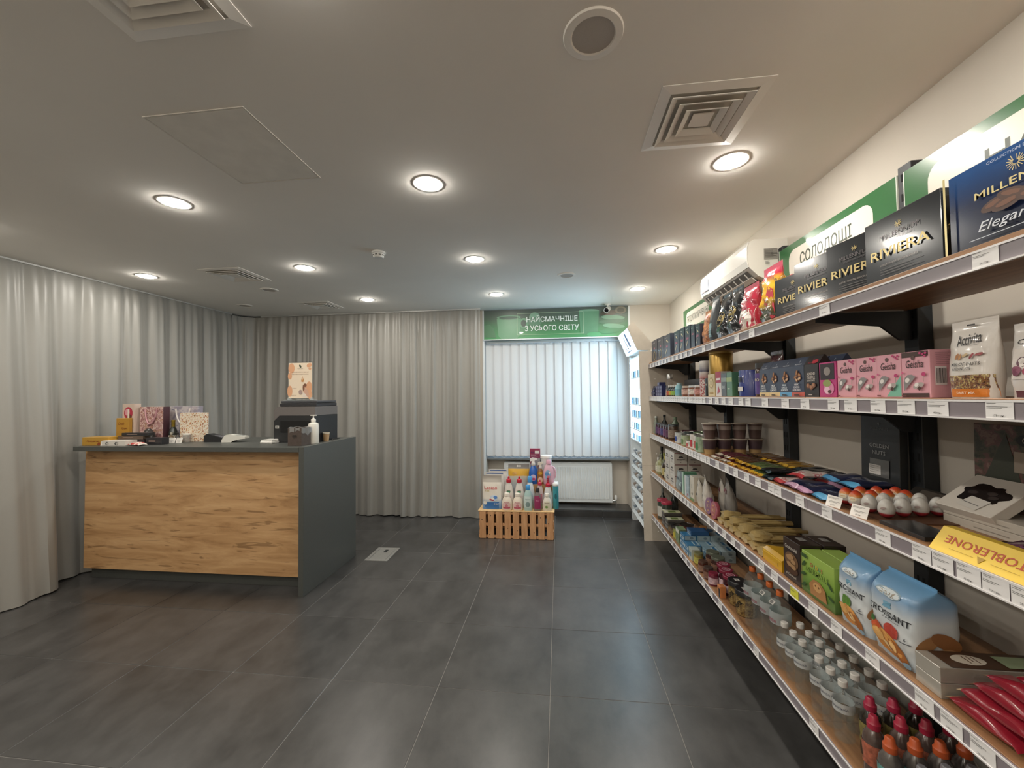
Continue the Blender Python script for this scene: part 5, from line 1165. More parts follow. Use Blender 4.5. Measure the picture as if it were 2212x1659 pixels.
# TOBLERONE bars: triangular prisms with the print upside down on the slope
o = G().m(mat('#e3bf3a', 0.35, coat=0.2)).prism([(0.0, 0.0), (0.095, 0.0), (0.062, 0.058), (0.040, 0.058)], -0.118, 0.118, 'x').obj('triangular_chocolate_bar', label='yellow triangular TOBLERONE bar with red letters upside down', cat='chocolate bar')
g = G().m('#b8502c').text('TOBLERONE', -0.0, 0.040, 0.021, 0.185, bold=0.015, a=PI).m('#a8842c').poly([(-0.004, 0.024), (0.016, 0.024), (0.006, 0.008)]).lines(-0.07, -0.01, 0.018, 1, 0.004, 0.0008).lines(0.03, 0.09, 0.018, 1, 0.004, 0.0008).ell(0.107, 0.018, 0.006, 0.006)
g.xf(Matrix.Rotation(-math.atan2(0.040, 0.058), 4, 'X')); g.obj('print', o)
shelf(o, 1.09, Z3, 0.974)
m_plum = spots_mat('plum_foil', 40, [(0, '#3a1c2c'), (0.45, '#52283e'), (0.55, '#7a4a68'), (0.62, '#2c1622')], 0.25, coat=0.5)
for k, (y, x, z) in enumerate(((1.075, 1.11, 0.0), (1.075, 1.183, 0.0), (1.06, 1.14, 0.021))):
    o = put('chocolate_bar', pillow_mesh(0.26, 0.07, 0.02, m_plum, mat('#5a2f4a', 0.3), 95+k).mesh('chocolate_bar'), None, 'plum foil chocolate bar behind the yellow triangular bar, '+['lower front one', 'lower back one', 'top one'][k], 'chocolate bar', 'plum chocolate bars')
    o.location = (x, y+0.13, Z3+z); o.rotation_euler = (0, 0, PI)
# ================================================================ FOURTH SHELF
m_oil = mat('#5a5f35', 0.12, coat=0.6, name='olive_oil_glass')
def oilbottle(label, y, x, h, r, body, cap, band, z=Z4, group='bottles at the far end of the fourth shelf'):
    o = bottle('oil_bottle', label, 'bottle', [(0, 0), (r*0.94, 0), (r, 0.005), (r, h*0.55), (r*0.85, h*0.64), (r*0.36, h*0.76), (r*0.33, h*0.9)], body, [(r*0.36, h*0.84), (r*0.40, h*0.845), (r*0.40, h), (0, h)], mat(cap, 0.4),
               [(r+0.0006, h*0.12), (r+0.0006, h*0.46)], mat(band, 0.5, noise=(50, 0.25)), None, group, 18); shelf(o, y, z, x+r); return o
oilbottle('tall black capped dark bottle at the far end of the fourth shelf', 4.39, 1.03, 0.26, 0.034, m_dglass, '#202224', '#2c3032')
oilbottle('short bottle with white cap and cream label at the far end', 4.34, 0.985, 0.155, 0.03, mat('#b8b89a', 0.25), '#e6e4de', '#d8d6c4')
oilbottle('clear oil bottle with pale label, second from the far end', 4.25, 0.985, 0.20, 0.034, mat('#9a9a6c', 0.2, coat=0.5), '#8d8f7c', '#c9c9b2')
oilbottle('slim oil bottle with yellow cap in the middle of the bottle group', 4.16, 1.0, 0.225, 0.032, m_oil, '#8c9048', '#c4c2a4')
oilbottle('dark vinegar bottle with yellow label before the white boxes', 4.07, 0.985, 0.21, 0.033, mat('#3a2c20', 0.15, coat=0.5), '#b8a860', '#b9ab72')
oilbottle('small olive bottle with cream label at the front near the white boxes', 3.985, 0.985, 0.15, 0.03, m_oil, '#4b4a3c', '#c9c6b0')
# white tea boxes, 2 x 2 columns, three high, animal print
def p_tea(g, w, h, d): g.m('#4a4644').poly([(-w*0.2, h*0.56), (-w*0.12, h*0.68), (w*0.1, h*0.70), (w*0.2, h*0.62), (w*0.18, h*0.52), (w*0.08, h*0.56), (-w*0.1, h*0.52)]).m('#5c5450').rect(-w*0.3, w*0.3, h*0.36, h*0.45).m('#8a8480').rect(-w*0.08, w*0.08, h*0.3, h*0.32).m('#6a5f58').poly([(-w*0.06, h*0.2), (w*0.06, h*0.2), (0, h*0.13)])
tea0 = None
for c, (y, x) in enumerate(((3.875, 0.985), (3.72, 0.985), (3.875, 1.10), (3.72, 1.10))):
    for r_ in range(3):
        lab = 'white tea box with animal print, %s column, %s from the bottom' % (['far front', 'near front', 'far back', 'near back'][c], ORD[r_])
        if tea0 is None: 
            tea0 = o = carton('tea_box', lab, 'box', 0.145, 0.099, 0.11, '#c9c2b8', p_tea, 'stacked white tea boxes')
            g = G(); p_tea(g, 0.11, 0.099, 0.1); g.m('#7a3a40').rect(-0.05, 0.05, 0.093, 0.0985); g.xf(Matrix.Translation((0.0725, 0.055, 0)) @ Matrix.Rotation(PI/2, 4, 'Z')); g.obj('side_print', o)
        else: o = dup(tea0, None, lab)
        shelf(o, y, Z4+r_*0.0995, x)
def sachet(label, y, x, w, h, body, pr=None, seed=0, z=Z4): 
    o = pouch('tea_sachet', label, 'pouch', w, h, 0.04, body, pr, 'small pouches on the fourth shelf', seed=seed, wr=0.0015); shelf(o, y, z, x); return o
sachet('grey blue tea pouch right of the white boxes', 3.585, 0.985, 0.085, 0.155, '#8d9a9c', lambda g, w, h, d: g.m('#4d5a5e').rect(-w*0.3, w*0.3, h*0.55, h*0.7, 3), 3)
sachet('dark grey tea pouch beside the green edged book-like box', 3.495, 0.985, 0.085, 0.165, '#59666a', lambda g, w, h, d: g.m('#a9b9bc').rect(-w*0.3, w*0.3, h*0.3, h*0.5, 3), 4)
o = carton('tea_box', 'thin box with mint green front edge', 'box', 0.05, 0.18, 0.10, '#5c8a6c', lambda g, w, h, d: g.m('#b9d6c4').rect(-w*0.5, w*0.2, 0.002, h-0.002)); shelf(o, 3.405, Z4, 0.985)
o = carton('tea_box', 'pale blue patterned tea box next to the green edged one', 'box', 0.105, 0.165, 0.09, mat('#a3b4bb', 0.4, noise=(30, 0.25)), lambda g, w, h, d: g.m('#d5d9d8').rect(-w*0.5, -w*0.2, 0.002, h-0.002).m('#a86a7c').ell(w*0.15, h*0.15, w*0.12, h*0.06)); shelf(o, 3.31, Z4, 0.985)
o = carton('tea_box', 'white upright box with script lettering and green foot', 'box', 0.085, 0.185, 0.08, '#cdc6b6', lambda g, w, h, d: g.m('#6a6a60').text('Sprout', -w*0.1, h*0.6, h*0.3, w*0.18, shear=0.2).m('#6d8a5c').rect(-w*0.48, w*0.48, 0.002, h*0.12).m('#5a5a50').ell(0, h*0.3, w*0.12, h*0.06)); shelf(o, 3.20, Z4, 0.99)
def p_pz(g, w, h, d): g.m('#3a3634').text('Pz', -w*0.1, h*0.38, h*0.16, w*0.42, bold=0.03, a=0.9).m('#6a6460').rect(-w*0.25, w*0.3, h*0.72, h*0.77, 2)
for k, (y, w, h, x, lab, body) in enumerate(((3.09, 0.10, 0.20, 0.99, 'white coffee pouch seen edge-on, leftmost of the pouches', '#c9c4ba'), (2.965, 0.12, 0.235, 0.99, 'white coffee pouch with Pz lettering in front', '#cfc9bf'), (2.95, 0.12, 0.225, 1.09, 'white coffee pouch with dark label behind the lettered one', '#c4beb4'), (2.82, 0.13, 0.25, 1.08, 'grey coffee pouch with plum label behind the round tins', '#8b8782'))):
    o = pouch('coffee_pouch', lab, 'pouch', w, h, 0.07, body, p_pz if k in (0, 1) else (lambda g, w, h, d: g.m('#7a4452' if True else '').rect(-w*0.25, w*0.25, h*0.6, h*0.72, 3)), 'white and grey coffee pouches', seed=100+k, wr=0.0022, lean=-0.022, full=0.4); shelf(o, y, Z4, x, -0.25)
for k, (y, c, x, lab) in enumerate(((2.86, '#7d4a72', 0.982, 'purple round sweets tin standing on edge'), (2.755, '#a3525e', 0.978, 'red round sweets tin standing on edge beside the golden bags'))):
    o = empty('round_tin', lab, 'tin', 'round tins standing on edge')
    G().m(mat(c, 0.3, coat=0.3, noise=(20, 0.15))).lathe([(0, 0), (0.054, 0), (0.056, 0.003), (0.056, 0.019), (0.054, 0.022), (0, 0.022)], 30).xf(Matrix.Translation((0, 0.022, 0.056)) @ Matrix.Rotation(PI/2, 4, 'X')).obj('body', o)
    g = G().m('#c9a06a').ell(0, 0.056, 0.026, 0.034, 20).m(mat(c, 0.35)).ell(0, 0.056, 0.020, 0.027, 20).m('#d8c08a').text('K', 0, 0.056, 0.02, bold=0.02); g.obj('print', o)
    shelf(o, y, Z4, x, 0.0, -0.06)
o = carton('candy_roll', 'small plum coloured candy tin lying at the back of the fourth shelf', 'tin', 0.05, 0.02, 0.05, '#6a2f45'); shelf(o, 2.62, Z4, 1.22)
# golden breadstick bags: bundles of sticks with gathered ends
m_stick = mat('#a48d5c', 0.35, coat=0.25, noise=(25, 0.15), name='golden_wrap')
def bread(label, y, z, seed):
    o = empty('breadstick_bag', label, 'bag', 'golden breadstick bags')
    rr = random.Random(seed); L = 0.33
    for k in range(4):
        yy = -0.024+0.016*k; zz = 0.010+0.006*(k % 2)
        G().m(m_stick).tube([(yy, 0.09+rr.uniform(-0.01, 0.01), zz), (yy+rr.uniform(-0.003, 0.003), 0.22, zz+0.002), (yy, L+rr.uniform(-0.02, 0.01), zz)], 0.0085, 7).obj('stick', o)
    def pt(u, v):
        a = 2*PI*u; t = v; A = 0.0305*(0.55+0.75*math.sin(PI*min(1, 0.25+0.75*t))); B = 0.020*(0.6+0.7*math.sin(PI*min(1, 0.2+0.8*t)))
        w_ = 0.004*math.sin(5*a+seed)+0.003*math.sin(9*a+7*v+seed)
        return ((A+w_)*math.cos(a), 0.10*v-0.004*math.sin(3*a+seed), max(0.0, 0.020+(B+w_)*math.sin(a)))
    G().m(mat('#b39c69', 0.22, coat=0.5, bump=(45, 0.6, 0.006), name='golden_cellophane')).grid(pt, 18, 9, closed=True, caps=True).obj('gathered_end', o)
    o.location = (0.985, y, Z4+z); o.rotation_euler = (0, 0, -PI/2+rr.uniform(-0.05, 0.03)); return o
for k in range(7): bread('golden breadstick bag, bottom layer, %s from the red tin' % ORD[k], 2.665-k*0.084, 0.0, k)
for k in range(4): bread('golden breadstick bag, top layer, %s from the red tin' % ORD[k], 2.62-k*0.125, 0.046, 20+k)
o = G().m(mat('#cf9f1e', 0.3, coat=0.3)).prism([(0.0, 0.0), (0.10, 0.0), (0.10, 0.055), (0.02, 0.062), (0.0, 0.05)], -0.085, 0.085, 'x').obj('sweets_packet', label='bright yellow packet between the golden bags and the cookie box', cat='packet')
G().m('#8a6a14').rect(0.05, 0.053, 0.012, 0.03).m('#e3bd4a').rect(-0.08, 0.08, 0.042, 0.047).obj('print', o); shelf(o, 2.045, Z4, 0.985)
# cookie boxes
def p_cook(g, w, h, d):
    g.m('#d8d0c4').text('Cookimoldi', -w*0.02, h*0.80, h*0.085, w*0.72, shear=0.1).m('#6e5238').ell(0, h*0.50, w*0.4, h*0.2).m('#4a3020').ell(0.0, h*0.3, w*0.38, h*0.12)
    for cx, cz in ((-0.15, 0.55), (0.12, 0.5), (0.0, 0.6), (-0.1, 0.4), (0.15, 0.38)): g.m('#a3805a').ell(w*cx, h*cz, w*0.15, h*0.055)
    g.m('#c9bfae').text('al Caramel', 0, h*0.16, h*0.06, w*0.6)
for k, x in enumerate((0.982, 1.075)):
    o = carton('cookie_box', 'tall dark brown cookie box with pale side, '+('front one' if k == 0 else 'standing directly behind the front one'), 'box', 0.125, 0.175, 0.085, mat('#2e2320', 0.35, coat=0.2), p_cook if k == 0 else None, 'dark cookie boxes')
    G().m('#b9b67a').rect(-0.04, 0.04, 0.004, 0.150).xf(Matrix.Translation((0.0625, 0.0425, 0)) @ Matrix.Rotation(PI/2, 4, 'Z')).obj('side_print', o)
    g = G().m('#8d8a86').rect(-0.03, 0.01, -0.02, 0.01).m('#5a5754').lines(-0.027, 0.005, 0.006, 3, 0.006, 0.001); g.xf(Matrix.Translation((0, 0.05, 0.1755)) @ Matrix.Rotation(-PI/2, 4, 'X')); g.obj('top_sticker', o)
    shelf(o, 1.875, Z4, x)
m_anim = ramp_mat('jungle_card', 2, [(0, '#3f5a2c'), (0.3, '#5a7a38'), (0.6, '#7fa244'), (1, '#9cba58')], 0, 0.165, 0.35, 0.25, 0.2)
def p_ani(g, w, h, d):
    for k, (ch_, c) in enumerate(zip('DIDUS', ('#b5483c', '#3f6aa3', '#d8a63c', '#4a8a9a', '#c25a4a'))): g.m(c).text(ch_, w*(-0.16+0.08*k), h*0.76, h*0.09, bold=0.03)
    g.m('#2c4420').text('ANIMALS', 0, h*0.62, h*0.13, w*0.72, bold=0.04).m('#8fb04c').text('ANIMALS', 0.001, h*0.625, h*0.115, w*0.69, bold=0.01)
    g.m('#a8794a').poly([(-w*0.2, h*0.08), (-w*0.24, h*0.3), (-w*0.1, h*0.46), (w*0.1, h*0.47), (w*0.26, h*0.36), (w*0.3, h*0.1)]).m('#c99c66').ell(0.02*w, h*0.32, w*0.13, h*0.1).m('#7a5530').ell(-w*0.03, h*0.34, w*0.02, w*0.02).ell(w*0.07, h*0.34, w*0.02, w*0.02)
    for cx, cz, a in ((-0.4, 0.7, 0.8), (-0.42, 0.45, 0.4), (0.42, 0.55, -0.7), (0.44, 0.3, -0.3), (-0.4, 0.2, 0.6)): g.m('#35522a').ell(w*cx, h*cz, w*0.09, w*0.03, 12, a)
    g.m('#35522a').rrect(-w*0.45, -w*0.28, h*0.86, h*0.95, h*0.02)
for k, x in enumerate((0.985, 1.06)):
    o = carton('biscuit_box', 'green ANIMALS biscuit box, '+('front one with jungle print' if k == 0 else 'second one behind'), 'box', 0.195, 0.165, 0.07, m_anim, p_ani if k == 0 else None, 'green biscuit boxes'); shelf(o, 1.707, Z4, x)
# croissant bags
def croi(label, y, w, h, d, warm, seed, a):
    mm = ramp_mat('croissant_bag_print', 2, [(0, '#9fb4c4'), (0.12, '#c3cdd2'), (0.3, '#d3d6d6'), (0.62, '#cfd6da'), (0.82, '#7fa2c4'), (1, '#6a9ac0')], 0, h, 0.28, 0.06, 0.4)
    def pr(g, w, h, d):
        g.m('#8fa6b5').ell(0, h*0.80, w*0.26, h*0.055, 20, 0, 3).m('#d5dde0').ell(0, h*0.80, w*0.24, h*0.045, 20, 0, 3).m('#8d7a5c').text('DORÉ', 0, h*0.80, h*0.05, w*0.32, bold=0.02)
        g.m('#6d9cb5').poly([(-w*0.08, h*0.69), (w*0.08, h*0.69), (w*0.06, h*0.655), (w*0.08, h*0.62), (-w*0.08, h*0.62), (-w*0.06, h*0.655)])
        g.m('#2a2c30').text('CROISSANT', 0, h*0.545, h*0.075, w*0.88, bold=0.012).m('#5a5c60').text('di pasticceria', w*0.05, h*0.485, h*0.03, w*0.36, shear=0.2)
        g.m('#5f8a3c' if not warm else '#b5473a').ell(-w*0.12+(0.2*w if warm else 0), h*0.36, w*0.16, h*0.085, 20, 0, 3)
        if warm: g.m('#c4562f').ell(-w*0.25, h*0.30, w*0.14, h*0.08, 18, 0, 3).m('#3f6a34').ell(-w*0.36, h*0.38, w*0.06, h*0.04, 12, 0, 2)
        for cx, cz, rx, rz, aa, c in ((-0.1, 0.18, 0.30, 0.09, -0.5, '#b5793c'), (0.05, 0.2, 0.28, 0.085, -0.6, '#c98f4c'), (0.18, 0.15, 0.22, 0.075, -0.7, '#9c5f2c'), (-0.2, 0.23, 0.14, 0.06, -0.4, '#d8a765'), (0.0, 0.16, 0.10, 0.03, -0.6, '#ead0a0'), (0.12, 0.19, 0.10, 0.025, -0.8, '#dcb478')):
            g.m(c).ell(w*cx, h*cz, w*rx, h*rz, 18, aa, 3)
        g.m('#4a4c50').text('6', w*0.36, h*0.36, h*0.04, bold=0.02).rect(w*0.28, w*0.44, h*0.315, h*0.325, 2)
        g.m('#7f9cb0').ell(w*0.34, h*0.05, w*0.06, h*0.035, 14, 0, 2)
    o = pouch('croissant_bag', label, 'bag', w, h, d, mm, pr, 'white and blue croissant bags', seed=seed, wr=0.0018, top=-0.06, waist=0.0, lean=0.0, nu=48, nv=28, full=0.80, nexp=5.0)
    g = G()
    for cx, cz, rx, rz, aa, c in ((-0.25, 0.22, 0.28, 0.10, 0.6, '#a3764c'), (0.1, 0.26, 0.3, 0.12, -0.4, '#8f5f38'), (0.0, 0.12, 0.3, 0.08, 0.2, '#b58a5c')): g.m(c).ell(d*cx, h*(cz+0.15), d*rx, h*rz*0.7, 16, aa, 2)
    pts_ = [v for v in range(1)]
    g.xf(Matrix.Translation((w*0.5+0.0035, d*0.5, 0)) @ Matrix.Rotation(PI/2, 4, 'Z')).obj('side_print', o)
    shelf(o, y, Z4, 0.985, a); return o
croi('white CROISSANT bag with green apple beside the ANIMALS box', 1.529, 0.14, 0.235, 0.10, False, 7, 0.0)
croi('white CROISSANT bag with orange apricot, larger front one', 1.368, 0.165, 0.245, 0.14, True, 9, 0.02)
# chocolate bar cartons and red packs
for k, zz in enumerate((0.0, 0.041)):
    o = carton('wafer_carton', 'silver ended wafer carton lying beside the croissant bag, '+('lower one' if k == 0 else 'upper one with brown top'), 'box', 0.075, 0.040, 0.30, mat('#b5b0a6', 0.22, 0.3, bump=(60, 0.3, 0.003)), None, 'wafer cartons')
    g = G().m(mat('#4a3426', 0.35, coat=0.2)).rect(-0.036, 0.036, 0.03, 0.297).m('#c9bfae').ell(0.0, 0.10, 0.022, 0.04).m('#6a5040').lines(-0.015, 0.015, 0.12, 3, 0.012, 0.003).m('#8d9a7a').rect(-0.02, 0.03, 0.17, 0.27)
    g.xf(Matrix.Translation((0, 0, 0.0405)) @ Matrix.Rotation(-PI/2, 4, 'X')); g.obj('top_print', o)
    shelf(o, 1.24, Z4+zz, 0.985-0.0*k, 0.0)
m_redp = mat('#8f1f2e', 0.25, coat=0.4, bump=(40, 0.35, 0.004), name='red_foil')
for r_ in range(4):
    n_ = 3 if r_ < 3 else 2
    for c_ in range(n_):
        L = 0.24
        o = put('red_chocolate_pack', pillow_mesh(0.17, 0.058, 0.036, m_redp, mat('#b59a7a', 0.3, 0.2), 120+r_*3+c_, crimp=0.05).mesh('red_chocolate_pack'), None, 'dark red foil chocolate pack, %s layer from below, %s from the aisle' % (ORD[r_], ORD[c_]), 'chocolate pack', 'stacked dark red packs')
        o.location = (1.018+c_*0.062+0.004*r_, 1.196-0.028*r_, Z4+r_*0.0375); o.rotation_euler = (0, 0, PI)
o = bottle('noodle_cup', 'white cup with pink lid at the right picture edge of the fourth shelf', 'cup', [(0, 0), (0.04, 0), (0.052, 0.14)], mat('#cfc8ba', 0.4), [(0.051, 0.136), (0.055, 0.138), (0.055, 0.150), (0.05, 0.154), (0, 0.155)], mat('#b53a58', 0.35), [(0.0438, 0.036), (0.0462, 0.06)], mat('#b5525a', 0.45), None); shelf(o, 0.915, Z4, 1.09)

# ================================================================ BOTTOM SHELF
for k, (y, x, lab) in enumerate(((4.40, 1.03, 'dark wine bottle at the far end of the bottom shelf, left one'), (4.38, 1.14, 'dark wine bottle at the far end of the bottom shelf, right one'))):
    oilbottle(lab, y, x, 0.285, 0.036, m_dglass, '#6a706c', '#3a3f3c', Z5, 'dark bottles on the bottom shelf')
for k, (y, x, lab) in enumerate(((4.30, 0.985, 'tall jar with pink red lid, left one'), (4.195, 1.0, 'tall jar with pink red lid, right one'))):
    o = bottle('pickle_jar', lab, 'jar', [(0, 0), (0.045, 0), (0.048, 0.006), (0.048, 0.17), (0.045, 0.178)], mat('#3a4238', 0.15, coat=0.6), [(0.047, 0.172), (0.052, 0.174), (0.052, 0.195), (0.048, 0.2), (0, 0.2)], mat('#b53a52', 0.35, coat=0.2), [(0.0486, 0.03), (0.0486, 0.13)], mat('#c9c6bd', 0.5), None, 'jars with pink red lids'); shelf(o, y, Z5, x+0.052)
def flatpack(label, y, x, z, w, h, d, c, top, group, name='sprat_tin'):
    o = carton(name, label, 'tin', w, h, d, mat(c, 0.3, 0.3, noise=(40, 0.15)), None, group, 0.006)
    g = G().m(mat(top, 0.45, noise=(60, 0.2))).rect(-w*0.46, w*0.46, d*0.04, d*0.96); g.m('#6a7a44').rect(-w*0.3, w*0.3, d*0.3, d*0.7).m('#d8d6c0').rect(-w*0.4, w*0.4, d*0.1, d*0.25)
    g.xf(Matrix.Translation((0, 0, h+0.0002)) @ Matrix.Rotation(-PI/2, 4, 'X')); g.obj('top_label', o); shelf(o, y, Z5+z, x); return o
for k in range(4): flatpack('flat tin with pale green label, far stack, %s from the bottom' % ORD[k], 4.085, 0.985, k*0.0325, 0.10, 0.032, 0.17, '#5a5450', '#c2c49a', 'flat tins in the far stack')
for k in range(3): flatpack('flat tin with pale green label, second stack, %s from the bottom' % ORD[k], 3.97, 0.985, k*0.0325, 0.10, 0.032, 0.16, '#6a6660', '#bcbfa0', 'flat tins in the second stack')
for k, (y, c, lab) in enumerate(((3.885, '#4a4038', 'small dark jar at the front before the paste can'), (3.81, '#5a4a3a', 'small brown jar at the front before the paste can'))):
    simple_jar('paste_jar', lab, 'jar', 0.032, 0.08, mat(c, 0.2, coat=0.5), '#2b2a2a', '#7a6a50', y, 0.985, Z5, 'small dark jars')
can('wide can with brown top and yellow label on the bottom shelf', 3.79, 1.06, 0.062, 0.10, '#6a3a34', '#c9a83c', '#5a5250', Z5, 'cans on the bottom shelf')
can('yellow and green can in front of the brown can', 3.72, 0.985, 0.038, 0.09, '#9aa05a', '#c9b84a', '#a8a6a0', Z5, 'cans on the bottom shelf')
o = carton('rusk_box', 'orange printed box with white price card on the bottom shelf', 'box', 0.09, 0.115, 0.05, mat('#c4894a', 0.4, noise=(30, 0.2)), lambda g, w, h, d: g.m('#8a5a2c').ell(0, h*0.4, w*0.25, h*0.2, 16, 0.5)); shelf(o, 3.70, Z5, 1.20, -0.5)
sign_card('white price card in front of the orange printed box', 1.165, 3.73, Z5+0.07, -0.5, 0.05, 0.045, 0)
def p_2x(g, w, h, d): g.m('#dfe6ea').text('2x', 0, h*0.6, h*0.3, w*0.5, bold=0.03).ell(0, h*0.2, w*0.3, h*0.1)
o = carton('tuna_pack', 'blue pack printed 2x beside the orange box', 'pack', 0.075, 0.12, 0.05, '#2b5a82', p_2x); shelf(o, 3.60, Z5, 1.22, -0.5)
o = carton('vegetable_box', 'green and white carton at the shelf front before the blue tuna tins', 'box', 0.10, 0.13, 0.06, mat('#7a8a6a', 0.4, noise=(30, 0.4)), lambda g, w, h, d: g.m('#d8d9cc').rect(-w*0.45, w*0.45, h*0.7, h*0.95)); shelf(o, 3.60, Z5, 0.985)
def tuna(label, y, x, z, tone):
    o = carton('tuna_box', label, 'box', 0.10, 0.042, 0.10, mat(tone, 0.35, coat=0.2), lambda g, w, h, d: g.m('#c3cdd0').rect(-w*0.46, w*0.46, h*0.1, h*0.6).m('#2f6a94').rect(-w*0.2, w*0.25, h*0.2, h*0.5), 'stacked blue tuna boxes')
    g = G().m('#a9bcc4').rect(-0.045, 0.045, 0.05, 0.095).m('#2f6a94').rect(-0.04, 0.03, 0.06, 0.08); g.xf(Matrix.Translation((0, 0, 0.0422)) @ Matrix.Rotation(-PI/2, 4, 'X')); g.obj('top_print', o)
    g = G().m('#9aabb0').rect(-0.042, 0.042, 0.004, 0.036).m('#6a7c84').ell(0.01, 0.02, 0.014, 0.010); g.xf(Matrix.Translation((0.05, 0.05, 0)) @ Matrix.Rotation(PI/2, 4, 'Z')); g.obj('side_print', o)
    shelf(o, y, Z5+z, x); return o
for c_, x in enumerate((0.985, 1.09, 1.195)):
    for q, y in enumerate((3.47, 3.365, 3.26)):
        if q == 2 and c_ == 0: continue
        for r_ in range(2 if not (q == 0) else 3):
            tuna('blue and white tuna box, %s from the aisle, %s from the far side, %s layer' % (ORD[c_], ORD[q], ORD[r_]), y, x, r_*0.0425, ('#3a78a3', '#7f9aa8', '#9fb0b6')[c_])
o = carton('tuna_pack', 'dark blue flat pack with white lettering lying on the tuna boxes', 'pack', 0.11, 0.03, 0.14, '#27507c', lambda g, w, h, d: g.m('#dfe6ea').text('Calvo', 0, h*0.5, h*0.6, w*0.6, shear=0.2)); shelf(o, 3.47, Z5+0.130, 1.04)
o = carton('cracker_box', 'small pale box with blue print at the front of the bottom shelf', 'box', 0.075, 0.085, 0.06, '#b5bcb4', lambda g, w, h, d: g.m('#6a8a9a').rect(-w*0.4, w*0.3, h*0.3, h*0.7)); shelf(o, 3.265, Z5, 0.985)
simple_jar('mustard_jar', 'small yellow labelled jar before the honey jars', 'jar', 0.032, 0.085, mat('#8a7a3c', 0.2, coat=0.5), '#7a7a52', '#b9b35a', 3.175, 0.985, Z5)
for k, (y, x, lab) in enumerate(((3.10, 1.045, 'dark jam jar with grey green lid, left one'), (3.0, 1.045, 'dark jam jar with grey green lid, right one'))):
    simple_jar('honey_jar', lab, 'jar', 0.046, 0.125, mat('#3a1f1a', 0.12, coat=0.6), '#63685a', '#7a5a48', y, x, Z5, 'jars with grey green lids')
for k, (y, x) in enumerate(((2.90, 1.09), (2.81, 1.07), (2.72, 1.06))):
    o = bottle('jam_jar', 'jam jar with wine red printed lid, %s from the far side' % ORD[k], 'jar', jarp(0.043, 0.105, 0.92), mat('#3b0f18', 0.1, coat=0.7), [(0.040, 0.098), (0.0435, 0.1), (0.0435, 0.115), (0.040, 0.119), (0, 0.119)], mat('#7d2238', 0.3, coat=0.3), [(0.0436, 0.02), (0.0436, 0.062)], mat('#c9b2b8', 0.5, noise=(50, 0.25)), None, 'jam jars with red lids')
    g = G().m('#d0b8be').ell(0, 0, 0.026, 0.026).m('#8a3a4c').ell(0, 0, 0.022, 0.022).m('#dcc9cc').text('LUX', 0, 0, 0.012, 0.03, bold=0.02); g.xf(Matrix.Translation((0, 0, 0.1195)) @ Matrix.Rotation(-PI/2, 4, 'X')); g.obj('lid_print', o); shelf(o, y, Z5, x, 0.3)
for k, (y, c, bc) in enumerate(((3.06, '#4a2418', '#8a6a58'), (2.955, '#4a2418', '#7d5a4a'), (2.865, '#6a2438', '#c2a6ac'))):
    simple_jar('jam_jar', ['brown', 'dark brown', 'raspberry'][k]+' jam jar at the very front edge of the bottom shelf', 'jar', 0.032, 0.08, mat(c, 0.12, coat=0.6), ['#5a4034', '#4a3a34', '#7d2238'][k], bc, y-0.02, 0.971, Z5, 'jam jars at the front edge')
o = carton('tea_box', 'little orange and black box before the black lidded jars', 'box', 0.045, 0.07, 0.035, '#c07a4a', lambda g, w, h, d: g.m('#26221f').rect(0, w*0.5, 0, h*0.8)); shelf(o, 2.682, Z5, 0.974)
for k, (y, x) in enumerate(((2.602, 1.0), (2.487, 0.995))):
    o = bottle('nut_jar', 'clear jar of nuts with wide black lid, '+('far one' if k == 0 else 'near one'), 'jar', [(0, 0), (0.05, 0), (0.053, 0.006), (0.053, 0.115), (0.05, 0.12)], m_glass, [(0.051, 0.112), (0.056, 0.114), (0.056, 0.138), (0.053, 0.142), (0, 0.142)], mat('#222123', 0.35, coat=0.2), None, None, None, 'nut jars with black lids', 26,
               (spots_mat('hazelnuts_%d' % k, 60, [(0, '#6a4a28'), (0.42, '#a37f4c'), (0.55, '#c9a76c'), (0.63, '#8a6436')], 0.4), [(0, 0.003), (0.048, 0.003), (0.051, 0.008), (0.051, 0.098), (0, 0.1)]))
    g = G().m('#1f1c1a').text('Nutz', 0.0, 0.06, 0.03, 0.07, bold=0.03, a=0.9); g.conform(lambda x_, z_: -math.sqrt(max(1e-6, 0.0538**2-x_*x_))); g.obj('print', o)
    g = G().m('#c9c5be').poly([(-0.02, -0.015), (0.012, -0.022), (0.018, 0.004), (-0.014, 0.012)]).m('#8a8682').poly([(-0.012, -0.008), (0.01, -0.013), (0.012, -0.004), (-0.01, 0.002)]); g.xf(Matrix.Translation((0, 0, 0.1425)) @ Matrix.Rotation(-PI/2, 4, 'X')); g.obj('lid_sticker', o)
    shelf(o, y, Z5, x+0.056, 0.2)
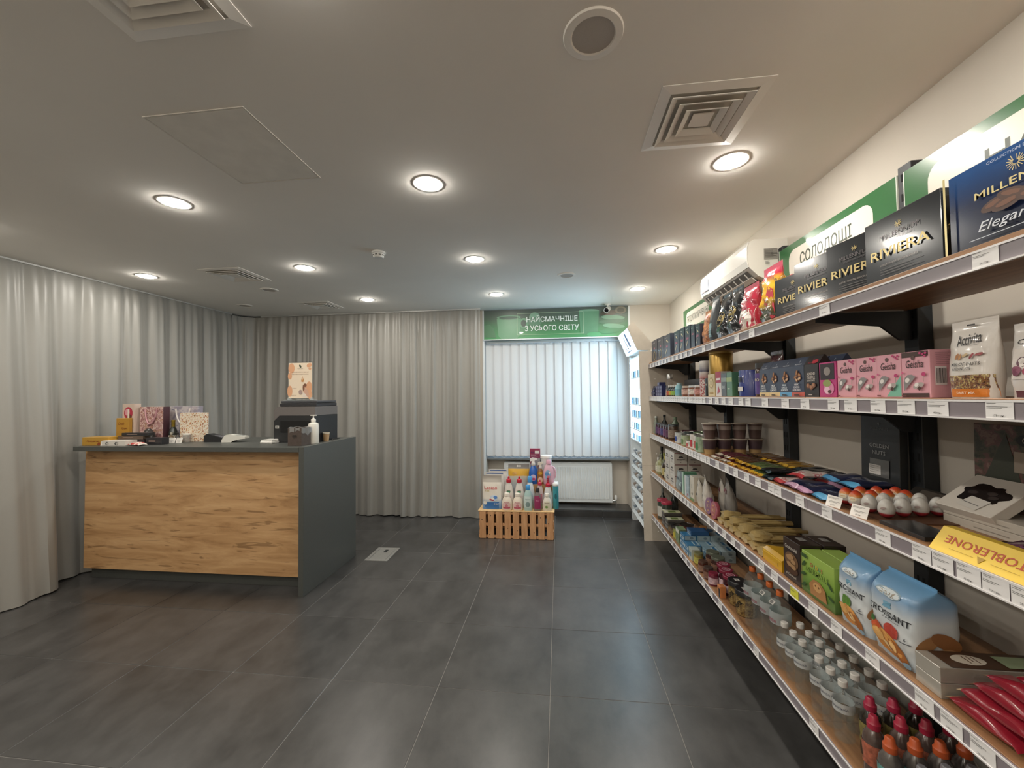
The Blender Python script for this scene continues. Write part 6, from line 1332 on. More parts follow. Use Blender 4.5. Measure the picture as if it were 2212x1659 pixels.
# 1.5 l water bottles with orange caps
big = [(0, 0.004), (0.03, 0.0), (0.042, 0.004), (0.044, 0.015), (0.041, 0.04), (0.044, 0.06), (0.040, 0.10), (0.0385, 0.12), (0.042, 0.15), (0.0445, 0.17), (0.0445, 0.225), (0.043, 0.235), (0.040, 0.25), (0.030, 0.272), (0.018, 0.286), (0.013, 0.29), (0.013, 0.30)]
m_water = clear('#fcfefe', 0.03, 1.2, 'still_water', 0.0)
for k, (y, x) in enumerate(((2.37, 1.04), (2.28, 1.04), (2.19, 1.04), (2.10, 1.042))):
    o = bottle('water_bottle', 'large clear water bottle with orange cap, %s from the nut jars' % ORD[k], 'bottle', big, m_pet, [(0.0135, 0.292), (0.0155, 0.294), (0.0155, 0.316), (0.014, 0.318), (0, 0.318)], mat('#c2632c', 0.35), [(0.0449, 0.168), (0.0449, 0.224)], clear('#c9dcdc', 0.2, 1.4, 'printed_film', 0.38), [('Buvette', '#9c5a66', 0.185, 0.020, 0.07, -PI/2-0.2)], 'large water bottles with orange caps', 22,
               (m_water, [(0, 0.006), (0.040, 0.008), (0.042, 0.016), (0.039, 0.04), (0.042, 0.06), (0.0365, 0.12), (0.042, 0.168), (0.042, 0.222), (0.036, 0.252), (0, 0.253)]))
    if k >= 2:
        g = G().m('#d8d4cc').rect(-0.016, 0.016, -0.008, 0.012).m('#3a3836').bars(-0.013, 0.013, -0.006, 0.010, 9); g.xf(Matrix.Translation((0, -0.039, 0.262)) @ Matrix.Rotation(-0.75, 4, 'X')); g.obj('barcode_sticker', o)
    shelf(o, y, Z5, x, 0.1)
# 0.5 l water bottles with white caps
sm = [(0, 0.003), (0.02, 0.0), (0.030, 0.003), (0.032, 0.012), (0.0295, 0.03), (0.032, 0.045), (0.0285, 0.075), (0.031, 0.095), (0.0325, 0.105), (0.0325, 0.14), (0.031, 0.15), (0.026, 0.168), (0.016, 0.182), (0.0125, 0.187), (0.0125, 0.195)]
water0 = bottle('small_water_bottle', 'x', 'bottle', sm, m_pet, [(0.013, 0.188), (0.0152, 0.19), (0.0152, 0.208), (0.0135, 0.21), (0, 0.21)], mat('#d9d5ce', 0.4), [(0.0329, 0.106), (0.0329, 0.139)], clear('#dfe2e2', 0.25, 1.4, 'paper_film', 0.55), [('МОРШИНСЬКА', '#5f6270', 0.122, 0.0085, 0.085, -PI/2)], 'small water bottles with white caps', 20,
                (m_water, [(0, 0.005), (0.028, 0.005), (0.030, 0.013), (0.0275, 0.03), (0.030, 0.045), (0.0265, 0.075), (0.0305, 0.105), (0.0305, 0.14), (0.024, 0.166), (0, 0.167)]))
wp = {'front': [(1.019, 2.02), (1.019, 1.95), (1.019, 1.882), (1.021, 1.775), (1.021, 1.707), (1.021, 1.640)],
      'middle': [(1.086, 2.02), (1.086, 1.952), (1.086, 1.884), (1.086, 1.817), (1.09, 1.75), (1.09, 1.682)],
      'back': [(1.153, 2.02), (1.153, 1.952), (1.155, 1.865), (1.158, 1.79), (1.158, 1.71), (1.155, 1.643)]}
firstw = True
for row, L in wp.items():
    for k, (x, y) in enumerate(L):
        lab = 'small clear water bottle with white cap, %s row, %s from the orange caps' % (row, ORD[k])
        if firstw: o = water0; o['label'] = lab; firstw = False
        else: o = dup(water0, None, lab)
        shelf(o, y, Z5, x, 0.15)
# juice bottles with sports caps
jp = [(0, 0.003), (0.022, 0), (0.030, 0.004), (0.031, 0.02), (0.028, 0.06), (0.031, 0.09), (0.0315, 0.12), (0.028, 0.14), (0.018, 0.155), (0.0145, 0.162)]
def juice(label, x, y, capc, bodyc, bandc, group, h=1.0):
    o = bottle('juice_bottle', label, 'bottle', jp, mat(bodyc, 0.12, coat=0.6, noise=(30, 0.3)), [(0.0155, 0.158), (0.018, 0.160), (0.0185, 0.178), (0.014, 0.184), (0.0125, 0.198), (0.009, 0.202), (0, 0.202)], mat(capc, 0.35), [(0.032, 0.05), (0.0295, 0.065), (0.032, 0.095), (0.0325, 0.118)], mat(bandc, 0.4, noise=(60, 0.5)), None, group, 18); shelf(o, y, Z5, x); return o
for k, (x, y) in enumerate(((1.064, 1.572), (1.138, 1.572), (1.21, 1.575))): juice('dark cola coloured bottle with pink cap, %s from the aisle' % ORD[k], x, y, '#a82c48', '#2c2620', '#7a7040', 'dark bottles with pink caps')
for k, (x, y) in enumerate(((1.015, 1.487), (1.097, 1.487), (1.168, 1.482), (1.24, 1.485))): juice('fruit printed kids bottle with pink cap, %s from the aisle' % ORD[k], x, y, '#ab2c44', '#5a4a44', '#a8604a', 'fruit printed bottles with pink caps')
for k, (x, y) in enumerate(((1.00, 1.40), (1.07, 1.40), (1.14, 1.40), (1.21, 1.405))): juice('kids juice bottle with orange cap, %s from the aisle' % ORD[k], x, y, '#c25a30', '#5a5450', '#5a8a86', 'kids bottles with orange caps')
for k, (x, y) in enumerate(((1.01, 1.30), (1.08, 1.31), (1.15, 1.315), (1.22, 1.32))): juice('kids bottle with grey cap in the nearest row, %s from the aisle' % ORD[k], x, y, '#77767a', '#56606a', '#6a7a8a', 'kids bottles with grey caps')
# ================================================================ household goods on the crate
CZ = 0.304
def at(o, x, y, z, a=0.0): o.location = (x, y, z); o.rotation_euler = (0, 0, a); return o
def p_det(g, w, h, d):
    g.m('#3a70b0').rect(-w*0.5, w*0.5, h*0.02, h*0.22, 8).poly([(-w*0.5, h*0.22), (-w*0.5, h*0.36), (-w*0.3, h*0.24), (0, h*0.22)]).poly([(w*0.5, h*0.22), (w*0.5, h*0.42), (w*0.25, h*0.3), (0.1*w, h*0.22)])
    g.m('#c23038').text('Lesion', -w*0.05, h*0.64, h*0.09, w*0.66, bold=0.03).m('#b9a25c').text('P.XR', -w*0.22, h*0.55, h*0.05, w*0.22, bold=0.02)
    g.m('#c5d3e2').ell(w*0.12, h*0.34, w*0.2, h*0.09, 20, 0, 3).m('#4f7fbf').ell(w*0.2, h*0.36, w*0.1, h*0.05, 18, 0, 2).m('#b5383f').ell(w*0.02, h*0.29, w*0.13, h*0.025, 16, -0.2, 2).m('#e8e4da').ell(w*0.06, h*0.33, w*0.1, h*0.03, 16, -0.2, 2)
    g.m('#e8e4da').text('3.2кг', w*0.26, h*0.17, h*0.05, w*0.26, bold=0.03).ell(-w*0.33, h*0.2, w*0.1, h*0.06, 14, 0, 2)
m_det = ramp_mat('detergent_bag', 2, [(0, '#5a8ac0'), (0.2, '#a9c0d6'), (0.32, '#ddd6ca'), (0.78, '#ddd6ca'), (0.80, '#b3aca2'), (0.97, '#a8a198'), (1, '#6a6560')], 0, 0.37, 0.4)
for k, (y, h, x) in enumerate(((4.435, 0.365, -0.757), (4.525, 0.385, -0.74), (4.615, 0.405, -0.715))):
    o = pouch('detergent_bag', ['washing powder bag with blue swirl standing at the crate front left', 'second washing powder bag directly behind the front one', 'third washing powder bag at the back of the row'][k], 'bag', 0.215, h, 0.085, m_det if k == 0 else mat('#cfccc6', 0.4), p_det if k == 0 else (lambda g, w, h, d: g.m('#3d5f9a').rect(-w*0.45, w*0.45, h*0.95, h*0.98, 4)), 'washing powder bags', seed=200+k, wr=0.001, waist=0.01); at(o, x, y, CZ)
m_yb = ramp_mat('yellow_detergent', 2, [(0, '#8a93a0'), (0.5, '#a3a8ac'), (0.70, '#b9b3a3'), (0.72, '#cf9f2e'), (0.88, '#d8aa3c'), (0.9, '#8d8b88'), (1, '#84827f')], 0, 0.455, 0.35, 0.03)
o = pouch('detergent_bag', 'large grey topped yellow washing powder bag with carry holes at the back', 'bag', 0.25, 0.455, 0.08, m_yb, lambda g, w, h, d: g.m('#e3e0da').ell(-w*0.06, h*0.945, 0.012, 0.012).ell(w*0.06, h*0.945, 0.012, 0.012).m('#c99a52').ell(-w*0.2, h*0.76, w*0.12, h*0.03), seed=210, wr=0.002, waist=0.0); at(o, -0.478, 4.69, CZ)
def lotion(label, x, y, h, w, body, cap, band, z=CZ, capk='disc', text=None, group='bottles on the crate', sy=0.6, cap2=None):
    r = w/2
    o = empty('lotion_bottle', label, 'bottle', group)
    G().m(mat(body, 0.3, coat=0.25)).lathe([(0, 0), (r*0.86, 0), (r*0.97, h*0.03), (r, h*0.22), (r*0.97, h*0.45), (r*0.75, h*0.66), (r*0.5, h*0.78), (r*0.40, h*0.82)], 22, sy=sy).obj('body', o)
    if capk == 'disc': G().m(mat(cap, 0.35)).lathe([(r*0.45, h*0.81), (r*0.5, h*0.82), (r*0.48, h*0.98), (r*0.4, h), (0, h)], 18, sy=0.75).obj('cap', o)
    elif capk == 'spout': G().m(mat(cap, 0.35)).lathe([(r*0.5, h*0.80), (r*0.52, h*0.82), (r*0.5, h*0.89), (r*0.22, h*0.92), (r*0.2, h*0.98), (0, h)], 18).obj('cap', o)
    g = G()
    for args in band: 
        kind = args[0]
        if kind == 'e': g.m(mat(args[5], 0.45)).ell(w*args[1], h*args[2], w*args[3], h*args[4], 20, 0, 3)
        elif kind == 'r': g.m(mat(args[5], 0.45)).rect(w*args[1], w*args[2], h*args[3], h*args[4], 5)
        else: g.m(mat(args[5], 0.45)).text(args[1], w*args[2], h*args[3], h*args[4], w*args[6], bold=0.02)
    prof_ = [(0, r*0.86), (0.03, r*0.97), (0.22, r), (0.45, r*0.97), (0.66, r*0.75), (0.78, r*0.5), (1, r*0.4)]
    def fr(xx, zz):
        t = zz/h; R = r
        for (a, ra), (b, rb_) in zip(prof_, prof_[1:]):
            if a <= t <= b: R = ra+(rb_-ra)*(t-a)/(b-a)
        return -sy*math.sqrt(max(1e-7, R*R-min(R*0.98, abs(xx))**2))-0.0004
    if g.v: g.conform(fr).obj('print', o)
    at(o, x, y, z); return o
PK = [('e', 0, 0.3, 0.40, 0.23, '#d9b9b2'), ('r', -0.34, 0.34, 0.12, 0.22, '#b9596a'), ('e', 0, 0.28, 0.14, 0.10, '#c27a82'), ('t', 'Passion', 0, 0.47, 0.06, '#8a3a44', 0.42)]
lotion('short cream bottle with pink label, left of the front pair', -0.585, 4.435, 0.185, 0.115, '#ddd2c2', '#e6ddd0', PK)
lotion('short cream bottle with pink label, right of the front pair', -0.466, 4.437, 0.185, 0.115, '#ddd2c2', '#e6ddd0', PK)
PG = [('e', 0, 0.52, 0.2, 0.05, '#3f7a5c'), ('t', 'Passion', 0, 0.56, 0.03, '#b06a72', 0.4), ('r', -0.3, 0.3, 0.1, 0.4, '#d9c2be')]
lotion('white soap bottle with red cap behind the left cream bottle', -0.575, 4.535, 0.35, 0.11, '#d8d2cb', '#b52a3a', PG, capk='spout')
lotion('white soap bottle with red cap behind the right cream bottle', -0.455, 4.535, 0.35, 0.11, '#d8d2cb', '#b52a3a', PG, capk='spout')
lotion('clear mint bottle with bright blue cap at the front', -0.352, 4.435, 0.275, 0.098, '#a9c6c2', '#4a9ad8', [('r', -0.38, 0.38, 0.12, 0.56, '#c2d0cc'), ('e', 0, 0.25, 0.25, 0.10, '#7a8f8c'), ('t', 'Passion', 0, 0.45, 0.04, '#4a6a70', 0.5)], capk='disc')
lotion('white bottle with bright blue cap behind the mint bottle', -0.335, 4.535, 0.35, 0.11, '#cfd6da', '#4f9bd6', [('e', 0, 0.4, 0.3, 0.15, '#b0c4d0')], capk='disc')
lotion('grey bottle with plum label and black cap at the front', -0.247, 4.437, 0.245, 0.092, '#77706e', '#3a3636', [('r', -0.36, 0.36, 0.1, 0.66, '#8f2f58'), ('t', 'Passion', 0, 0.45, 0.05, '#c98aa6', 0.4)], capk='disc')
lotion('bottle with red cap standing behind the grey plum bottle', -0.225, 4.535, 0.315, 0.09, '#c9b8b8', '#c0354a', [('r', -0.3, 0.3, 0.2, 0.5, '#b5707c')], capk='spout')
lotion('short white bottle with green leaf label at the crate front right', -0.144, 4.437, 0.185, 0.10, '#dcd6ca', '#d8d2c6', [('e', 0, 0.32, 0.40, 0.26, '#cfc9b2'), ('e', -0.05, 0.24, 0.16, 0.07, '#6f8f4c'), ('t', 'Passion', 0, 0.48, 0.06, '#6a4a44', 0.5)])
o = lotion('tall white bottle with red spiral pump at the crate right', -0.135, 4.535, 0.30, 0.10, '#d5d6d6', '#b52a40', [('r', -0.3, 0.3, 0.2, 0.5, '#c2c9c6')], capk='spout')
g = G().m(mat('#a8283c', 0.35)); g.tube([(0.010*math.cos(t*0.9), 0.010*math.sin(t*0.9), 0.28+t*0.0028) for t in range(24)], 0.005, 6); g.obj('pump_spring', o)
o = G().m(mat('#b08a5c', 0.8, noise=(20, 0.1))).box(-0.132, 0.132, -0.06, 0.12, 0, 0.25, 0.002).obj('carton_riser', label='brown carton raising the back row of household goods on the crate', cat='box'); at(o, -0.219, 4.64, CZ)
RZ = CZ+0.25
def spray(label, x, y, h, w, body, band, trig, trig2, z):
    r = w/2; o = empty('spray_bottle', label, 'spray bottle', 'spray bottles on the crate')
    G().m(mat(body, 0.25, coat=0.4)).lathe([(0, 0), (r*0.9, 0), (r, h*0.03), (r, h*0.4), (r*0.85, h*0.55), (r*0.45, h*0.68), (r*0.36, h*0.72)], 22, sy=0.6).obj('body', o)
    G().m(mat('#d8d5d2', 0.4)).lathe([(r*0.4, h*0.71), (r*0.42, h*0.72), (r*0.40, h*0.80), (0, h*0.80)], 16).obj('collar', o)
    G().m(mat(trig, 0.35)).prism([(-r*0.75, h*0.86), (-r*0.7, h*0.97), (-r*0.2, h), (r*0.7, h*0.985), (r*0.8, h*0.93), (r*0.3, h*0.90), (r*0.25, h*0.79), (-r*0.25, h*0.79), (-r*0.3, h*0.87)], -0.011, 0.011).obj('nozzle_head', o)
    G().m(mat(trig2, 0.35)).prism([(-r*0.3, h*0.88), (-r*0.5, h*0.88), (-r*0.75, h*0.76), (-r*0.65, h*0.75), (-r*0.38, h*0.84)], -0.006, 0.006).obj('trigger', o)
    g = G()
    for cx, cz, rx, rz, c in band: g.m(mat(c, 0.45)).ell(w*cx, h*cz, w*rx, h*rz, 18, 0, 3)
    g.conform(lambda xx, zz: -0.6*math.sqrt(max(1e-7, r*r-min(r*0.97, abs(xx))**2))-0.0006).obj('print', o); at(o, x, y, z); return o
spray('blue spray bottle with white and wine red trigger', -0.30, 4.615, 0.295, 0.105, '#2b5fae', [(0.0, 0.25, 0.3, 0.12, '#c9b9cf'), (0.05, 0.2, 0.18, 0.05, '#c04a78')], '#e3dfdc', '#8a2a40', RZ)
spray('amber spray bottle with white and wine red trigger beside the pink softener', -0.22, 4.60, 0.25, 0.078, '#8a5a2c', [(0, 0.2, 0.36, 0.14, '#d0b59c'), (0, 0.5, 0.3, 0.06, '#c99a2f')], '#d8d0c4', '#8a2f3c', RZ)
o = carton('stain_remover_box', 'maroon box with white sticker, tallest item on the crate', 'box', 0.12, 0.385, 0.05, ramp_mat('maroon_box', 2, [(0, '#8d8a90'), (0.7, '#9a979c'), (0.74, '#7a2a4c'), (1, '#8f3050')], 0, 0.385, 0.4), lambda g, w, h, d: g.m('#d9d5d2').rect(-w*0.0, w*0.42, h*0.86, h*0.95).m('#3a2a5a').text('Anti', -w*0.22, h*0.90, h*0.045, w*0.36, bold=0.03).m('#c9a8b5').lines(-w*0.4, w*0.3, h*0.83, 3, h*0.025, 0.003)); at(o, -0.285, 4.69, RZ)
o = empty('washing_tub', 'white plastic tub with lid behind the pink softener', 'tub')
G().m(mat('#d5d3d0', 0.4)).lathe([(0, 0), (0.055, 0), (0.062, 0.28), (0.062, 0.282)], 26).obj('body', o)
G().m(mat('#e6e4e0', 0.35)).lathe([(0.063, 0.278), (0.067, 0.28), (0.067, 0.305), (0.062, 0.31), (0, 0.31)], 26).obj('lid', o)
G().m('#4a4440').rect(0.015, 0.035, 0.20, 0.235).conform(lambda x, z: -math.sqrt(0.0625**2-x*x)).obj('print', o); at(o, -0.155, 4.705, RZ)
# pink softener with handle
o = empty('softener_bottle', 'pink fabric softener bottle with side handle', 'bottle')
G().m(mat('#d3a9b9', 0.35, coat=0.2)).lathe([(0, 0), (0.055, 0), (0.062, 0.01), (0.064, 0.09), (0.060, 0.15), (0.045, 0.2), (0.028, 0.225), (0.024, 0.235)], 24, sy=0.55).obj('body', o)
G().m(mat('#cf9cb0', 0.35)).lathe([(0.026, 0.23), (0.029, 0.232), (0.027, 0.268), (0.022, 0.275), (0, 0.275)], 18).obj('cap', o)
G().m(mat('#d3a9b9', 0.35, coat=0.2)).tube([(0.035, 0, 0.205), (0.062, 0, 0.185), (0.076, 0, 0.14), (0.074, 0, 0.09), (0.060, 0, 0.07)], 0.010, 8).obj('handle', o)
g = G().m('#8fb0cf').ell(-0.01, 0.11, 0.035, 0.055, 20, 0, 3).m('#5f8fc4').ell(-0.02, 0.12, 0.022, 0.02, 16, 0.3, 2).m('#c98a9a').ell(0.0, 0.09, 0.02, 0.016, 14, 0, 2).m('#f0e4e8').ell(0.008, 0.135, 0.01, 0.012, 12, 0, 2); g.conform(lambda x, z: -0.55*math.sqrt(max(1e-7, 0.061**2-x*x))-0.0012).obj('print', o); at(o, -0.125, 4.595, RZ)
for k, (x, y) in enumerate(((-0.050, 4.53), (-0.050, 4.60))):
    o = empty('wet_wipes_tub', 'teal wipes canister with white lid at the right crate edge, '+('front one' if k == 0 else 'back one'), 'canister', 'teal canisters')
    G().m(mat('#3f94a0', 0.35, coat=0.2)).lathe([(0, 0), (0.03, 0), (0.032, 0.005), (0.032, 0.255)], 22).obj('body', o)
    G().m(mat('#e3e3e0', 0.4)).lathe([(0.032, 0.25), (0.0335, 0.252), (0.0335, 0.275), (0.03, 0.28), (0, 0.28)], 22).obj('lid', o)
    G().m('#28606a').ell(0, 0.14, 0.012, 0.03).conform(lambda x, z: -math.sqrt(0.0323**2-x*x)).obj('print', o); at(o, x, y, CZ)

# ================================================================ on the counter
KZ = 1.1675
def p_yel(g, w, h, d): g.m('#8a3a24').text('Празднiчнi', -w*0.1, h*0.5, h*0.28, w*0.45, shear=0.25).poly([(w*0.06, h*0.1), (w*0.14, h*0.5), (w*0.2, h*0.1)])
o = carton('cake_box', 'flat mustard yellow box at the left end of the counter', 'box', 0.235, 0.072, 0.13, '#b58a34', p_yel); at(o, -3.985, 3.055, KZ, 0.10)
sign_card('small white card leaning on the mustard yellow box', 0, 0, 0, 0).location = (-3.895, 3.045, KZ+0.0); LINK[-2].rotation_euler = (-0.2, 0, 0)
o = carton('praline_box', 'flat white box with two round dark emblems at the counter front', 'box', 0.225, 0.045, 0.10, '#d3cec6', lambda g, w, h, d: [g.m('#3a3c40').ell(w*cx, h*0.45, 0.016, 0.014).m('#b9b5ae').ell(w*cx+0.005, h*0.45, 0.011, 0.010) for cx in (-0.28, 0.12)]); at(o, -3.775, 3.03, KZ)
o = put('candy_sachet', pillow_mesh(0.13, 0.075, 0.028, spots_mat('red_white_foil', 60, [(0, '#b5423f'), (0.48, '#ded6cc'), (0.6, '#c25a52')], 0.3), mat('#d8cfc6', 0.3), 300).mesh('candy_sachet'), None, 'red and white candy sachet lying right of the emblem box', 'sachet'); o.location = (-3.52, 3.06, KZ); o.rotation_euler = (0, 0, PI/2)
blk = [(-3.73, 3.135, 0.0, 0.26, 0.045, 0.068, '#241c20', 'long dark plum chocolate box, bottom of the pile on the counter'), (-3.74, 3.135, 0.046, 0.25, 0.03, 0.068, '#5a4a3e', 'brown chocolate box lying on the plum box'), (-3.51, 3.135, 0.0, 0.16, 0.06, 0.068, '#26262a', 'black box at the right end of the dark pile'), (-3.70, 3.137, 0.0765, 0.26, 0.025, 0.062, '#1d1d20', 'slim black box on top of the dark pile')]
for x, y, z, w, h, d, c, lab in blk: at(carton('chocolate_box', lab, 'box', w, h, d, c, lambda g, w, h, d: g.m('#8d7a70').rect(-w*0.3, w*0.1, h*0.4, h*0.6), 'dark boxes piled on the counter'), x, y, KZ+z)
for k, x in enumerate((-3.58, -3.47, -3.395)):
    c_ = sign_card('white folded price card on the counter, %s from the left' % ORD[k], x, 3.225-0.105*(k > 0)+0.02*k if False else 3.255, KZ, 0, 0.075 if k < 2 else 0.06, 0.05, -0.3); c_.rotation_euler = (-0.3, 0, 0)
# gift bags
def gift_bag(label, x, y, w, h, body, handle, edge, pr=None, a=0.0):
    o = G().m(body).box(-w/2, w/2, 0, 0.06, 0, h, 0.001).obj('gift_bag', label=label, cat='gift bag', group='paper gift bags on the counter')
    if edge: G().m(mat(edge, 0.5)).box(w/2, w/2+0.003, 0.0, 0.06, 0, h).obj('side_fold', o)
    if pr: g = G(); pr(g, w, h, 0.06); g.obj('print', o)
    if handle:
        pts = [(-w*0.25+w*0.5*t/14, -0.004-0.012*math.sin(PI*t/14), h*0.93-h*0.42*math.sin(PI*t/14)**0.6) for t in range(15)]
        G().m(mat(handle, 0.4, coat=0.3)).tube(pts, 0.007, 7).obj('handle', o)
    at(o, x, y, KZ, a); return o
m_pinkf = spots_mat('pink_floral', 26, [(0, '#8a5f60'), (0.40, '#b58a88'), (0.48, '#d5bdb6'), (0.55, '#a06c62'), (0.61, '#c9a58e'), (0.68, '#7d4d4c')], 0.45, dist=0.6)
m_grey_b = spots_mat('lilac_grey', 12, [(0, '#8f8a96'), (0.45, '#a9a3aa'), (0.55, '#bcb6b8'), (0.66, '#7f7f95')], 0.45, dist=0.8)
m_flor = spots_mat('small_flowers', 52, [(0, '#a3553f'), (0.36, '#cfa271'), (0.43, '#e6dccb'), (0.56, '#d9c8a8'), (0.60, '#b0605a'), (0.66, '#8a7a4c')], 0.45, dist=0.4)
gift_bag('small gift bag with red rose print, farthest left', -3.955, 3.295, 0.125, 0.355, mat('#cfbcae', 0.45), None, None, lambda g, w, h, d: [g.m('#b5384c').ell(0, h*0.76, w*0.36, h*0.16).m('#d89aa4').ell(-0.01, h*0.78, w*0.2, h*0.09).m('#6a4030').ell(0.01, h*0.66, w*0.22, h*0.07).m('#e6ddd4').rect(-0.006, 0.012, h*0.62, h*0.86)])
o = carton('honey_box', 'mustard yellow upright card box with handwriting style print', 'box', 0.125, 0.225, 0.03, '#b78a36', lambda g, w, h, d: g.m('#7a3a20').text('Cmak', -w*0.1, h*0.78, h*0.11, w*0.5, shear=0.3).text('Хрум', w*0.12, h*0.58, h*0.11, w*0.45, shear=0.3).poly([(w*0.05, h*0.42), (w*0.18, h*0.36), (w*0.28, h*0.44), (w*0.16, h*0.24)])); at(o, -3.965, 3.255, KZ, 0.05)
gift_bag('gift bag with pink floral print and dark edge', -3.755, 3.33, 0.245, 0.325, m_pinkf, '#b98a90', '#4a2c34')
gift_bag('lilac grey gift bag with white rope handles', -3.545, 3.445, 0.30, 0.325, m_grey_b, '#d5cfcb', None)
gift_bag('cream gift bag with small flowers nearest the card terminals', -3.37, 3.36, 0.225, 0.265, m_flor, None, None, None, 0.08)
o = bottle('sparkling_bottle', 'small sparkling wine bottle with gold foil top among the gift bags', 'bottle', [(0, 0), (0.032, 0), (0.034, 0.005), (0.034, 0.085), (0.026, 0.115), (0.013, 0.14), (0.013, 0.15)], m_dglass, [(0.0145, 0.125), (0.0155, 0.13), (0.014, 0.18), (0.016, 0.185), (0.016, 0.2), (0, 0.202)], mat('#a8903c', 0.25, 0.7), [(0.0346, 0.02), (0.0346, 0.06)], mat('#c9c2b4', 0.5)); at(o, -3.575, 3.375, KZ)
o = bottle('bonbon_case', 'black bell shaped bonbon case with studs beside the sparkling wine', 'case', [(0, 0), (0.055, 0), (0.057, 0.01), (0.055, 0.05), (0.042, 0.09), (0.025, 0.12), (0.012, 0.13), (0, 0.132)], mat('#2a2624', 0.35, coat=0.3)); at(o, -3.70, 3.258, KZ)
G().m(mat('#b9b2a8', 0.3, 0.5)).tube([(0.0575*math.cos(t*PI/12), 0.0575*math.sin(t*PI/12), 0.045) for t in range(24)], 0.0025, 5, closed=True).obj('stud_band', o)
for k, (x, y, c, lab) in enumerate(((-3.45, 3.30, '#2a2420', 'tiny dark bottle before the cream flower bag'), (-3.515, 3.30, '#6a5a44', 'tiny bottle with pale stopper before the lilac bag'))):
    o = bottle('mini_bottle', lab, 'bottle', [(0, 0), (0.018, 0), (0.019, 0.003), (0.019, 0.05), (0.008, 0.065), (0.008, 0.075)], mat(c, 0.15, coat=0.5), [(0.009, 0.072), (0.01, 0.074), (0.01, 0.09), (0, 0.09)], mat('#2b2826' if k == 0 else '#b9b2a4', 0.4), None, None, None, 'tiny bottles on the counter', 14); at(o, x, y, KZ)
o = bottle('sugar_jar', 'small clear glass jar with white lid before the cream flower bag', 'jar', [(0, 0), (0.028, 0), (0.03, 0.004), (0.03, 0.06), (0.026, 0.066)], clear('#e6e2dc', 0.04, 1.45, 'jar_glass3', 0.2), [(0.027, 0.064), (0.03, 0.066), (0.03, 0.08), (0, 0.082)], mat('#dcd8d0', 0.4)); at(o, -3.385, 3.325, KZ)
# card terminals
o = empty('card_terminal', 'black card payment terminal on the counter', 'card terminal')
G().m(mat('#232326', 0.35, coat=0.2)).prism([(-0.085, 0.004), (-0.08, 0.0), (0.08, 0.0), (0.085, 0.006), (0.08, 0.04), (0.02, 0.055), (-0.05, 0.075), (-0.082, 0.06)], -0.04, 0.04).obj('body', o)
G().m(mat('#3c4a6a', 0.15)).prism([(-0.070, 0.0705), (-0.02, 0.0635), (-0.02, 0.065), (-0.070, 0.072)], -0.028, 0.028).obj('screen', o)
for i in range(4):
    for j in range(3): G().m(mat('#8a8a90', 0.5)).box(0.0+i*0.019, 0.012+i*0.019, -0.026+j*0.019, -0.013+j*0.019, 0.052-i*0.004, 0.060-i*0.0045).obj('key', o)
at(o, -3.13, 3.37, KZ, 0.1)
o = empty('card_terminal', 'white handheld card terminal with paper flap beside the black one', 'card terminal')
G().m(mat('#d9d8d0', 0.35, coat=0.2)).prism([(-0.10, 0.0), (-0.02, 0.0), (0.0, 0.012), (0.07, 0.028), (0.10, 0.03), (0.10, 0.05), (0.03, 0.058), (-0.03, 0.07), (-0.075, 0.062), (-0.10, 0.02)], -0.038, 0.038).obj('body', o)
G().m(mat('#c9cdb9', 0.3)).prism([(-0.072, 0.0635), (-0.035, 0.0705), (-0.035, 0.072), (-0.072, 0.065)], -0.026, 0.026).obj('screen', o)
G().m(mat('#aeb0ac', 0.4)).prism([(0.0, 0.064), (0.06, 0.055), (0.06, 0.057), (0.0, 0.066)], -0.026, 0.026).obj('keypad', o)
at(o, -2.925, 3.36, KZ, 0.2)
G().m(mat('#dcdad4', 0.35, 0.1)).box(-0.055, 0.055, -0.06, 0.06, 0.0, 0.018, 0.003).box(-0.05, 0.05, -0.055, 0.055, 0.018, 0.034, 0.003).obj('scale_plate', label='low white metal box between terminals and printer', cat='box', loc=(-2.51, 3.27, KZ))
# printer
pr_ = empty('office_printer', 'black and grey office printer on the counter', 'printer', loc=(-2.300, 3.30, KZ))
G().m(mat('#1f2022', 0.45)).prism([(-0.205, 0.0), (0.182, 0.0), (0.182, 0.235), (-0.155, 0.235), (-0.205, 0.19)], 0.0, 0.36).obj('body', pr_)
G().m(mat('#6b6664', 0.45)).prism([(-0.205, 0.192), (-0.156, 0.237), (0.182, 0.237), (0.182, 0.315), (-0.175, 0.315), (-0.205, 0.285)], 0.004, 0.36).obj('scanner_unit', pr_)
G().m(mat('#2a2a2e', 0.4)).box(-0.165, 0.182, 0.02, 0.35, 0.316, 0.345, 0.004).obj('lid', pr_)
G().m(mat('#47484c', 0.4)).box(-0.16, 0.180, 0.03, 0.34, 0.346, 0.368, 0.004).obj('document_feeder', pr_)
G().m(mat('#121214', 0.3)).box(-0.14, 0.17, -0.003, 0.0, 0.09, 0.19).obj('output_slot', pr_)
g = G().m('#d3d1cb').rect(-0.19, -0.155, 0.125, 0.15).m('#3a3a3a').bars(-0.185, -0.16, 0.13, 0.145, 6); g.obj('sticker', pr_)
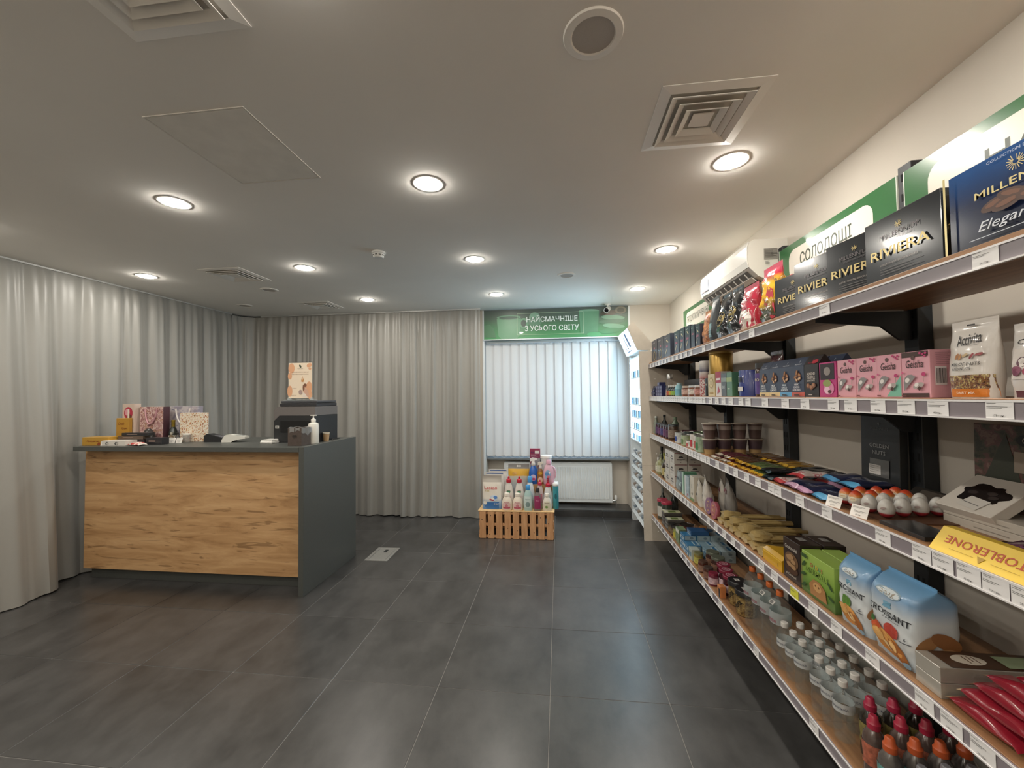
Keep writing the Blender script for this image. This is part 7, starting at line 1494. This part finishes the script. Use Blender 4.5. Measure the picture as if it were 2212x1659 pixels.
# acrylic sign holder on the printer
ah = empty('sign_holder', 'clear acrylic stand with peach coloured advert on the printer', 'sign holder', loc=(-2.30, 3.37, KZ+0.3685))
G().m(clear('#f4f6f6', 0.03, 1.49, 'acrylic')).box(-0.115, 0.115, -0.003, 0.003, 0.012, 0.35).obj('plate', ah)
G().m(clear('#e6ecec', 0.03, 1.49, 'acrylic_foot', 0.25)).box(-0.135, 0.135, -0.04, 0.04, 0.0, 0.008, 0.002).prism([(-0.115, 0.008), (-0.1, 0.008), (-0.108, 0.03)], -0.02, 0.02).prism([(0.1, 0.008), (0.115, 0.008), (0.108, 0.03)], -0.02, 0.02).obj('foot', ah)
po = G().m(mat('#ead9c2', 0.5)).box(-0.112, 0.112, -0.0055, -0.0045, 0.022, 0.338).obj('poster', ah)
g = G().m('#dba57f').ell(-0.085, 0.29, 0.03, 0.045).ell(-0.10, 0.22, 0.02, 0.03).ell(0.085, 0.315, 0.025, 0.018, 16, 0.4).ell(0.092, 0.285, 0.014, 0.01).ell(-0.10, 0.085, 0.025, 0.05).ell(0.085, 0.12, 0.028, 0.05).ell(0.095, 0.05, 0.02, 0.04)
g.m('#3f4a33').ell(0.0, 0.308, 0.009, 0.016, 16, 0.5).m('#6a6358').text('NATURI', 0, 0.285, 0.006, 0.05)
g.m('#8a6a52').text('ЗАМОВЛЯЙ ОНЛАЙН ПРОДУКЦІЮ', 0, 0.255, 0.010, 0.165, bold=0.02).text('ДОСТАВКА ПО ВСІЙ УКРАЇНІ', 0, 0.236, 0.010, 0.16, bold=0.02)
g.m('#c9925a').poly([(0.008, 0.17), (0.018, 0.215), (0.024, 0.214), (0.022, 0.18), (0.034, 0.205), (0.038, 0.203), (0.03, 0.165)])
g.m('#c99a80').ell(0.048, 0.128, 0.014, 0.019).m('#7a4f38').ell(0.047, 0.138, 0.016, 0.014).ell(0.034, 0.105, 0.009, 0.035, 14, 0.1).m('#cfa58f').poly([(0.02, 0.03), (0.03, 0.085), (0.05, 0.108), (0.078, 0.09), (0.088, 0.03)]).m('#e2d5c9').poly([(0.0, 0.03), (0.02, 0.03), (0.028, 0.075), (0.05, 0.06), (0.072, 0.03), (0.05, 0.028)]).m('#a8928c').ell(0.004, 0.075, 0.018, 0.022)
g.m('#9a7a5c').text('скануй', -0.055, 0.112, 0.007, 0.04).text('naturi.ua', -0.06, 0.048, 0.007, 0.05)
for i in range(len(g.v)): g.v[i] = (g.v[i][0], g.v[i][1]*0.3-0.0056, g.v[i][2])
g.obj('print', po)
# small bin with liner, soap, cup
o = empty('desk_bin', 'small brown square desk bin with clear plastic liner', 'bin', loc=(-2.152, 3.14, KZ))
m_bin = mat('#4a3f39', 0.7, noise=(50, 0.12), name='brown_board')
for x0, x1, y0, y1 in ((-0.06, 0.06, -0.062, -0.058), (-0.06, 0.06, 0.058, 0.062), (-0.06, -0.056, -0.058, 0.058), (0.056, 0.06, -0.058, 0.058)): G().m(m_bin).box(x0, x1, y0, y1, 0.0, 0.145).obj('side', o)
G().m(m_bin).box(-0.056, 0.056, -0.058, 0.058, 0, 0.003).obj('bottom', o)
def liner(u, v):
    a = 2*PI*u; ca, sa = math.cos(a), math.sin(a); k = max(abs(ca), abs(sa)); R = 0.064+0.003*math.sin(9*a)+0.002*math.sin(17*a)
    drop = 0.045+0.018*math.sin(2*a+1)+0.008*math.sin(7*a)
    z = 0.148-(1-v)*drop if v < 0.8 else 0.148+0.004*math.sin(6*a)
    return (R*ca/k*(1 if v < 0.9 else 0.93), R*sa/k*(1 if v < 0.9 else 0.93), z)
G().m(clear('#e3e0dd', 0.15, 1.4, 'liner_film', 0.22)).grid(liner, 48, 8, closed=True).obj('liner', o)
G().m('#1f1c1b').poly([(-0.02, 0.06), (-0.012, 0.035), (-0.008, 0.06)]).poly([(-0.004, 0.062), (0.0, 0.03), (0.004, 0.062)]).poly([(0.008, 0.06), (0.014, 0.036), (0.02, 0.06)]).rect(-0.018, 0.018, 0.06, 0.068).xf(Matrix.Translation((0, -0.0622, 0.02))).obj('emblem', o)
o = bottle('soap_dispenser', 'white pump bottle of hand sanitiser on the counter', 'bottle', [(0, 0), (0.041, 0), (0.044, 0.004), (0.044, 0.15), (0.038, 0.172), (0.016, 0.182), (0.016, 0.19)], mat('#dfdcd3', 0.35, coat=0.2), [(0.018, 0.186), (0.02, 0.188), (0.019, 0.208), (0.009, 0.214), (0.006, 0.216), (0.005, 0.238), (0, 0.238)], mat('#e8e5de', 0.35), None, None, None, None, 26); at(o, -2.10, 3.252, KZ)
G().m(mat('#e8e5de', 0.35)).box(-0.028, 0.03, -0.006, 0.006, 0.236, 0.245, 0.003).obj('pump_head', o)
o = bottle('paper_cup', 'small brown paper cup with white band behind the soap', 'cup', [(0, 0), (0.022, 0), (0.029, 0.075), (0.028, 0.075)], mat('#a88a66', 0.6), None, None, [(0.0285, 0.068), (0.030, 0.078)], mat('#d8d0bc', 0.5)); at(o, -2.086, 3.42, KZ)
G().m(mat('#1d1d1f', 0.5)).tube([(-2.065, 3.48, KZ+0.004), (-2.09, 3.54, KZ+0.010), (-2.085, 3.60, KZ+0.006), (-2.10, 3.68, KZ+0.004)], 0.004, 6).obj('power_cable', label='short black cable lying behind the soap dispenser', cat='cable')
# ================================================================ link everything
for o in LINK: S.collection.objects.link(o)
